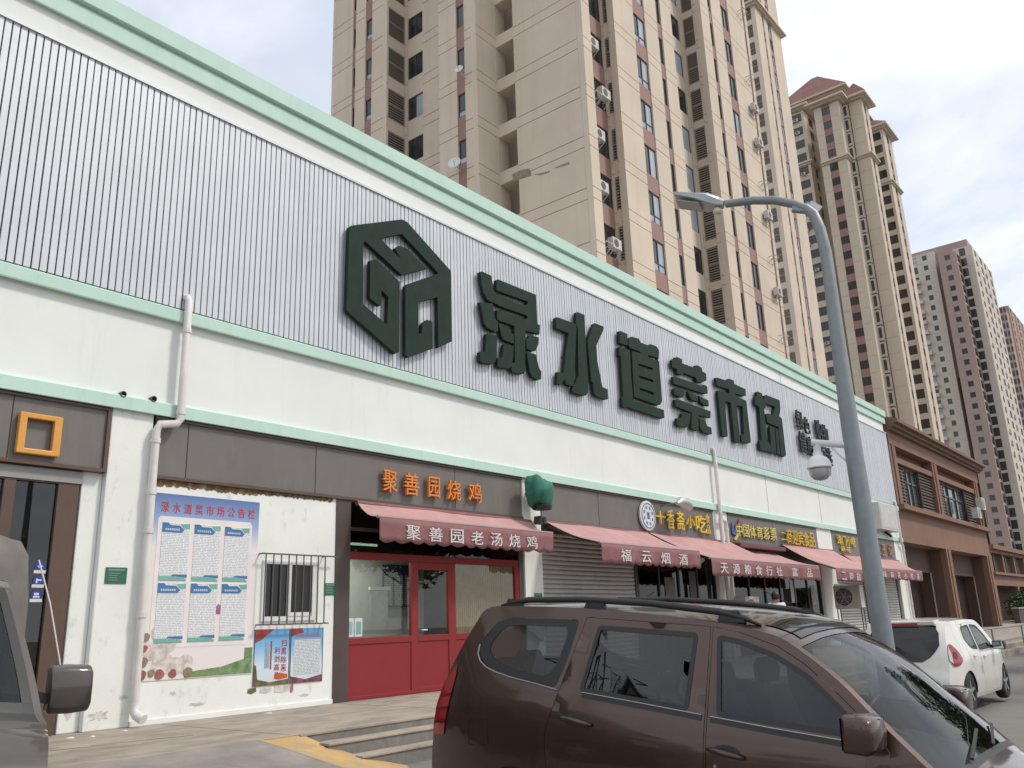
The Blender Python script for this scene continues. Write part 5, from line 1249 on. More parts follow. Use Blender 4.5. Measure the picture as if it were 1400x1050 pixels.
# ---------- farthest tower at the right edge
te = thing('apartment_tower', (330, 60, 0.3), 'farthest pinkish tower at the right edge, beyond the cream one', 'building')
X8 = 330.0
a8, b8 = ylim(1372, 425, X8), ylim(1358, 430, X8)
z8 = onX(1366, 420, X8).z
wing(te, X8, a8, b8, X8 + 10, z8, 32, FC, [(2, 4, 'win', 0.6, 1.9, {'var': [0], 'plain': 1})], [(1.5, 5.5, 'win', 0.6, 1.9, {'var': [0], 'plain': 1, 'br': 0.6, 'bx': -1})], roof=False, wall=M_pink)
X9 = 345.0
a9, b9 = ylim(1379, 420, X9), ylim(1367, 424, X9)
z9 = onX(1376, 418, X9).z
wing(te, X9, a9, b9, X9 + 30, z9, 32, FC, [], [(2, 4, 'win', 0.6, 1.9, {'var': [0], 'plain': 1}), (8, 12, 'win', 0.6, 1.9, {'var': [0], 'plain': 1}), (16, 19, 'win', 0.6, 1.9, {'var': [0], 'plain': 1}), (23, 27, 'win', 0.6, 1.9, {'var': [0], 'plain': 1})], roof=False, wall=mat('salmon_render', (0.38, 0.25, 0.19), 0.85, var=0.06, scale=0.1))
# ================================================================== brown buildings beyond the market
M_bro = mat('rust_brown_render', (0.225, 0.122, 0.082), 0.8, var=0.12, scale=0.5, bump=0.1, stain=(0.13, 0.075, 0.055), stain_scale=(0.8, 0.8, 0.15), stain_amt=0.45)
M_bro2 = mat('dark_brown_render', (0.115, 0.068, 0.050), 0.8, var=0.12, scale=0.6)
bb = thing('brown_building', (54, 16, 0.45), 'two-storey rust brown building with louvred upper windows past the market', 'building')
BX0, BX1, BY = 44.05, 63.5, 11.8
w_ = MB()
w_.box(BX0, BY, 4.8, BX1, BY + 6, 6.36); w_.box(BX0, BY + 0.5, 6.36, BX1, BY + 6, 10.3)
w_.box(BX0, BY + 1.6, 0.45, BX1, BY + 6, 4.8)
w_.build('wall', M_bro, bb)
for z0, z1, ov in ((6.36, 6.60, 0.32), (9.62, 10.30, 0.06)): MB().box(BX0, BY - ov, z0 + 0.001, BX1 + ov, BY + 0.52, z1).build('band', M_bro, bb)
MB().box(BX0, BY + 0.02, 8.80, BX1, BY + 0.499, 9.08).build('lintel', M_bro, bb)
rf = MB(); pr = [(BY + 0.5, 10.301), (BY - 0.25, 10.301), (BY - 0.25, 10.42), (BY - 0.42, 10.45), (BY - 0.42, 10.60), (BY - 0.62, 10.63), (BY - 0.62, 10.80), (BY + 1.6, 11.5), (BY + 1.6, 10.301)]
rf.loft([[(BX0, y, z) for y, z in pr], [(BX1 + 0.5, y, z) for y, z in pr]]); rf.build('roof', mat('brown_eave', (0.165, 0.092, 0.066), 0.75, var=0.15), bb)
for x in (44.06, 52.0, 62.3):
    for k in range(3): MB().box(x + k * 0.38, BY - 0.03 - 0.04 * (k == 1), 6.601, x + 0.30 + k * 0.38, BY + 0.498, 9.62).build('pilaster', M_bro, bb)
    if x > 45:
        for k in range(3): MB().box(x + k * 0.38, BY - 0.02 - 0.04 * (k == 1), 0.45, x + 0.30 + k * 0.38, BY + 0.3, 4.8).build('pilaster', M_bro, bb)
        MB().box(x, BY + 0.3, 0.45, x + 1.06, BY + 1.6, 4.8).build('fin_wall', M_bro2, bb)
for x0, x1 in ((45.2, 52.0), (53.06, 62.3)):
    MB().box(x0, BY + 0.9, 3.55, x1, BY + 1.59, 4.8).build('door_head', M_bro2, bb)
    n = 3
    for k in range(n):
        a = x0 + (x1 - x0) * k / n; b = x0 + (x1 - x0) * (k + 1) / n
        MB().box(a + 0.15, BY + 1.50, 0.46, b - 0.15, BY + 1.55, 3.55).build('door', mat('dark_brown_door', (0.045, 0.030, 0.024), 0.4, var=0.3), bb)
    MB().box(x1 - 0.35, BY + 0.86, 0.46, x1 - 0.22, BY + 0.898, 3.55).build('door_trim', mat('pale_trim', (0.45, 0.38, 0.32), 0.6), bb)
    # upper windows with louvred shutters
    for a, b in ((x0, x0 + 1.5), (x1 - 2.6, x1)):
        inst('louvre', louver_mesh(b - a, 2.19, mat('dark_brown_louvre', (0.10, 0.066, 0.05), 0.6)), bb, Vector((a, BY + 0.10, 6.60)) - bb.location)
    MB().box(x0 + 1.5, BY + 0.36, 6.60, x1 - 2.6, BY + 0.40, 8.80).build('pane', mat('upper_pane', (0.10, 0.11, 0.115), 0.08, var=0.3, scale=0.7), bb)
    for k in range(4): 
        x = x0 + 1.5 + (x1 - x0 - 4.1 - 0.12) * k / 3
        MB().box(x, BY + 0.28, 6.60, x + 0.12, BY + 0.359, 8.80).build('window_frame', M_greydk, bb)
    for z in (6.60, 8.0, 8.68): MB().box(x0 + 1.62, BY + 0.30, z, x1 - 2.72, BY + 0.355, z + 0.10).build('window_frame', M_greydk, bb)
ac_unit((60.4, BY - 0.75, 6.62), 0.9, 0.75, 0.36, 0, 'air conditioner on the ledge of the brown building, upper of the pair at the right', 'ledge air conditioners', stand=0.9)
ac_unit((59.2, BY - 0.65, 6.62), 0.9, 0.65, 0.36, 0, 'air conditioner standing low on the ledge of the brown building', 'ledge air conditioners', stand=0.3)
bn = thing('brown_building', (100, 18, 0.45), 'low far brown building with a row of tall windows at the right edge', 'building')
NX0, NX1, NY = 75.0, 150.0, 14.0
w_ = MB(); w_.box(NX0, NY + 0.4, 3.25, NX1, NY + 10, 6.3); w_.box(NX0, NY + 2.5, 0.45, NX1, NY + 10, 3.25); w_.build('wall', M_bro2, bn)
for z0, z1, ov in ((3.25, 4.05, 0.0), (4.051, 4.25, 0.25), (5.72, 5.98, 0.12), (5.981, 6.32, 0.4)): MB().box(NX0, NY - ov, z0, NX1, NY + 0.41, z1).build('band', M_bro, bn)
for k in range(16):
    x = NX0 + k * 4.6
    MB().box(x, NY - 0.05, 4.251, x + 0.55, NY + 0.399, 5.72).build('pilaster', M_bro, bn)
    MB().box(x + 0.95, NY + 0.30, 4.251, x + 4.2, NY + 0.36, 5.72).build('pane', mat('upper_pane', (0, 0, 0)), bn)
    MB().box(x + 2.4, NY + 0.20, 4.251, x + 2.6, NY + 0.299, 5.72).build('mullion', M_greydk, bn)
    if k % 2 == 0: MB().box(x, NY, 0.45, x + 0.7, NY + 0.6, 3.249).build('column', M_bro, bn)
lw = tag(MB().box(72, 12.2, 0.45, 130, 12.6, 1.45).build('low_wall', mat('dark_low_wall', (0.07, 0.055, 0.045), 0.85, var=0.2), loc=(90, 12.4, 0.45), bevel=0.02), 'dark low planter wall in front of the far brown building', 'wall')
MB().box(71.95, 12.15, 1.451, 130, 12.65, 1.56).build('coping', mat('stone_coping', (0.32, 0.28, 0.24), 0.8), lw)

# ================================================================== plants
def leaf_mat(name, col):
    return mat(name, col, 0.55, var=0.45, scale=3.0, spec=0.3)
def crown_mesh(name, blobs, n, size, mm, flat=0.6):
    m_ = MB()
    for i in range(n):
        c_, r_ = random.choice(blobs)
        d_ = Vector((random.gauss(0, 1), random.gauss(0, 1), random.gauss(0, 1))).normalized() * r_ * random.uniform(0.35, 1.05)
        p = Vector(c_) + Vector((d_.x, d_.y, d_.z * flat))
        a = Vector((random.gauss(0, 1), random.gauss(0, 1), random.gauss(0, 0.6))).normalized(); b = a.orthogonal().normalized()
        b = Matrix.Rotation(random.uniform(0, 6.28), 3, a) @ b
        s_ = size * random.uniform(0.6, 1.4)
        m_.add([p - a * s_, p + b * s_ * 0.45, p + a * s_, p - b * s_ * 0.45], [(0, 1, 2, 3)])
    return m_
M_leaf = leaf_mat('green_leaf', (0.055, 0.10, 0.032)); M_leaf2 = leaf_mat('dull_green_leaf', (0.060, 0.085, 0.040))
M_bark = mat('tree_bark', (0.10, 0.078, 0.06), 0.95, var=0.3, scale=8)
def tree(name, loc, h, spread, label, group, n=5200, lm=None):
    t_ = thing(name, loc, label, 'tree', group)
    tr = MB(); tr.tube([(0, 0, 0), (0.05, 0.02, h * 0.25), (0.0, 0.06, h * 0.5), (0.08, 0, h * 0.8)], [0.15, 0.12, 0.09, 0.03], 10); tr.build('trunk', M_bark, t_, local=True, smooth=True)
    blobs = []
    for k in range(9):
        a = k * 2.4; rr = spread * random.uniform(0.3, 0.75); z = h * random.uniform(0.45, 0.92)
        c_ = (rr * math.cos(a), rr * math.sin(a), z); blobs.append((c_, spread * random.uniform(0.32, 0.5)))
        MB().tube([(0.02, 0.03, h * 0.35 + 0.03 * k * h * 0.3), (c_[0] * 0.5, c_[1] * 0.5, z * 0.82), c_], [0.05, 0.035, 0.012], 6).build('limb', M_bark, t_, local=True)
    tag(crown_mesh('crown', blobs, n, 0.13, lm or M_leaf, 0.8).build('crown', lm or M_leaf, t_, local=True), kind='stuff')
    return t_
for k, (x, y, h, s_) in enumerate(((24, -1.6, 9.0, 2.4), (31, -0.6, 10.0, 2.5), (39, -0.8, 10.5, 2.7), (48, -2.0, 11.0, 3.0))):
    tree('street_tree', (x, y, -0.22), h, s_, ('street tree nearest the camera across the road, mirrored in the windscreen', 'second street tree across the road, out of the picture to the right', 'third street tree across the road, out of the picture to the right', 'farthest street tree across the road, out of the picture to the right')[k], 'street trees across the road', n=4200)
for k, (x, y, h) in enumerate(((-40, -9, 4.2), (-44, 1, 4.8), (-41, 12, 4.0), (-46, 23, 5.0), (-43, 34, 4.4))):  # unseen row, added to darken the reflections in the people carrier's side
    tree('added_tree', (x, y, ground_z(y)), h, 2.6, ('added tree nearest the road', 'added tree second from the road', 'middle added tree', 'tallest added tree', 'added tree farthest from the road')[k] + ' in the unseen row left of the camera', 'trees left of the camera', n=1500)
# lattice pylon left of the camera, mirrored in the side glass of the people carrier
py = thing('power_pylon', (-68, 56, 0), 'tall steel lattice pylon far left of the camera, mirrored in car glass', 'pylon')
M_pyl = mat('pylon_steel', (0.10, 0.11, 0.12), 0.6)
hs = [(0, 4.0), (8, 3.0), (16, 2.1), (23, 1.3), (29, 1.0), (35, 0.8), (41, 0.15)]
tw_ = MB()
for k in range(len(hs) - 1):
    (z0, r0), (z1, r1) = hs[k], hs[k + 1]; c0 = [(r0, r0, z0), (-r0, r0, z0), (-r0, -r0, z0), (r0, -r0, z0)]; c1 = [(r1, r1, z1), (-r1, r1, z1), (-r1, -r1, z1), (r1, -r1, z1)]
    for q in range(4):
        tw_.beam(c0[q], c1[q], 0.13); tw_.beam(c0[q], c1[(q + 1) % 4], 0.07); tw_.beam(c0[(q + 1) % 4], c1[q], 0.07); tw_.beam(c1[q], c1[(q + 1) % 4], 0.07)
tw_.build('lattice', M_pyl, py, local=True)
for z, w_a in ((23, 9), (29, 7.5), (35, 6)):
    a_ = MB(); d_ = Vector((0.55, 0.83, 0))
    for sg in (-1, 1):
        a_.beam(d_ * 0.6 * sg + Vector((0, 0, z)), d_ * w_a * sg + Vector((0, 0, z + 0.5)), 0.11); a_.beam(d_ * 0.6 * sg + Vector((0, 0, z + 1.6)), d_ * w_a * sg + Vector((0, 0, z + 0.5)), 0.09)
    a_.build('crossarm', M_pyl, py, local=True)
sh_ = thing('shrub', (80.5, 13.1, 0.45), 'green bushy shrub before the far brown building behind the low wall', 'shrub')
tag(crown_mesh('foliage', [((0, 0, 1.2), 1.5), ((2.2, 0.1, 1.0), 1.3), ((-1.7, 0, 0.8), 1.1), ((0.8, 0, 1.8), 1.0)], 2600, 0.14, M_leaf, 0.75).build('foliage', M_leaf, sh_, local=True), kind='stuff')
for k in range(4): MB().tube([(0.2 * k - 0.4, 0, 0), ((k - 1.5) * 0.9, 0.1, 1.2)], [0.04, 0.015], 6).build('stem', M_bark, sh_, local=True)
s2_ = thing('roof_shrub', (152, 20, 6.2), 'dark green tree top showing above the far brown building at the right edge', 'tree')
MB().tube([(0, 0, -5.9), (0.1, 0, 0), (0, 0, 2)], [0.2, 0.15, 0.05], 8).build('trunk', M_bark, s2_, local=True)
tag(crown_mesh('crown', [((0, 0, 1.5), 2.6), ((3, 1, 1.2), 2.2), ((-2, 0, 0.8), 1.8)], 2500, 0.25, M_leaf2, 0.75).build('crown', M_leaf2, s2_, local=True), kind='stuff')

# ================================================================== handrail by the far steps
hrl = thing('handrail', (28.3, 5.4, 0.0), 'grey tube handrail beside the far steps right of the white car', 'handrail')
for x in (26.5, 31.5, 36.5): MB().tube([(x, 6.2, ground_z(6.2)), (x, 6.2, 0.95)], 0.03, 8).build('post', M_steel, hrl)
for z in (0.95, 0.55): MB().tube([(26.5, 6.2, z), (44, 6.2, z)], 0.022, 8).build('rail', M_steel, hrl)

# ================================================================== lamp post with camera
DL = 8.6
b0_ = ray(1206, 870); hn = Vector((b0_.x, b0_.y, 0)).normalized()
def onP(u, v, d_=DL):
    r = ray(u, v); return EYE + r * (d_ / r.dot(hn))
base = onP(1206.5, 868); gz = ground_z(base.y)
lp = thing('street_lamp', (base.x, base.y, gz), 'galvanised lamp post with a curved arm and flat lamp head', 'street lamp')
pl = [onP(u, v) for u, v in ((1206.5, 868), (1186, 735), (1162, 583), (1145, 461), (1136, 395), (1129, 345), (1121, 313), (1112, 293), (1100, 284))]
pl = [Vector((base.x, base.y, gz))] + pl
MB().tube(pl, [0.092, 0.088, 0.085, 0.081, 0.068, 0.062, 0.058, 0.056, 0.054, 0.050], 18).build('pole', M_steel, lp, smooth=True, sharp=50)
MB().lathe([(0.24, 0), (0.24, 0.03), (0.16, 0.05)], (base.x, base.y, gz), 18).build('base_plate', M_steel, lp)
MB().tube([onP(u, v) for u, v in ((1103, 286), (1085, 279), (1060, 274), (1030, 274), (992, 279))], [0.045, 0.046, 0.046, 0.045, 0.042], 14).build('arm', M_steel, lp, smooth=True, sharp=50)
MB().beam(onP(1083, 286), onP(1102, 288), 0.07, 0.05).build('clamp', M_steel, lp)
MB().beam(onP(1106, 280), onP(1120, 288), 0.015, 0.10).build('plate', M_alum, lp)
hd = MB(); e0, e1 = onP(990, 279), onP(926, 271); ax = (e1 - e0).normalized(); sd_v = hn; up_ = ax.cross(sd_v) * -1
if up_.z < 0: up_ = -up_
sec = lambda t, w, h: [e0 + (e1 - e0) * t + sd_v * (sx * w) + up_ * (sz * h) for sx, sz in ((-1, -0.5), (1, -0.5), (1, 0.2), (0.6, 0.6), (-0.6, 0.6), (-1, 0.2))]
hd.loft([sec(0.0, 0.05, 0.06), sec(0.12, 0.07, 0.09), sec(0.35, 0.15, 0.11), sec(0.6, 0.16, 0.075), sec(1.0, 0.15, 0.045)])
hdo = hd.build('lamp_head', mat('lamp_head_grey', (0.42, 0.44, 0.45), 0.45, metal=0.2), lp)
hl = MB(); sl_ = lambda t, w: [e0 + (e1 - e0) * t + sd_v * (sx * w) - up_ * 0.062 for sx in (-1, 1)]
q_ = sl_(0.45, 0.12) + sl_(0.95, 0.11)[::-1]; hl.hexa([p - up_ * 0.012 for p in q_], q_); hl.build('lens', mat('led_lens', (0.35, 0.36, 0.36), 0.2), hdo)
pc = onP(981, 289); MB().lathe([(0.001, -0.035), (0.04, -0.03), (0.05, 0.0), (0.04, 0.03), (0.02, 0.05)], pc, 14).build('photocell', mat('photocell_cream', (0.62, 0.58, 0.45), 0.4), hdo, smooth=True)
pz = thing('dome_camera', onP(1165, 607), 'white dome security camera hanging from a bracket on the lamp post', 'camera')
k0, k1 = onP(1168, 609), onP(1109, 605)
MB().tube([k0, k1], 0.033, 12).build('bracket', M_alum, pz, smooth=True, sharp=50)
MB().tube([onP(1167, 640), onP(1137, 612)], 0.010, 8).build('brace', M_alum, pz)
cp = onP(1119.5, 634)
MB().tube([onP(1117.5, 606), onP(1118.5, 622)], [0.03, 0.03], 12).build('stem', M_alum, pz)
MB().lathe([(0.045, 0.105), (0.045, 0.075), (0.055, 0.07), (0.085, 0.05), (0.105, 0.015), (0.112, -0.03), (0.116, -0.035), (0.112, -0.045)], cp, 24).build('housing', mat('camera_white', (0.78, 0.78, 0.77), 0.35), pz, smooth=True, sharp=40)
MB().lathe([(0.094, -0.046), (0.094, -0.075), (0.085, -0.12), (0.06, -0.15), (0.001, -0.165)], cp, 24).build('dome', mat('camera_dome', (0.42, 0.42, 0.43), 0.2), pz, smooth=True)
for s_ in (-1, 1): MB().beam(cp + RX * (0.088 * s_) + Vector((0, 0, -0.045)), cp + RX * (0.080 * s_) + Vector((0, 0, -0.115)), 0.02, 0.04).build('yoke', M_alum, pz)

# ================================================================== person in white
def skin_obj(name, verts, edges, radii, mm, parent, sub=2, root=0):
    me = bpy.data.meshes.new(name); me.from_pydata(verts, edges, []); me.materials.append(mm)
    o = bpy.data.objects.new(name, me); COL.objects.link(o); o.parent = parent
    sk = o.modifiers.new('skin', 'SKIN'); sk.use_smooth_shade = True
    for i, r in enumerate(radii):
        me.skin_vertices[0].data[i].radius = (r, r) if not isinstance(r, tuple) else r
        me.skin_vertices[0].data[i].use_root = (i == root)
    sb = o.modifiers.new('sub', 'SUBSURF'); sb.levels = sub; sb.render_levels = sub
    return o
pp = onZ(1059, 804, 2.29)
ps = thing('person', (pp.x, pp.y, 0.455), 'person in a white shirt seen from behind, carrying a dark strap across the back', 'person', None, math.atan2(-pp.x, pp.y) + rad(12))
M_skin = mat('skin', (0.42, 0.25, 0.17), 0.6); M_shirt = mat('white_shirt', (0.74, 0.73, 0.73), 0.8, var=0.08, scale=8); M_trou = mat('dark_trousers', (0.03, 0.032, 0.04), 0.85)
# local: +y forward (away from the camera), x right
V = [(0, 0, 0.95), (0, 0, 1.15), (0, -0.01, 1.36), (0, 0, 1.46), (0, 0.03, 1.56), (0, 0.04, 1.66),
     (0.17, 0, 1.40), (0.23, 0.02, 1.14), (0.20, 0.20, 1.02), (0.19, 0.26, 1.0), (-0.17, 0, 1.40), (-0.24, 0.0, 1.12), (-0.24, 0.10, 0.88), (-0.24, 0.13, 0.80),
     (0.10, 0, 0.88), (0.11, 0.02, 0.48), (0.11, -0.02, 0.08), (0.12, 0.14, 0.03), (-0.10, 0, 0.88), (-0.11, 0.02, 0.48), (-0.11, -0.02, 0.08), (-0.12, 0.14, 0.03)]
Ed = [(0, 1), (1, 2), (2, 3), (3, 4), (4, 5), (2, 6), (6, 7), (7, 8), (8, 9), (2, 10), (10, 11), (11, 12), (12, 13), (0, 14), (14, 15), (15, 16), (16, 17), (0, 18), (18, 19), (19, 20), (20, 21)]
Rr = [(0.14, 0.10), (0.13, 0.095), (0.15, 0.10), 0.055, 0.09, 0.085, 0.06, 0.045, 0.035, 0.035, 0.06, 0.045, 0.035, 0.035, 0.085, 0.055, 0.045, 0.04, 0.085, 0.055, 0.045, 0.04]
skin_obj('body', V, Ed, Rr, M_skin, ps)
V2 = V[:4][:3] + [V[6], V[7], V[8], V[10], V[11]]; 
skin_obj('shirt', [(0, 0, 0.86), (0, 0, 1.15), (0, -0.01, 1.36), (0, 0, 1.44), (0.17, 0, 1.40), (0.225, 0.015, 1.18), (-0.17, 0, 1.40), (-0.235, 0, 1.16)], [(0, 1), (1, 2), (2, 3), (2, 4), (4, 5), (2, 6), (6, 7)], [(0.175, 0.13), (0.165, 0.125), (0.18, 0.125), 0.075, 0.085, 0.07, 0.085, 0.07], M_shirt, ps)
skin_obj('trousers', [(0, 0, 0.95), (0.10, 0, 0.86), (0.11, 0.02, 0.48), (0.11, -0.02, 0.10), (-0.10, 0, 0.86), (-0.11, 0.02, 0.48), (-0.11, -0.02, 0.10)], [(0, 1), (1, 2), (2, 3), (0, 4), (4, 5), (5, 6)], [(0.16, 0.12), 0.10, 0.075, 0.065, 0.10, 0.075, 0.065], M_trou, ps)
hm = MB(); hm.lathe([(0.001, 0.125), (0.05, 0.115), (0.09, 0.07), (0.105, 0.01), (0.10, -0.05), (0.085, -0.09)], (0, 0.02, 1.63), 16); hm.build('hair', mat('black_hair', (0.014, 0.012, 0.011), 0.5), ps, local=True, smooth=True)
MB().tube([(-0.16, -0.10, 1.44), (-0.05, -0.15, 1.33), (0.08, -0.16, 1.18), (0.19, -0.10, 1.02)], 0.014, 6).build('strap', M_black, ps, local=True)
for sgn, hx in ((1, (0.19, 0.27, 1.0)), (-1, (-0.24, 0.14, 0.79))):
    for k in range(5):
        fx = hx[0] + (k - 2) * 0.018; z = hx[2]
        tip = (fx, hx[1] + (0.085 - abs(k - 2) * 0.01 if k else 0.04), z - (0.03 if k else 0.0))
        MB().tube([(fx, hx[1], z), (fx, hx[1] + 0.045, z - 0.01), tip], [0.010, 0.009, 0.007], 6).build('finger', M_skin, ps, local=True)
tag(MB().tube([onP(1033, 801, 25.2), onP(1058, 815, 25.0), onP(1080, 825, 24.8)], 0.012, 6).build('carrying_pole', mat('dark_pole', (0.05, 0.045, 0.04), 0.6), loc=(pp.x, pp.y, 1.9)), 'thin dark pole resting on the shoulder of the person in white', 'pole')
# ================================================================== vehicles
def lerp_path(pts, sub=4):
    """Catmull-Rom through (l, z, bulge) stations"""
    out = []; keys = []
    P = [Vector(p) for p in pts]
    for i in range(len(P) - 1):
        p0 = P[max(i - 1, 0)]; p1 = P[i]; p2 = P[i + 1]; p3 = P[min(i + 2, len(P) - 1)]
        keys.append(len(out))
        for k in range(sub):
            t = k / sub
            out.append(0.5 * ((2 * p1) + (p2 - p0) * t + (2 * p0 - 5 * p1 + 4 * p2 - p3) * t * t + (3 * p1 - p0 - 3 * p2 + p3) * t ** 3))
    keys.append(len(out)); out.append(P[-1])
    return out, keys
def grid_pts(poly, holes, step):
    xs_ = [p[0] for p in poly]; zs_ = [p[1] for p in poly]; r = []
    x = min(xs_) + step * 0.5
    while x < max(xs_):
        z = min(zs_) + step * 0.5
        while z < max(zs_):
            if in_poly((x, z), poly) and not any(in_poly((x, z), h) for h in holes):
                ok = True
                for pl_ in [poly] + list(holes):
                    for q in pl_:
                        if (q[0] - x) ** 2 + (q[1] - z) ** 2 < (step * 0.35) ** 2: ok = False
                if ok: r.append((x, z))
            z += step
        x += step
    return r
def dens(poly, step=0.09):
    r = []
    for i in range(len(poly)):
        a = Vector(poly[i]); b = Vector(poly[(i + 1) % len(poly)]); n = max(1, int((b - a).length / step))
        r += [tuple(a + (b - a) * k / n) for k in range(n)]
    return r
def smooth_poly(poly, r=0.05, n=3):
    """round the corners of a polygon"""
    o = []
    for i in range(len(poly)):
        p0 = Vector(poly[i - 1]); p = Vector(poly[i]); p1 = Vector(poly[(i + 1) % len(poly)])
        a = p + (p0 - p).normalized() * min(r, (p0 - p).length * 0.4); b = p + (p1 - p).normalized() * min(r, (p1 - p).length * 0.4)
        for k in range(n + 1):
            t = k / n; o.append(tuple((a * (1 - t) + p * t) * (1 - t) + (p * (1 - t) + b * t) * t))
    return o
def shrink(poly, d_):
    o = []
    A_ = sum(poly[i][0] * poly[(i + 1) % len(poly)][1] - poly[(i + 1) % len(poly)][0] * poly[i][1] for i in range(len(poly)))
    sg = 1 if A_ > 0 else -1
    for i in range(len(poly)):
        p0 = Vector(poly[i - 1]); p = Vector(poly[i]); p1 = Vector(poly[(i + 1) % len(poly)])
        e0 = (p - p0).normalized(); e1 = (p1 - p).normalized()
        n_ = Vector((-e0.y, e0.x)) + Vector((-e1.y, e1.x))
        if n_.length < 1e-5: n_ = Vector((-e0.y, e0.x))
        n_.normalize(); o.append(tuple(p + n_ * d_ * sg))
    return o
M_chrome = mat('chrome_trim', (0.34, 0.33, 0.33), 0.35, metal=0.9, var=0.05)
M_tyre = mat('tyre_rubber', (0.022, 0.022, 0.023), 0.85)
M_alloy = mat('alloy_wheel', (0.42, 0.43, 0.44), 0.35, metal=0.6)
M_trimblk = mat('black_plastic_trim', (0.022, 0.022, 0.024), 0.5)
M_seat = mat('dark_seat_fabric', (0.030, 0.031, 0.034), 0.85)
M_lampred = mat('red_lamp_plastic', (0.32, 0.012, 0.015), 0.12, coat=0.6, var=0.15, scale=20)
M_lampclr = mat('clear_lamp_plastic', (0.55, 0.52, 0.50), 0.12, coat=0.6, var=0.15)
SS = [-1, -0.985, -0.95, -0.88, -0.6, -0.3, 0, 0.3, 0.6, 0.88, 0.95, 0.985, 1]

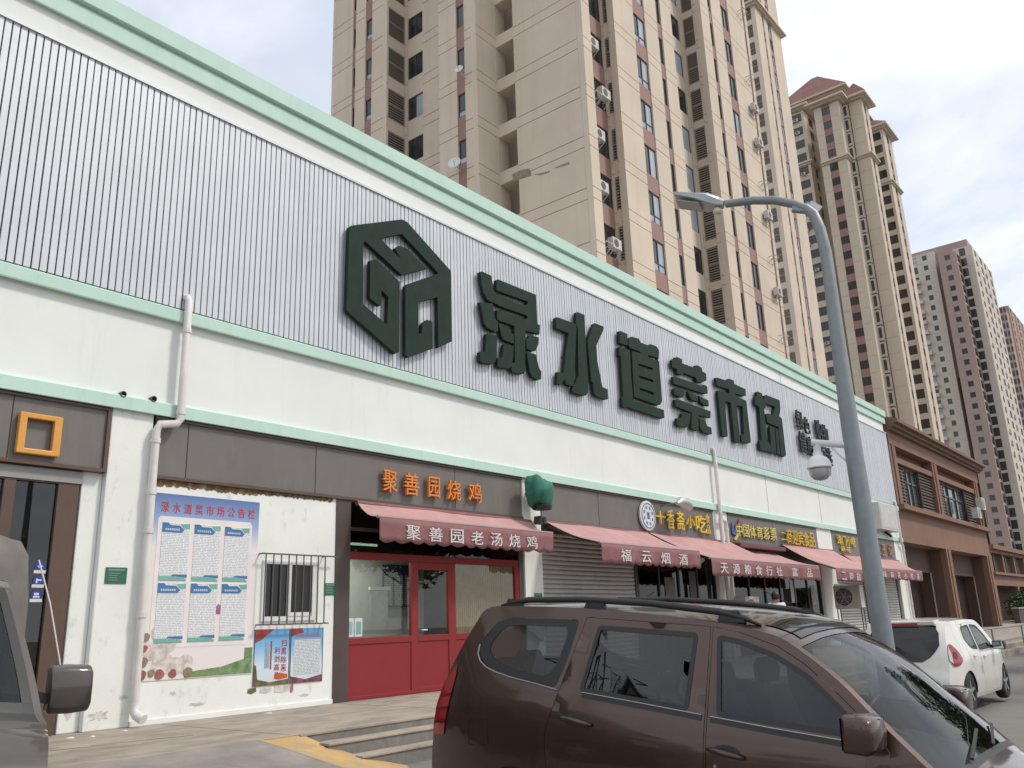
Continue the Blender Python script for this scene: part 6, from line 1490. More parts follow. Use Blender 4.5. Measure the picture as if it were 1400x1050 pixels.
class Car:
    def __init__(s, name, label, loc, rot, width, path, hw, paint, sub=4):
        s.root = thing(name, loc, label, 'car'); s.root.rotation_euler = rot
        s.W = width; s.hw = hw; s.paint = paint
        s.path, s.keys = lerp_path(path, sub)
    def sidept(s, l, z, side, off=0.0):
        return (l, side * (s.hw(l, z) + off), z)
    def top(s, i, t, off=0.0):
        p = s.path[i]; a = s.path[max(i - 1, 0)]; b = s.path[min(i + 1, len(s.path) - 1)]
        d_ = Vector((b[0] - a[0], b[1] - a[1])).normalized(); n_ = Vector((-d_.y, d_.x))        # outward (path runs rear -> roof -> nose)
        bl = p[2] * (1 - abs(t) ** 2.6) + off
        return (p[0] + n_.x * bl, t * s.hw(p[0], p[1]), p[1] + n_.y * bl)
    def strip(s, name, k0, k1, mm, s0=0, s1=None, off=0.0, parent=None, smooth=True, mb=None):
        s1 = len(SS) - 1 if s1 is None else s1
        rows = [[s.top(i, t, off) for t in SS[s0:s1 + 1]] for i in range(s.keys[k0], s.keys[k1] + 1)]
        m_ = mb or MB(); m_.loft(rows, False, closed=False)
        if mb is None: return m_.build(name, mm, parent or s.root, local=True, smooth=smooth)
    def panel(s, mb, poly, holes=(), side=1, off=0.0, step=0.13, mi=0):
        poly = dens(poly); holes = [dens(h) for h in holes]
        v, fs = tri2d([poly], holes, grid_pts(poly, holes, step))
        vs = [s.sidept(p.x, p.y, side, off) for p in v]
        if side > 0: fs = [tuple(reversed(f)) for f in fs]
        mb.add(vs, fs, mi)
    def line(s, mb, pts, side, w=0.008, off=0.002, mi=0):
        pts = dens(list(pts) + [], 0.08)[:-0 or None] if False else pts
        for i in range(len(pts) - 1):
            a = Vector(pts[i]); b = Vector(pts[i + 1]); d_ = (b - a).normalized(); n_ = Vector((-d_.y, d_.x)) * w / 2
            q = [a - n_, b - n_, b + n_, a + n_]
            q = [s.sidept(p.x, p.y, side, off) for p in q]
            mb.add(q, [(0, 1, 2, 3) if side < 0 else (3, 2, 1, 0)], mi)
    def wheel(s, l, z, r, side, w=0.19, spokes=5):
        y = side * (s.W / 2 - 0.02); o_ = MB()
        prof = [(r * 0.64, -w / 2), (r * 0.90, -w / 2), (r * 0.98, -w / 2 + 0.025), (r, -w / 4), (r, w / 4), (r * 0.98, w / 2 - 0.025), (r * 0.90, w / 2), (r * 0.64, w / 2)]
        yc = y - side * w / 2
        t_ = o_.loft([[(l + rr * math.cos(a), yc + hh, z + rr * math.sin(a)) for a in [2 * math.pi * k / 32 for k in range(32)]] for rr, hh in prof], False).build('wheel', M_tyre, s.root, local=True, smooth=True, sharp=40)
        rm_ = MB(); rm_.lathe([(r * 0.66, -w * 0.3), (r * 0.66, w * 0.46), (r * 0.60, w * 0.46), (r * 0.58, w * 0.2), (r * 0.1, w * 0.15), (0.01, w * 0.15)] if side > 0 else [(r * 0.66, w * 0.3), (r * 0.66, -w * 0.46), (r * 0.60, -w * 0.46), (r * 0.58, -w * 0.2), (r * 0.1, -w * 0.15), (0.01, -w * 0.15)], (l, yc, z), 24, axis='y')
        rm_.build('rim', M_greydk, t_, local=True, smooth=True, sharp=40)
        sp = MB()
        for k in range(spokes):
            a = 2 * math.pi * k / spokes + 0.3
            sp = MB(); sp.beam((l + r * 0.08 * math.cos(a), yc + side * w * 0.38, z + r * 0.08 * math.sin(a)), (l + r * 0.61 * math.cos(a), yc + side * w * 0.43, z + r * 0.61 * math.sin(a)), r * 0.15, 0.02, up=(0, 1, 0))
            sp.build('spoke', M_alloy, t_, local=True)
        MB().lathe([(r * 0.15, side * w * 0.30), (r * 0.13, side * w * 0.47)], (l, yc, z), 14, axis='y').build('hub', M_alloy, t_, local=True)
    def seat(s, l, y, z, w=0.46, bench=False):
        w = w if not bench else 1.25
        def pad(secs):
            m_ = MB()
            m_.loft([[(cx + dx * rx, y + yy, cz + dz * rz) for dx, dz, yy in ((-1, 0, -hw_), (-0.7, 0.8, -hw_), (0.7, 0.8, -hw_), (1, 0, -hw_), (0.7, -0.8, -hw_), (-0.7, -0.8, -hw_))] for cx, cz, rx, rz, hw_ in secs]); return m_
        def block(pts, hwid, nm):
            m_ = MB(); n = len(pts)
            m_.loft([[(l + a, y + sgn * hwid * f, z + b) for a, b in pts] for sgn, f in ((-1, 0.92), (-1, 1.0), (1, 1.0), (1, 0.92))])
            return m_.build(nm, M_seat, s.root, local=True, smooth=True, bevel=0.02, sharp=60)
        c_ = block([(-0.25, 0.0), (0.25, 0.04), (0.29, 0.10), (0.24, 0.15), (-0.22, 0.12)], w / 2, 'seat_cushion')
        block([(-0.30, 0.10), (-0.16, 0.10), (-0.19, 0.35), (-0.31, 0.62), (-0.40, 0.62), (-0.42, 0.5)], w / 2, 'seat_back')
        for yy in ((0,) if not bench else (-0.4, 0.4)):
            m_ = MB(); cx, cz = l - 0.37, z + 0.74
            m_.loft([[(cx + a, y + yy + sgn * f, cz + b) for a, b in ((-0.05, -0.08), (0.045, -0.09), (0.06, 0.0), (0.03, 0.085), (-0.03, 0.09), (-0.06, 0.03))] for sgn, f in ((-1, 0.08), (-1, 0.125), (1, 0.125), (1, 0.08))])
            hr_ = m_.build('headrest', M_seat, s.root, local=True, smooth=True, bevel=0.02, sharp=60)
            for q in (-0.05, 0.05): MB().tube([(cx, y + yy + q, cz - 0.2), (cx, y + yy + q, cz - 0.07)], 0.007, 6).build('headrest_post', M_chrome, hr_, local=True)
    def mirror(s, l, z, side, reach=0.20, w=0.12, h=0.10, th=0.10, mm=None, foot=0.03):
        y = side * (s.hw(l, z) + reach); m_ = MB(); rings = []
        for t, f in ((-1.0, 0.84), (-0.9, 0.96), (0.0, 1.0), (0.85, 0.95), (1.0, 0.80)):
            rings.append([(l + th * dx * f + 0.02 * (1 - f), y + side * w * t, z + h * dz * f) for dx, dz in ((-0.75, -0.95), (0.55, -1.0), (0.95, -0.75), (1.0, 0.1), (0.85, 0.80), (0.4, 1.0), (-0.75, 1.0))])
        o_ = m_.loft(rings).build('mirror', mm or s.paint, s.root, local=True, smooth=True, bevel=0.012, sharp=60)
        MB().quad(*[(l - 0.76 * th * 0.99 - 0.002, y + side * w * a * 0.85, z + h * b * 0.8) for a, b in ((-1, -1), (1, -1), (1, 1), (-1, 1))]).build('mirror_glass', mat('mirror_glass', (0.6, 0.62, 0.63), 0.03, metal=1.0, var=0.0), o_, local=True)
        MB().beam((l, side * (s.hw(l, z) - 0.03), z - h * 0.5 + foot), (l, y - side * w * 0.8, z - h * 0.4), 0.06, 0.05).build('mirror_arm', M_trimblk, o_, local=True)
        return o_

def metallic(name, col, rough=0.35, metal=0.45, coat=1.0):
    m = mat(name, col, rough, metal=metal, var=0.08, scale=2.0, coat=coat, spec=0.5, stain=tuple(0.75 * c_ + 0.035 for c_ in col), stain_scale=(2.2, 2.2, 1.1), stain_amt=0.45, stain_pos=(0.5, 0.8)); return m

# ------------------------------------------------------------------ brown people carrier, parked nose to the road
P_brown = metallic('brown_metallic_paint', (0.072, 0.036, 0.026), 0.33, 0.65, 0.8)
def hw_mpv(l, z):
    h_ = 0.885
    if z > 1.02: h_ -= 0.025 + 0.155 * (z - 1.02) / 0.6
    elif z > 0.9: h_ -= 0.025 * (z - 0.9) / 0.12
    if z < 0.45: h_ -= 0.10 * ((0.45 - z) / 0.35) ** 2
    h_ -= 0.012 * (1 - min(1, abs(z - 0.78) / 0.12)) * -1 if abs(z - 0.78) < 0.12 else 0
    if l < 0.55: h_ -= 0.10 * ((0.55 - l) / 0.6) ** 2
    if l > 3.3: h_ -= 0.16 * ((l - 3.3) / 1.2) ** 2
    return h_
ZM = 0.08
mpv = Car('people_carrier', 'dark brown metallic people carrier parked nose to the road in front of the steps', (5.11 + 0.885, 5.11, ZM), (0, rad(2.6), rad(-90)), 1.77,
          [(0.03, 0.12, 0.02), (-0.06, 0.30, 0.08), (-0.09, 0.52, 0.10), (-0.07, 0.72, 0.07), (-0.02, 0.94, 0.06), (0.09, 1.22, 0.07), (0.30, 1.55, 0.08), (0.40, 1.665, 0.03), (0.63, 1.69, 0.035), (1.39, 1.675, 0.055), (2.3, 1.61, 0.075), (2.76, 1.54, 0.085),
           (2.95, 1.455, 0.09), (3.19, 1.29, 0.10), (3.38, 1.12, 0.10), (3.58, 0.945, 0.10), (3.76, 0.79, 0.09), (3.90, 0.745, 0.07), (4.18, 0.69, 0.06), (4.39, 0.60, 0.08), (4.48, 0.46, 0.10), (4.46, 0.28, 0.08), (4.40, 0.12, 0.04)], hw_mpv, P_brown)
up_out = [(p[0], p[1]) for p in mpv.path]
def arch(cx, cz, r, zb, n=12):
    a0 = math.asin(max(-1, min(1, (zb - cz) / r)))
    return [(cx + r * math.cos(a), cz + r * math.sin(a)) for a in [a0 + (math.pi - 2 * a0) * k / n for k in range(n + 1)]]
lower = arch(3.62, 0.19, 0.39, 0.12) + arch(0.85, 0.19, 0.39, 0.12)
side_poly = up_out + lower          # path goes rear-bottom -> nose-bottom, then sill back with the arches
q_win = smooth_poly([(0.55, 1.575), (0.69, 1.605), (1.325, 1.60), (1.26, 1.33), (1.185, 1.13), (0.76, 1.185), (0.50, 1.245), (0.395, 1.33), (0.41, 1.43)], 0.04)
r_win = smooth_poly([(1.50, 1.555), (2.27, 1.525), (2.235, 1.065), (1.405, 1.125)], 0.03)
f_win = smooth_poly([(2.425, 1.515), (2.58, 1.49), (2.80, 1.42), (3.01, 1.31), (3.20, 1.15), (3.345, 1.00), (2.45, 1.05)], 0.03)
r_door = [(1.385, 1.615), (2.365, 1.572), (2.36, 1.03), (2.335, 0.20), (1.13, 0.20), (1.13, 0.84), (1.215, 1.10)]
f_door = [(2.385, 1.57), (2.57, 1.54), (2.82, 1.465), (2.99, 1.37), (3.19, 1.215), (3.40, 1.03), (3.46, 0.94), (3.44, 0.55), (3.20, 0.42), (3.16, 0.20), (2.355, 0.20), (2.38, 1.03)]
bm_ = MB()
mpv.strip(None, 0, 5, None, mb=bm_); mpv.strip(None, 6, 12, None, mb=bm_); mpv.strip(None, 16, 22, None, mb=bm_)
for a, b in ((5, 6), (12, 16)):
    mpv.strip(None, a, b, None, 0, 2, mb=bm_); mpv.strip(None, a, b, None, len(SS) - 3, len(SS) - 1, mb=bm_)
for sd2 in (-1, 1):
    mpv.panel(bm_, side_poly, [shrink(r_door, -0.004), shrink(f_door, -0.004), q_win], sd2)
bm_.build('body', P_brown, mpv.root, local=True, smooth=True, merge=0.0015, sharp=38)
for sd2 in (-1, 1):
    ln = MB(); mpv.panel(ln, [(0.2, 0.25), (0.15, 0.9), (0.45, 1.50), (0.7, 1.63), (2.3, 1.56), (2.85, 1.42), (3.35, 1.0), (3.5, 0.3)], [shrink(q_win, -0.01), shrink(r_win, -0.015), shrink(f_win, -0.015)], sd2, off=-0.03)
    ln.build('inner_lining', M_trimblk, mpv.root, local=True)
G_car = glass('tinted_car_glass', (0.30, 0.33, 0.36), refl=1.6)
G_screen = glass('windscreen_glass', (0.62, 0.68, 0.66), refl=1.0)
for sd2 in (-1, 1):
    for nm, dr, wn_ in (('sliding_door', r_door, r_win), ('front_door', f_door, f_win)):
        m_ = MB(); mpv.panel(m_, dr, [wn_], sd2); do = m_.build(nm, P_brown, mpv.root, local=True, smooth=True)
        m_ = MB(); mpv.panel(m_, shrink(wn_, -0.010), [shrink(wn_, 0.022)], sd2, off=0.003); m_.build('window_seal', M_trimblk, do, local=True)
        m_ = MB(); mpv.panel(m_, shrink(wn_, 0.02), [], sd2, off=-0.004); m_.build('window', G_car, do, local=True, smooth=True)
        l0, l1, z0, z1 = (1.27, 1.53, 0.945, 0.915) if nm == 'sliding_door' else (2.39, 2.63, 0.855, 0.825)
        m_ = MB(); n = 6
        m_.tube([mpv.sidept(l0 + (l1 - l0) * k / n, z0 + (z1 - z0) * k / n + 0.006 * math.sin(math.pi * k / n), sd2, 0.012 + 0.028 * math.sin(math.pi * k / n)) for k in range(n + 1)], [0.010, 0.017, 0.019, 0.019, 0.019, 0.017, 0.010], 8)
        ho = m_.build('handle', P_brown, do, local=True, smooth=True)
        m_ = MB(); lc, zc = (l0 + l1) / 2, (z0 + z1) / 2 + 0.012
        mpv.panel(m_, [(lc + 0.085 * math.cos(a), zc + 0.036 * math.sin(a)) for a in [2 * math.pi * k / 14 for k in range(14)]], [], sd2, off=0.002, step=0.2); m_.build('handle_recess', M_trimblk, do, local=True)
    m_ = MB(); mpv.panel(m_, shrink(q_win, 0.002), [shrink(smooth_poly([(0.64, 1.55), (1.24, 1.55), (1.19, 1.33), (1.11, 1.20), (0.77, 1.235), (0.58, 1.29), (0.50, 1.36), (0.52, 1.43)], 0.07), 0.0)], sd2, off=-0.003); m_.build('window_seal', M_trimblk, mpv.root, local=True)
    m_ = MB(); mpv.panel(m_, smooth_poly([(0.62, 1.56), (1.25, 1.56), (1.20, 1.33), (1.12, 1.19), (0.77, 1.225), (0.57, 1.28), (0.49, 1.36), (0.51, 1.44)], 0.07), [], sd2, off=-0.008); m_.build('quarter_window', glass('quarter_glass', (0.42, 0.45, 0.45), refl=1.3), mpv.root, local=True, smooth=True)
    # bright line under the glass
    bl = [(0.395, 1.40), (0.39, 1.33), (0.43, 1.275), (0.50, 1.235), (0.60, 1.205), (0.76, 1.175), (1.0, 1.145), (1.20, 1.115)]
    MB().tube([mpv.sidept(l, z, sd2, 0.002) for l, z in bl], 0.007, 6).build('trim_line', M_chrome, mpv.root, local=True)
    for seg in ([(1.42, 1.098), (1.8, 1.07), (2.34, 1.027)], [(2.40, 1.022), (2.8, 0.99), (3.34, 0.955)]):
        m_ = MB(); 
        for i in range(len(seg) - 1): mpv.line(m_, [seg[i], seg[i + 1]], sd2, 0.034, 0.004)
        m_.build('belt_moulding', M_trimblk, mpv.root, local=True)
        MB().tube([mpv.sidept(l, z + 0.017, sd2, 0.004) for l, z in seg], 0.004, 5).build('trim_line', M_chrome, mpv.root, local=True)
    # fuel flap line and side crease
    m_ = MB(); fp = smooth_poly([(0.40, 0.86), (0.59, 0.875), (0.60, 0.70), (0.40, 0.68)], 0.03); mpv.line(m_, fp + fp[:1], sd2, 0.006, 0.0015); m_.build('fuel_flap', mat('panel_gap', (0.012, 0.009, 0.009), 0.6), mpv.root, local=True)
    # tail lamp
    tl = MB(); tp_ = smooth_poly([(-0.055, 0.70), (-0.03, 0.93), (0.03, 1.10), (0.165, 1.245), (0.175, 1.16), (0.145, 0.98), (0.10, 0.72)], 0.02)
    mpv.panel(tl, tp_, [], sd2, off=0.007, step=0.06); to = tl.build('tail_lamp', M_lampred, mpv.root, local=True, smooth=True)
    m_ = MB()
    for zz in (0.80, 0.90, 1.0): mpv.line(m_, [(-0.035 + (zz - 0.8) * 0.25, zz), (0.115 + (zz - 0.8) * 0.2, zz + 0.02)], sd2, 0.022, 0.010)
    tag(m_.build('lamp_division', mat('dark_red_lamp', (0.13, 0.008, 0.01), 0.2), to, local=True), kind='stuff')
    mpv.wheel(0.85, 0.19, 0.315, sd2); mpv.wheel(3.62, 0.235, 0.315, sd2)
    # roof rail
    rl = [(0.52, 1.69), (0.62, 1.715), (0.80, 1.738), (1.3, 1.742), (1.9, 1.715), (2.4, 1.665), (2.58, 1.625), (2.68, 1.585)]
    ry = lambda l, z: sd2 * (hw_mpv(l, 1.6) - 0.065)
    ro = MB().tube([(l, ry(l, z), z) for l, z in rl], [0.012, 0.020, 0.024, 0.024, 0.024, 0.024, 0.019, 0.010], 10).build('roof_rail', M_trimblk, mpv.root, local=True, smooth=True)
    for l0, z0 in ((0.66, 1.70), (1.42, 1.70), (2.48, 1.63)): MB().hexa([(l0 - 0.10, ry(l0, 0) - 0.018, z0 - 0.03), (l0 + 0.10, ry(l0, 0) - 0.018, z0 - 0.03), (l0 + 0.10, ry(l0, 0) + 0.018, z0 - 0.03), (l0 - 0.10, ry(l0, 0) + 0.018, z0 - 0.03)], [(l0 - 0.06, ry(l0, 0) - 0.014, z0 + 0.045), (l0 + 0.06, ry(l0, 0) - 0.014, z0 + 0.045), (l0 + 0.06, ry(l0, 0) + 0.014, z0 + 0.045), (l0 - 0.06, ry(l0, 0) + 0.014, z0 + 0.045)]).build('rail_foot', M_trimblk, ro, local=True)
    mpv.mirror(3.37, 1.045, sd2, 0.16, 0.125, 0.10, 0.10)
    # headlamp
    m_ = MB(); mpv.panel(m_, smooth_poly([(4.02, 0.685), (4.34, 0.60), (4.42, 0.54), (4.40, 0.48), (4.1, 0.57)], 0.03), [], sd2, off=0.008, step=0.06); m_.build('headlamp', M_lampclr, mpv.root, local=True, smooth=True)
kl = MB().lathe([(0.001, 0.004), (0.011, 0.004), (0.012, 0)], (0, 0, 0), 12).build('door_lock', M_chrome, mpv.root, local=True); kl.location = mpv.sidept(2.435, 0.76, -1, 0.001); kl.rotation_euler = (rad(90), 0, 0)
mpv.strip('windscreen', 12, 16, G_screen, 2, len(SS) - 3, off=-0.004)
mpv.strip('rear_window', 5, 6, G_car, 2, len(SS) - 3, off=-0.004)
# black edge of the screen and the roof glass
m_ = MB(); 
k12, k15 = mpv.keys[12], mpv.keys[16]
for i0, i1 in ((k15 - 1, k15),):
    m_.loft([[mpv.top(i, t, -0.0005) for t in SS[2:-2]] for i in (i0, i1)], False, closed=False)
m_.build('screen_border', M_trimblk, mpv.root, local=True)
m_ = MB(); rows = [[mpv.top(i, t, 0.005) for t in (-0.84, -0.6, -0.3, 0, 0.3, 0.6, 0.84)] for i in range(mpv.keys[11] - 1, mpv.keys[12])]
m_.loft(rows, False, closed=False); m_.build('roof_glass', mat('black_roof_glass', (0.012, 0.013, 0.015), 0.05), mpv.root, local=True, smooth=True)
# inside
MB().hexa([(3.05, -0.72, 0.4), (3.65, -0.66, 0.4), (3.65, 0.66, 0.4), (3.05, 0.72, 0.4)], [(3.10, -0.70, 0.88), (3.66, -0.60, 0.80), (3.66, 0.60, 0.80), (3.10, 0.70, 0.88)]).build('dashboard', M_trimblk, mpv.root, local=True, bevel=0.03)
MB().box(0.2, -0.78, 0.28, 3.4, 0.78, 0.34).build('floor_pan', M_trimblk, mpv.root, local=True)
for y in (-0.38, 0.38): mpv.seat(2.62, y, 0.50); mpv.seat(1.72, y, 0.52)
mpv.seat(0.98, 0, 0.52, bench=True)
sw_ = MB(); sw_.tube([(2.98 + 0.06 * math.sin(a), 0.38 + 0.18 * math.cos(a), 0.93 + 0.17 * math.sin(a)) for a in [2 * math.pi * k / 20 for k in range(21)]], 0.014, 8, caps=False); sw_.build('steering_wheel', M_trimblk, mpv.root, local=True, smooth=True)
for k in range(3):
    a = rad(90 + 120 * k); MB().beam((2.98, 0.38, 0.93), (2.98 + 0.06 * math.sin(a), 0.38 + 0.18 * math.cos(a), 0.93 + 0.17 * math.sin(a)), 0.03, 0.02).build('wheel_spoke', M_trimblk, bpy.data.objects['steering_wheel'], local=True)
MB().beam((2.98, 0.38, 0.93), (3.2, 0.38, 0.83), 0.07).build('steering_column', M_trimblk, mpv.root, local=True)
for k, y in enumerate((-0.3, 0.28)):
    a = mpv.top(mpv.keys[16] - 1, y - 0.25, 0.02); b = mpv.top(mpv.keys[15], y + 0.25, 0.012)
    MB().beam(a, mpv.top(mpv.keys[16] - 3, y + 0.35, 0.012), 0.018, 0.014).build('wiper', M_trimblk, mpv.root, local=True)
MB().box(4.44, -0.26, 0.40, 4.60, 0.26, 0.52).build('number_plate', mat('plate_blue', (0.03, 0.06, 0.28), 0.4), mpv.root, local=True)
MB().box(4.40, -0.45, 0.56, 4.60, 0.45, 0.66).build('grille', M_trimblk, mpv.root, local=True, bevel=0.02)

# ------------------------------------------------------------------ white hatchback
P_white = metallic('white_car_paint', (0.72, 0.70, 0.64), 0.35, 0.0)
def hw_h(l, z):
    h_ = 0.815
    if z > 0.92: h_ -= 0.02 + 0.115 * (z - 0.92) / 0.5
    elif z > 0.78: h_ -= 0.02 * (z - 0.78) / 0.14
    if z < 0.4: h_ -= 0.06 * ((0.4 - z) / 0.25) ** 2
    if l < 0.7: h_ -= 0.16 * ((0.7 - l) / 0.7) ** 2
    if l > 2.7: h_ -= 0.16 * ((l - 2.7) / 0.9) ** 2
    return h_
hyaw = rad(-2.2)
HX, HY = 16.844 + 0.815 * math.sin(-hyaw) * -1, 3.918 + 0.815
hb_ = Car('white_hatchback', 'small white hatchback with round red tail lamps behind the lamp post', (15.93, 4.54, -0.039), (0, 0, rad(-1.86)), 1.63,
          [(0.08, 0.18, 0.03), (0.01, 0.32, 0.10), (-0.01, 0.50, 0.12), (0.03, 0.66, 0.10), (0.06, 0.90, 0.09), (0.16, 1.16, 0.09), (0.30, 1.36, 0.07), (0.40, 1.405, 0.04), (0.95, 1.425, 0.05), (1.6, 1.42, 0.055), (1.95, 1.39, 0.06), (2.25, 1.24, 0.08), (2.55, 1.03, 0.09), (2.75, 0.92, 0.08),
           (3.05, 0.86, 0.07), (3.40, 0.74, 0.08), (3.56, 0.56, 0.09), (3.58, 0.38, 0.09), (3.52, 0.18, 0.05)], hw_h, P_white)
sp_ = [(p[0], p[1]) for p in hb_.path] + arch(2.96, 0.29, 0.335, 0.18) + arch(0.62, 0.29, 0.335, 0.18)
hr_win = smooth_poly([(0.86, 1.30), (1.36, 1.335), (1.40, 0.93), (1.02, 0.97), (0.80, 1.12)], 0.05)
hf_win = smooth_poly([(1.46, 1.335), (1.86, 1.31), (2.12, 1.17), (2.42, 0.93), (1.50, 0.92)], 0.04)
hr_door = [(0.78, 1.345), (1.40, 1.375), (1.44, 0.88), (1.45, 0.22), (1.05, 0.22), (0.98, 0.42), (0.90, 0.62), (0.72, 1.08)]
hf_door = [(1.42, 1.375), (1.90, 1.35), (2.17, 1.19), (2.50, 0.95), (2.54, 0.85), (2.54, 0.40), (2.50, 0.22), (1.47, 0.22), (1.46, 0.88)]
m_ = MB()
hb_.strip(None, 0, 10, None, mb=m_); hb_.strip(None, 13, 18, None, mb=m_)
for a, b in ((10, 13),): hb_.strip(None, a, b, None, 0, 2, mb=m_); hb_.strip(None, a, b, None, len(SS) - 3, len(SS) - 1, mb=m_)
for sd2 in (-1, 1): hb_.panel(m_, sp_, [shrink(hr_door, -0.005), shrink(hf_door, -0.005)], sd2)
m_.build('body', P_white, hb_.root, local=True, smooth=True, merge=0.0015, sharp=38)
for sd2 in (-1, 1):
    m_ = MB(); hb_.panel(m_, [(0.3, 0.25), (0.25, 0.9), (0.55, 1.33), (1.9, 1.33), (2.5, 0.9), (2.6, 0.25)], [shrink(hr_win, -0.01), shrink(hf_win, -0.01)], sd2, off=-0.03)
    m_.build('inner_lining', M_trimblk, hb_.root, local=True)
for sd2 in (-1, 1):
    for nm, dr, wn_, hx, hz in (('rear_door', hr_door, hr_win, 0.98, 0.83), ('front_door', hf_door, hf_win, 1.60, 0.80)):
        m_ = MB(); hb_.panel(m_, dr, [wn_], sd2); do = m_.build(nm, P_white, hb_.root, local=True, smooth=True)
        m_ = MB(); hb_.panel(m_, shrink(wn_, -0.012), [shrink(wn_, 0.02)], sd2, off=0.003); m_.build('window_seal', M_trimblk, do, local=True)
        m_ = MB(); hb_.panel(m_, shrink(wn_, 0.018), [], sd2, off=-0.004); m_.build('window', G_dark, do, local=True, smooth=True)
        MB().tube([hb_.sidept(hx + 0.18 * k / 4, hz + 0.005 * k, sd2, 0.01 + 0.025 * math.sin(math.pi * k / 4)) for k in range(5)], [0.01, 0.016, 0.018, 0.016, 0.01], 8).build('handle', P_white, do, local=True, smooth=True)
    # tear-shaped tail lamp wrapping the corner
    m_ = MB(); hb_.panel(m_, smooth_poly([(0.045, 0.80), (0.06, 0.92), (0.13, 1.05), (0.20, 1.06), (0.33, 0.95), (0.42, 0.80), (0.30, 0.72), (0.14, 0.70)], 0.05), [], sd2, off=0.012, step=0.06); to = m_.build('tail_lamp', M_lampred, hb_.root, local=True, smooth=True)
    m_ = MB(); hb_.panel(m_, [(0.22 + 0.055 * math.cos(a), 0.88 + 0.06 * math.sin(a)) for a in [2 * math.pi * k / 14 for k in range(14)]], [], sd2, off=0.018, step=0.2); m_.build('lamp_ring', mat('dark_red_lamp', (0, 0, 0)), to, local=True)
    m_ = MB(); hb_.panel(m_, [(0.05, 0.80), (0.065, 0.93), (0.12, 1.03), (0.13, 0.9), (0.12, 0.76)], [], sd2, off=0.015, step=0.2); m_.build('clear_section', M_lampclr, to, local=True)
    hb_.wheel(0.62, 0.29, 0.285, sd2, 0.17); hb_.wheel(2.96, 0.29, 0.285, sd2, 0.17)
    hb_.mirror(2.36, 0.96, sd2, 0.13, 0.10, 0.075, 0.085, M_trimblk)
    m_ = MB(); hb_.panel(m_, smooth_poly([(2.95, 0.86), (3.35, 0.74), (3.45, 0.62), (3.25, 0.62), (3.0, 0.74)], 0.04), [], sd2, off=0.01, step=0.08); m_.build('headlamp', M_lampclr, hb_.root, local=True, smooth=True)
M_tgg = mat('black_tailgate_glass', (0.014, 0.015, 0.017), 0.06)
hb_.root.scale = (1.02, 1.02, 1.02)
hb_.strip('windscreen', 10, 13, G_screen, 2, len(SS) - 3, off=-0.004)
# black tailgate panel, spoiler lamp, plate, badge line
m_ = MB(); i0_, i1_ = hb_.keys[3] + 2, hb_.keys[6] - 1
m_.loft([[hb_.top(i, t * (0.42 + 0.44 * min(1.0, ((i - i0_) / 4.0)) ** 0.6) * (1 if i < i1_ - 1 else 0.93), 0.006) for t in (-1, -0.75, -0.5, -0.25, 0, 0.25, 0.5, 0.75, 1)] for i in range(i0_, i1_ + 1)], False, closed=False); m_.build('rear_window', M_tgg, hb_.root, local=True, smooth=True)
MB().hexa([(0.30, -0.52, 1.37), (0.20, -0.50, 1.355), (0.20, 0.50, 1.355), (0.30, 0.52, 1.37)], [(0.42, -0.53, 1.45), (0.17, -0.50, 1.425), (0.17, 0.50, 1.425), (0.42, 0.53, 1.45)]).build('spoiler', P_white, hb_.root, local=True, bevel=0.015)
MB().box(0.155, -0.24, 1.372, 0.169, 0.24, 1.40).build('brake_lamp', M_lampred, hb_.root, local=True)
MB().box(0.0, -0.22, 0.50, -0.125, 0.22, 0.61).build('number_plate', mat('plate_blue', (0, 0, 0)), hb_.root, local=True)
MB().tube([hb_.top(hb_.keys[4] + 1, 0.05, 0.02), hb_.top(hb_.keys[4] + 2, 0.3, 0.02), hb_.top(hb_.keys[5], 0.45, 0.02)], 0.012, 6).build('rear_wiper', M_trimblk, hb_.root, local=True)
MB().box(0.4, -0.7, 0.25, 2.6, 0.7, 0.30).build('floor_pan', M_trimblk, hb_.root, local=True)
for y in (-0.35, 0.35): hb_.seat(1.72, y, 0.42)
hb_.seat(0.98, 0, 0.42, bench=True)
MB().hexa([(2.1, -0.62, 0.5), (2.6, -0.6, 0.5), (2.6, 0.6, 0.5), (2.1, 0.62, 0.5)], [(2.2, -0.6, 0.88), (2.65, -0.55, 0.88), (2.65, 0.55, 0.88), (2.2, 0.6, 0.88)]).build('dashboard', M_trimblk, hb_.root, local=True)

# ------------------------------------------------------------------ grey-brown microvan at the left edge, nose to the road
P_van = metallic('grey_brown_van_paint', (0.070, 0.056, 0.046), 0.45, 0.4)
VL = 3.75
def hw_v(l, z):
    h_ = 0.79
    if z > 1.15: h_ -= 0.02 + 0.12 * (z - 1.15) / 0.7
    if z < 0.4: h_ -= 0.05
    if l < 0.4: h_ -= 0.08 * ((0.4 - l) / 0.4) ** 2
    if l > 3.0: h_ -= 0.10 * ((l - 3.0) / 0.75) ** 2
    return h_
vn = Car('microvan', 'grey-brown microvan cut by the left edge, its windscreen and door mirror showing', (2.018, 8.846, 0.047), (0, rad(1.5), rad(-100)), 1.58,
         [(0.06, 0.25, 0.02), (0.0, 0.45, 0.05), (0.0, 0.9, 0.05), (0.04, 1.25, 0.05), (0.12, 1.70, 0.05), (0.25, 1.83, 0.03), (0.6, 1.865, 0.05), (1.8, 1.875, 0.06), (2.45, 1.85, 0.06), (2.66, 1.79, 0.06), (2.85, 1.62, 0.07), (3.12, 1.32, 0.09), (3.30, 1.12, 0.08),
          (3.44, 1.06, 0.06), (3.62, 0.94, 0.07), (3.72, 0.72, 0.08), (3.75, 0.50, 0.08), (3.70, 0.25, 0.05)], hw_v, P_van)
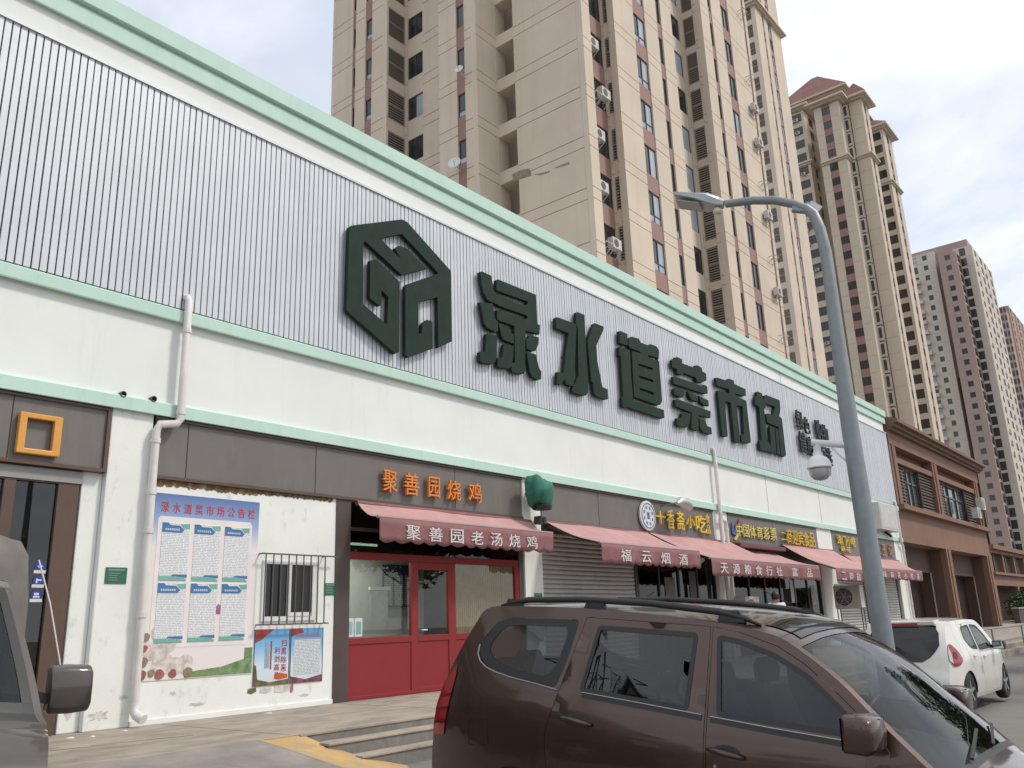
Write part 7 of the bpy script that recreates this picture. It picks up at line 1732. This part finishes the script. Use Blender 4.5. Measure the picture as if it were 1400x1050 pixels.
sv = [(p[0], p[1]) for p in vn.path] + arch(2.85, 0.29, 0.34, 0.25) + arch(0.75, 0.29, 0.34, 0.25)
v_w = [smooth_poly(w, 0.05) for w in ([(0.28, 1.68), (1.05, 1.70), (1.05, 1.22), (0.22, 1.24)], [(1.15, 1.70), (2.0, 1.70), (2.0, 1.20), (1.15, 1.22)], [(2.10, 1.70), (2.55, 1.68), (2.78, 1.50), (2.98, 1.20), (2.10, 1.18)])]
m_ = MB(); vn.strip(None, 0, 3, None, mb=m_); vn.strip(None, 4, 9, None, mb=m_); vn.strip(None, 12, 17, None, mb=m_)
for a, b in ((3, 4), (9, 12)): vn.strip(None, a, b, None, 0, 2, mb=m_); vn.strip(None, a, b, None, len(SS) - 3, len(SS) - 1, mb=m_)
for sd2 in (-1, 1): vn.panel(m_, sv, v_w, sd2)
m_.build('body', P_van, vn.root, local=True, smooth=True, merge=0.0015, sharp=38)
for sd2 in (-1, 1):
    for w in v_w:
        m_ = MB(); vn.panel(m_, shrink(w, -0.012), [shrink(w, 0.02)], sd2, off=0.003); m_.build('window_seal', M_trimblk, vn.root, local=True)
        m_ = MB(); vn.panel(m_, shrink(w, 0.018), [], sd2, off=-0.004); m_.build('window', G_car, vn.root, local=True, smooth=True)
    m_ = MB()
    for l in (1.10, 2.05): vn.line(m_, [(l, z) for z in (0.28, 0.6, 0.9, 1.2, 1.5, 1.78)], sd2, 0.008, 0.002)
    m_.build('door_gap', mat('panel_gap', (0, 0, 0)), vn.root, local=True)
    for l in (1.2, 2.15): MB().tube([vn.sidept(l + 0.2 * k / 4, 1.05, sd2, 0.01 + 0.03 * math.sin(math.pi * k / 4)) for k in range(5)], 0.014, 8).build('handle', M_trimblk, vn.root, local=True, smooth=True)
    vn.wheel(0.75, 0.29, 0.28, sd2, 0.16); vn.wheel(2.85, 0.29, 0.28, sd2, 0.16)
    vn.mirror(3.05, 1.26, sd2, 0.17, 0.105, 0.125, 0.075, P_van, 0.05)
    m_ = MB(); vn.panel(m_, smooth_poly([(3.4, 0.96), (3.60, 0.90), (3.70, 0.75), (3.66, 0.66), (3.45, 0.72)], 0.03), [], sd2, off=0.01, step=0.08); m_.build('headlamp', M_lampclr, vn.root, local=True, smooth=True)
vn.strip('windscreen', 9, 12, G_screen, 2, len(SS) - 3, off=-0.004); vn.strip('rear_window', 3, 4, G_car, 2, len(SS) - 3, off=-0.004)
m_ = MB(); kA, kB = vn.keys[9], vn.keys[12]
m_.loft([[vn.top(i, t, -0.001) for t in SS[2:-2]] for i in (kB - 2, kB - 1, kB)], False, closed=False)
for s0, s1 in ((2, 3), (len(SS) - 4, len(SS) - 3)): m_.loft([[vn.top(i, t, -0.0005) for t in (SS[s0], SS[s1])] for i in range(kA, kB - 1)], False, closed=False)
m_.build('screen_border', M_trimblk, vn.root, local=True)
MB().hexa([(2.6, -0.66, 0.6), (3.2, -0.62, 0.6), (3.2, 0.62, 0.6), (2.6, 0.66, 0.6)], [(2.75, -0.64, 1.08), (3.22, -0.6, 1.08), (3.22, 0.6, 1.08), (2.75, 0.64, 1.08)]).build('dashboard', mat('grey_dashboard', (0.10, 0.10, 0.10), 0.7), vn.root, local=True, bevel=0.03)
MB().box(0.2, -0.7, 0.42, 3.0, 0.7, 0.48).build('floor_pan', M_trimblk, vn.root, local=True)
for y in (-0.36, 0.36): vn.seat(2.25, y, 0.62)
vn.seat(1.2, 0, 0.62, bench=True)
for y in (-0.35, 0.3): MB().beam(vn.top(kB - 1, y, 0.02), vn.top(kB - 3, y + 0.3, 0.014), 0.018, 0.014).build('wiper', M_trimblk, vn.root, local=True)
MB().box(3.70, -0.22, 0.45, 3.85, 0.22, 0.57).build('number_plate', mat('plate_blue', (0, 0, 0)), vn.root, local=True)
MB().box(3.64, -0.4, 0.62, 3.82, 0.4, 0.72).build('grille', M_trimblk, vn.root, local=True, bevel=0.02)
# draped grey rain cover on a cart between the van and the shop
vn.root.scale = (1.085, 1.085, 1.085)
txr = onY(37, 765, 9.9).x; tzt = onY(15, 735, 9.9).z
tr_ = thing('covered_cart', (2.9, 9.9, 0.45), 'grey tarpaulin draped over a cart behind the microvan', 'tarpaulin')
rings = []
for k, (f, z) in enumerate(((0.02, 2.30), (0.55, 2.27), (0.85, 2.20), (0.97, 2.05), (1.02, 1.6), (1.05, 1.1), (1.08, 0.62))):
    rings.append([(txr - 0.64 + 0.62 * f * math.cos(a) * (1 + 0.05 * k * 0.3 * math.sin(7 * a + k)), 9.9 + 0.55 * f * math.sin(a) * (1 + 0.05 * k * 0.3 * math.sin(6 * a)), tzt - 2.27 + z + 0.03 * math.sin(5 * a + k)) for a in [2 * math.pi * q / 36 for q in range(36)]])
MB().loft(rings).build('tarpaulin', mat('grey_tarpaulin', (0.15, 0.135, 0.125), 0.55, var=0.15, scale=4), tr_, smooth=True)
for x in (txr - 0.95, txr - 0.3): MB().box(x - 0.03, 9.75, 0.45, x + 0.03, 10.05, tzt - 0.2).build('post', M_greydk, tr_)
MB().tube([(txr, 9.6, tzt - 0.25), (txr + 0.12, 9.5, tzt - 0.7), (txr + 0.3, 9.4, 1.15)], 0.008, 6).build('tie_rope', M_pvc, tr_)
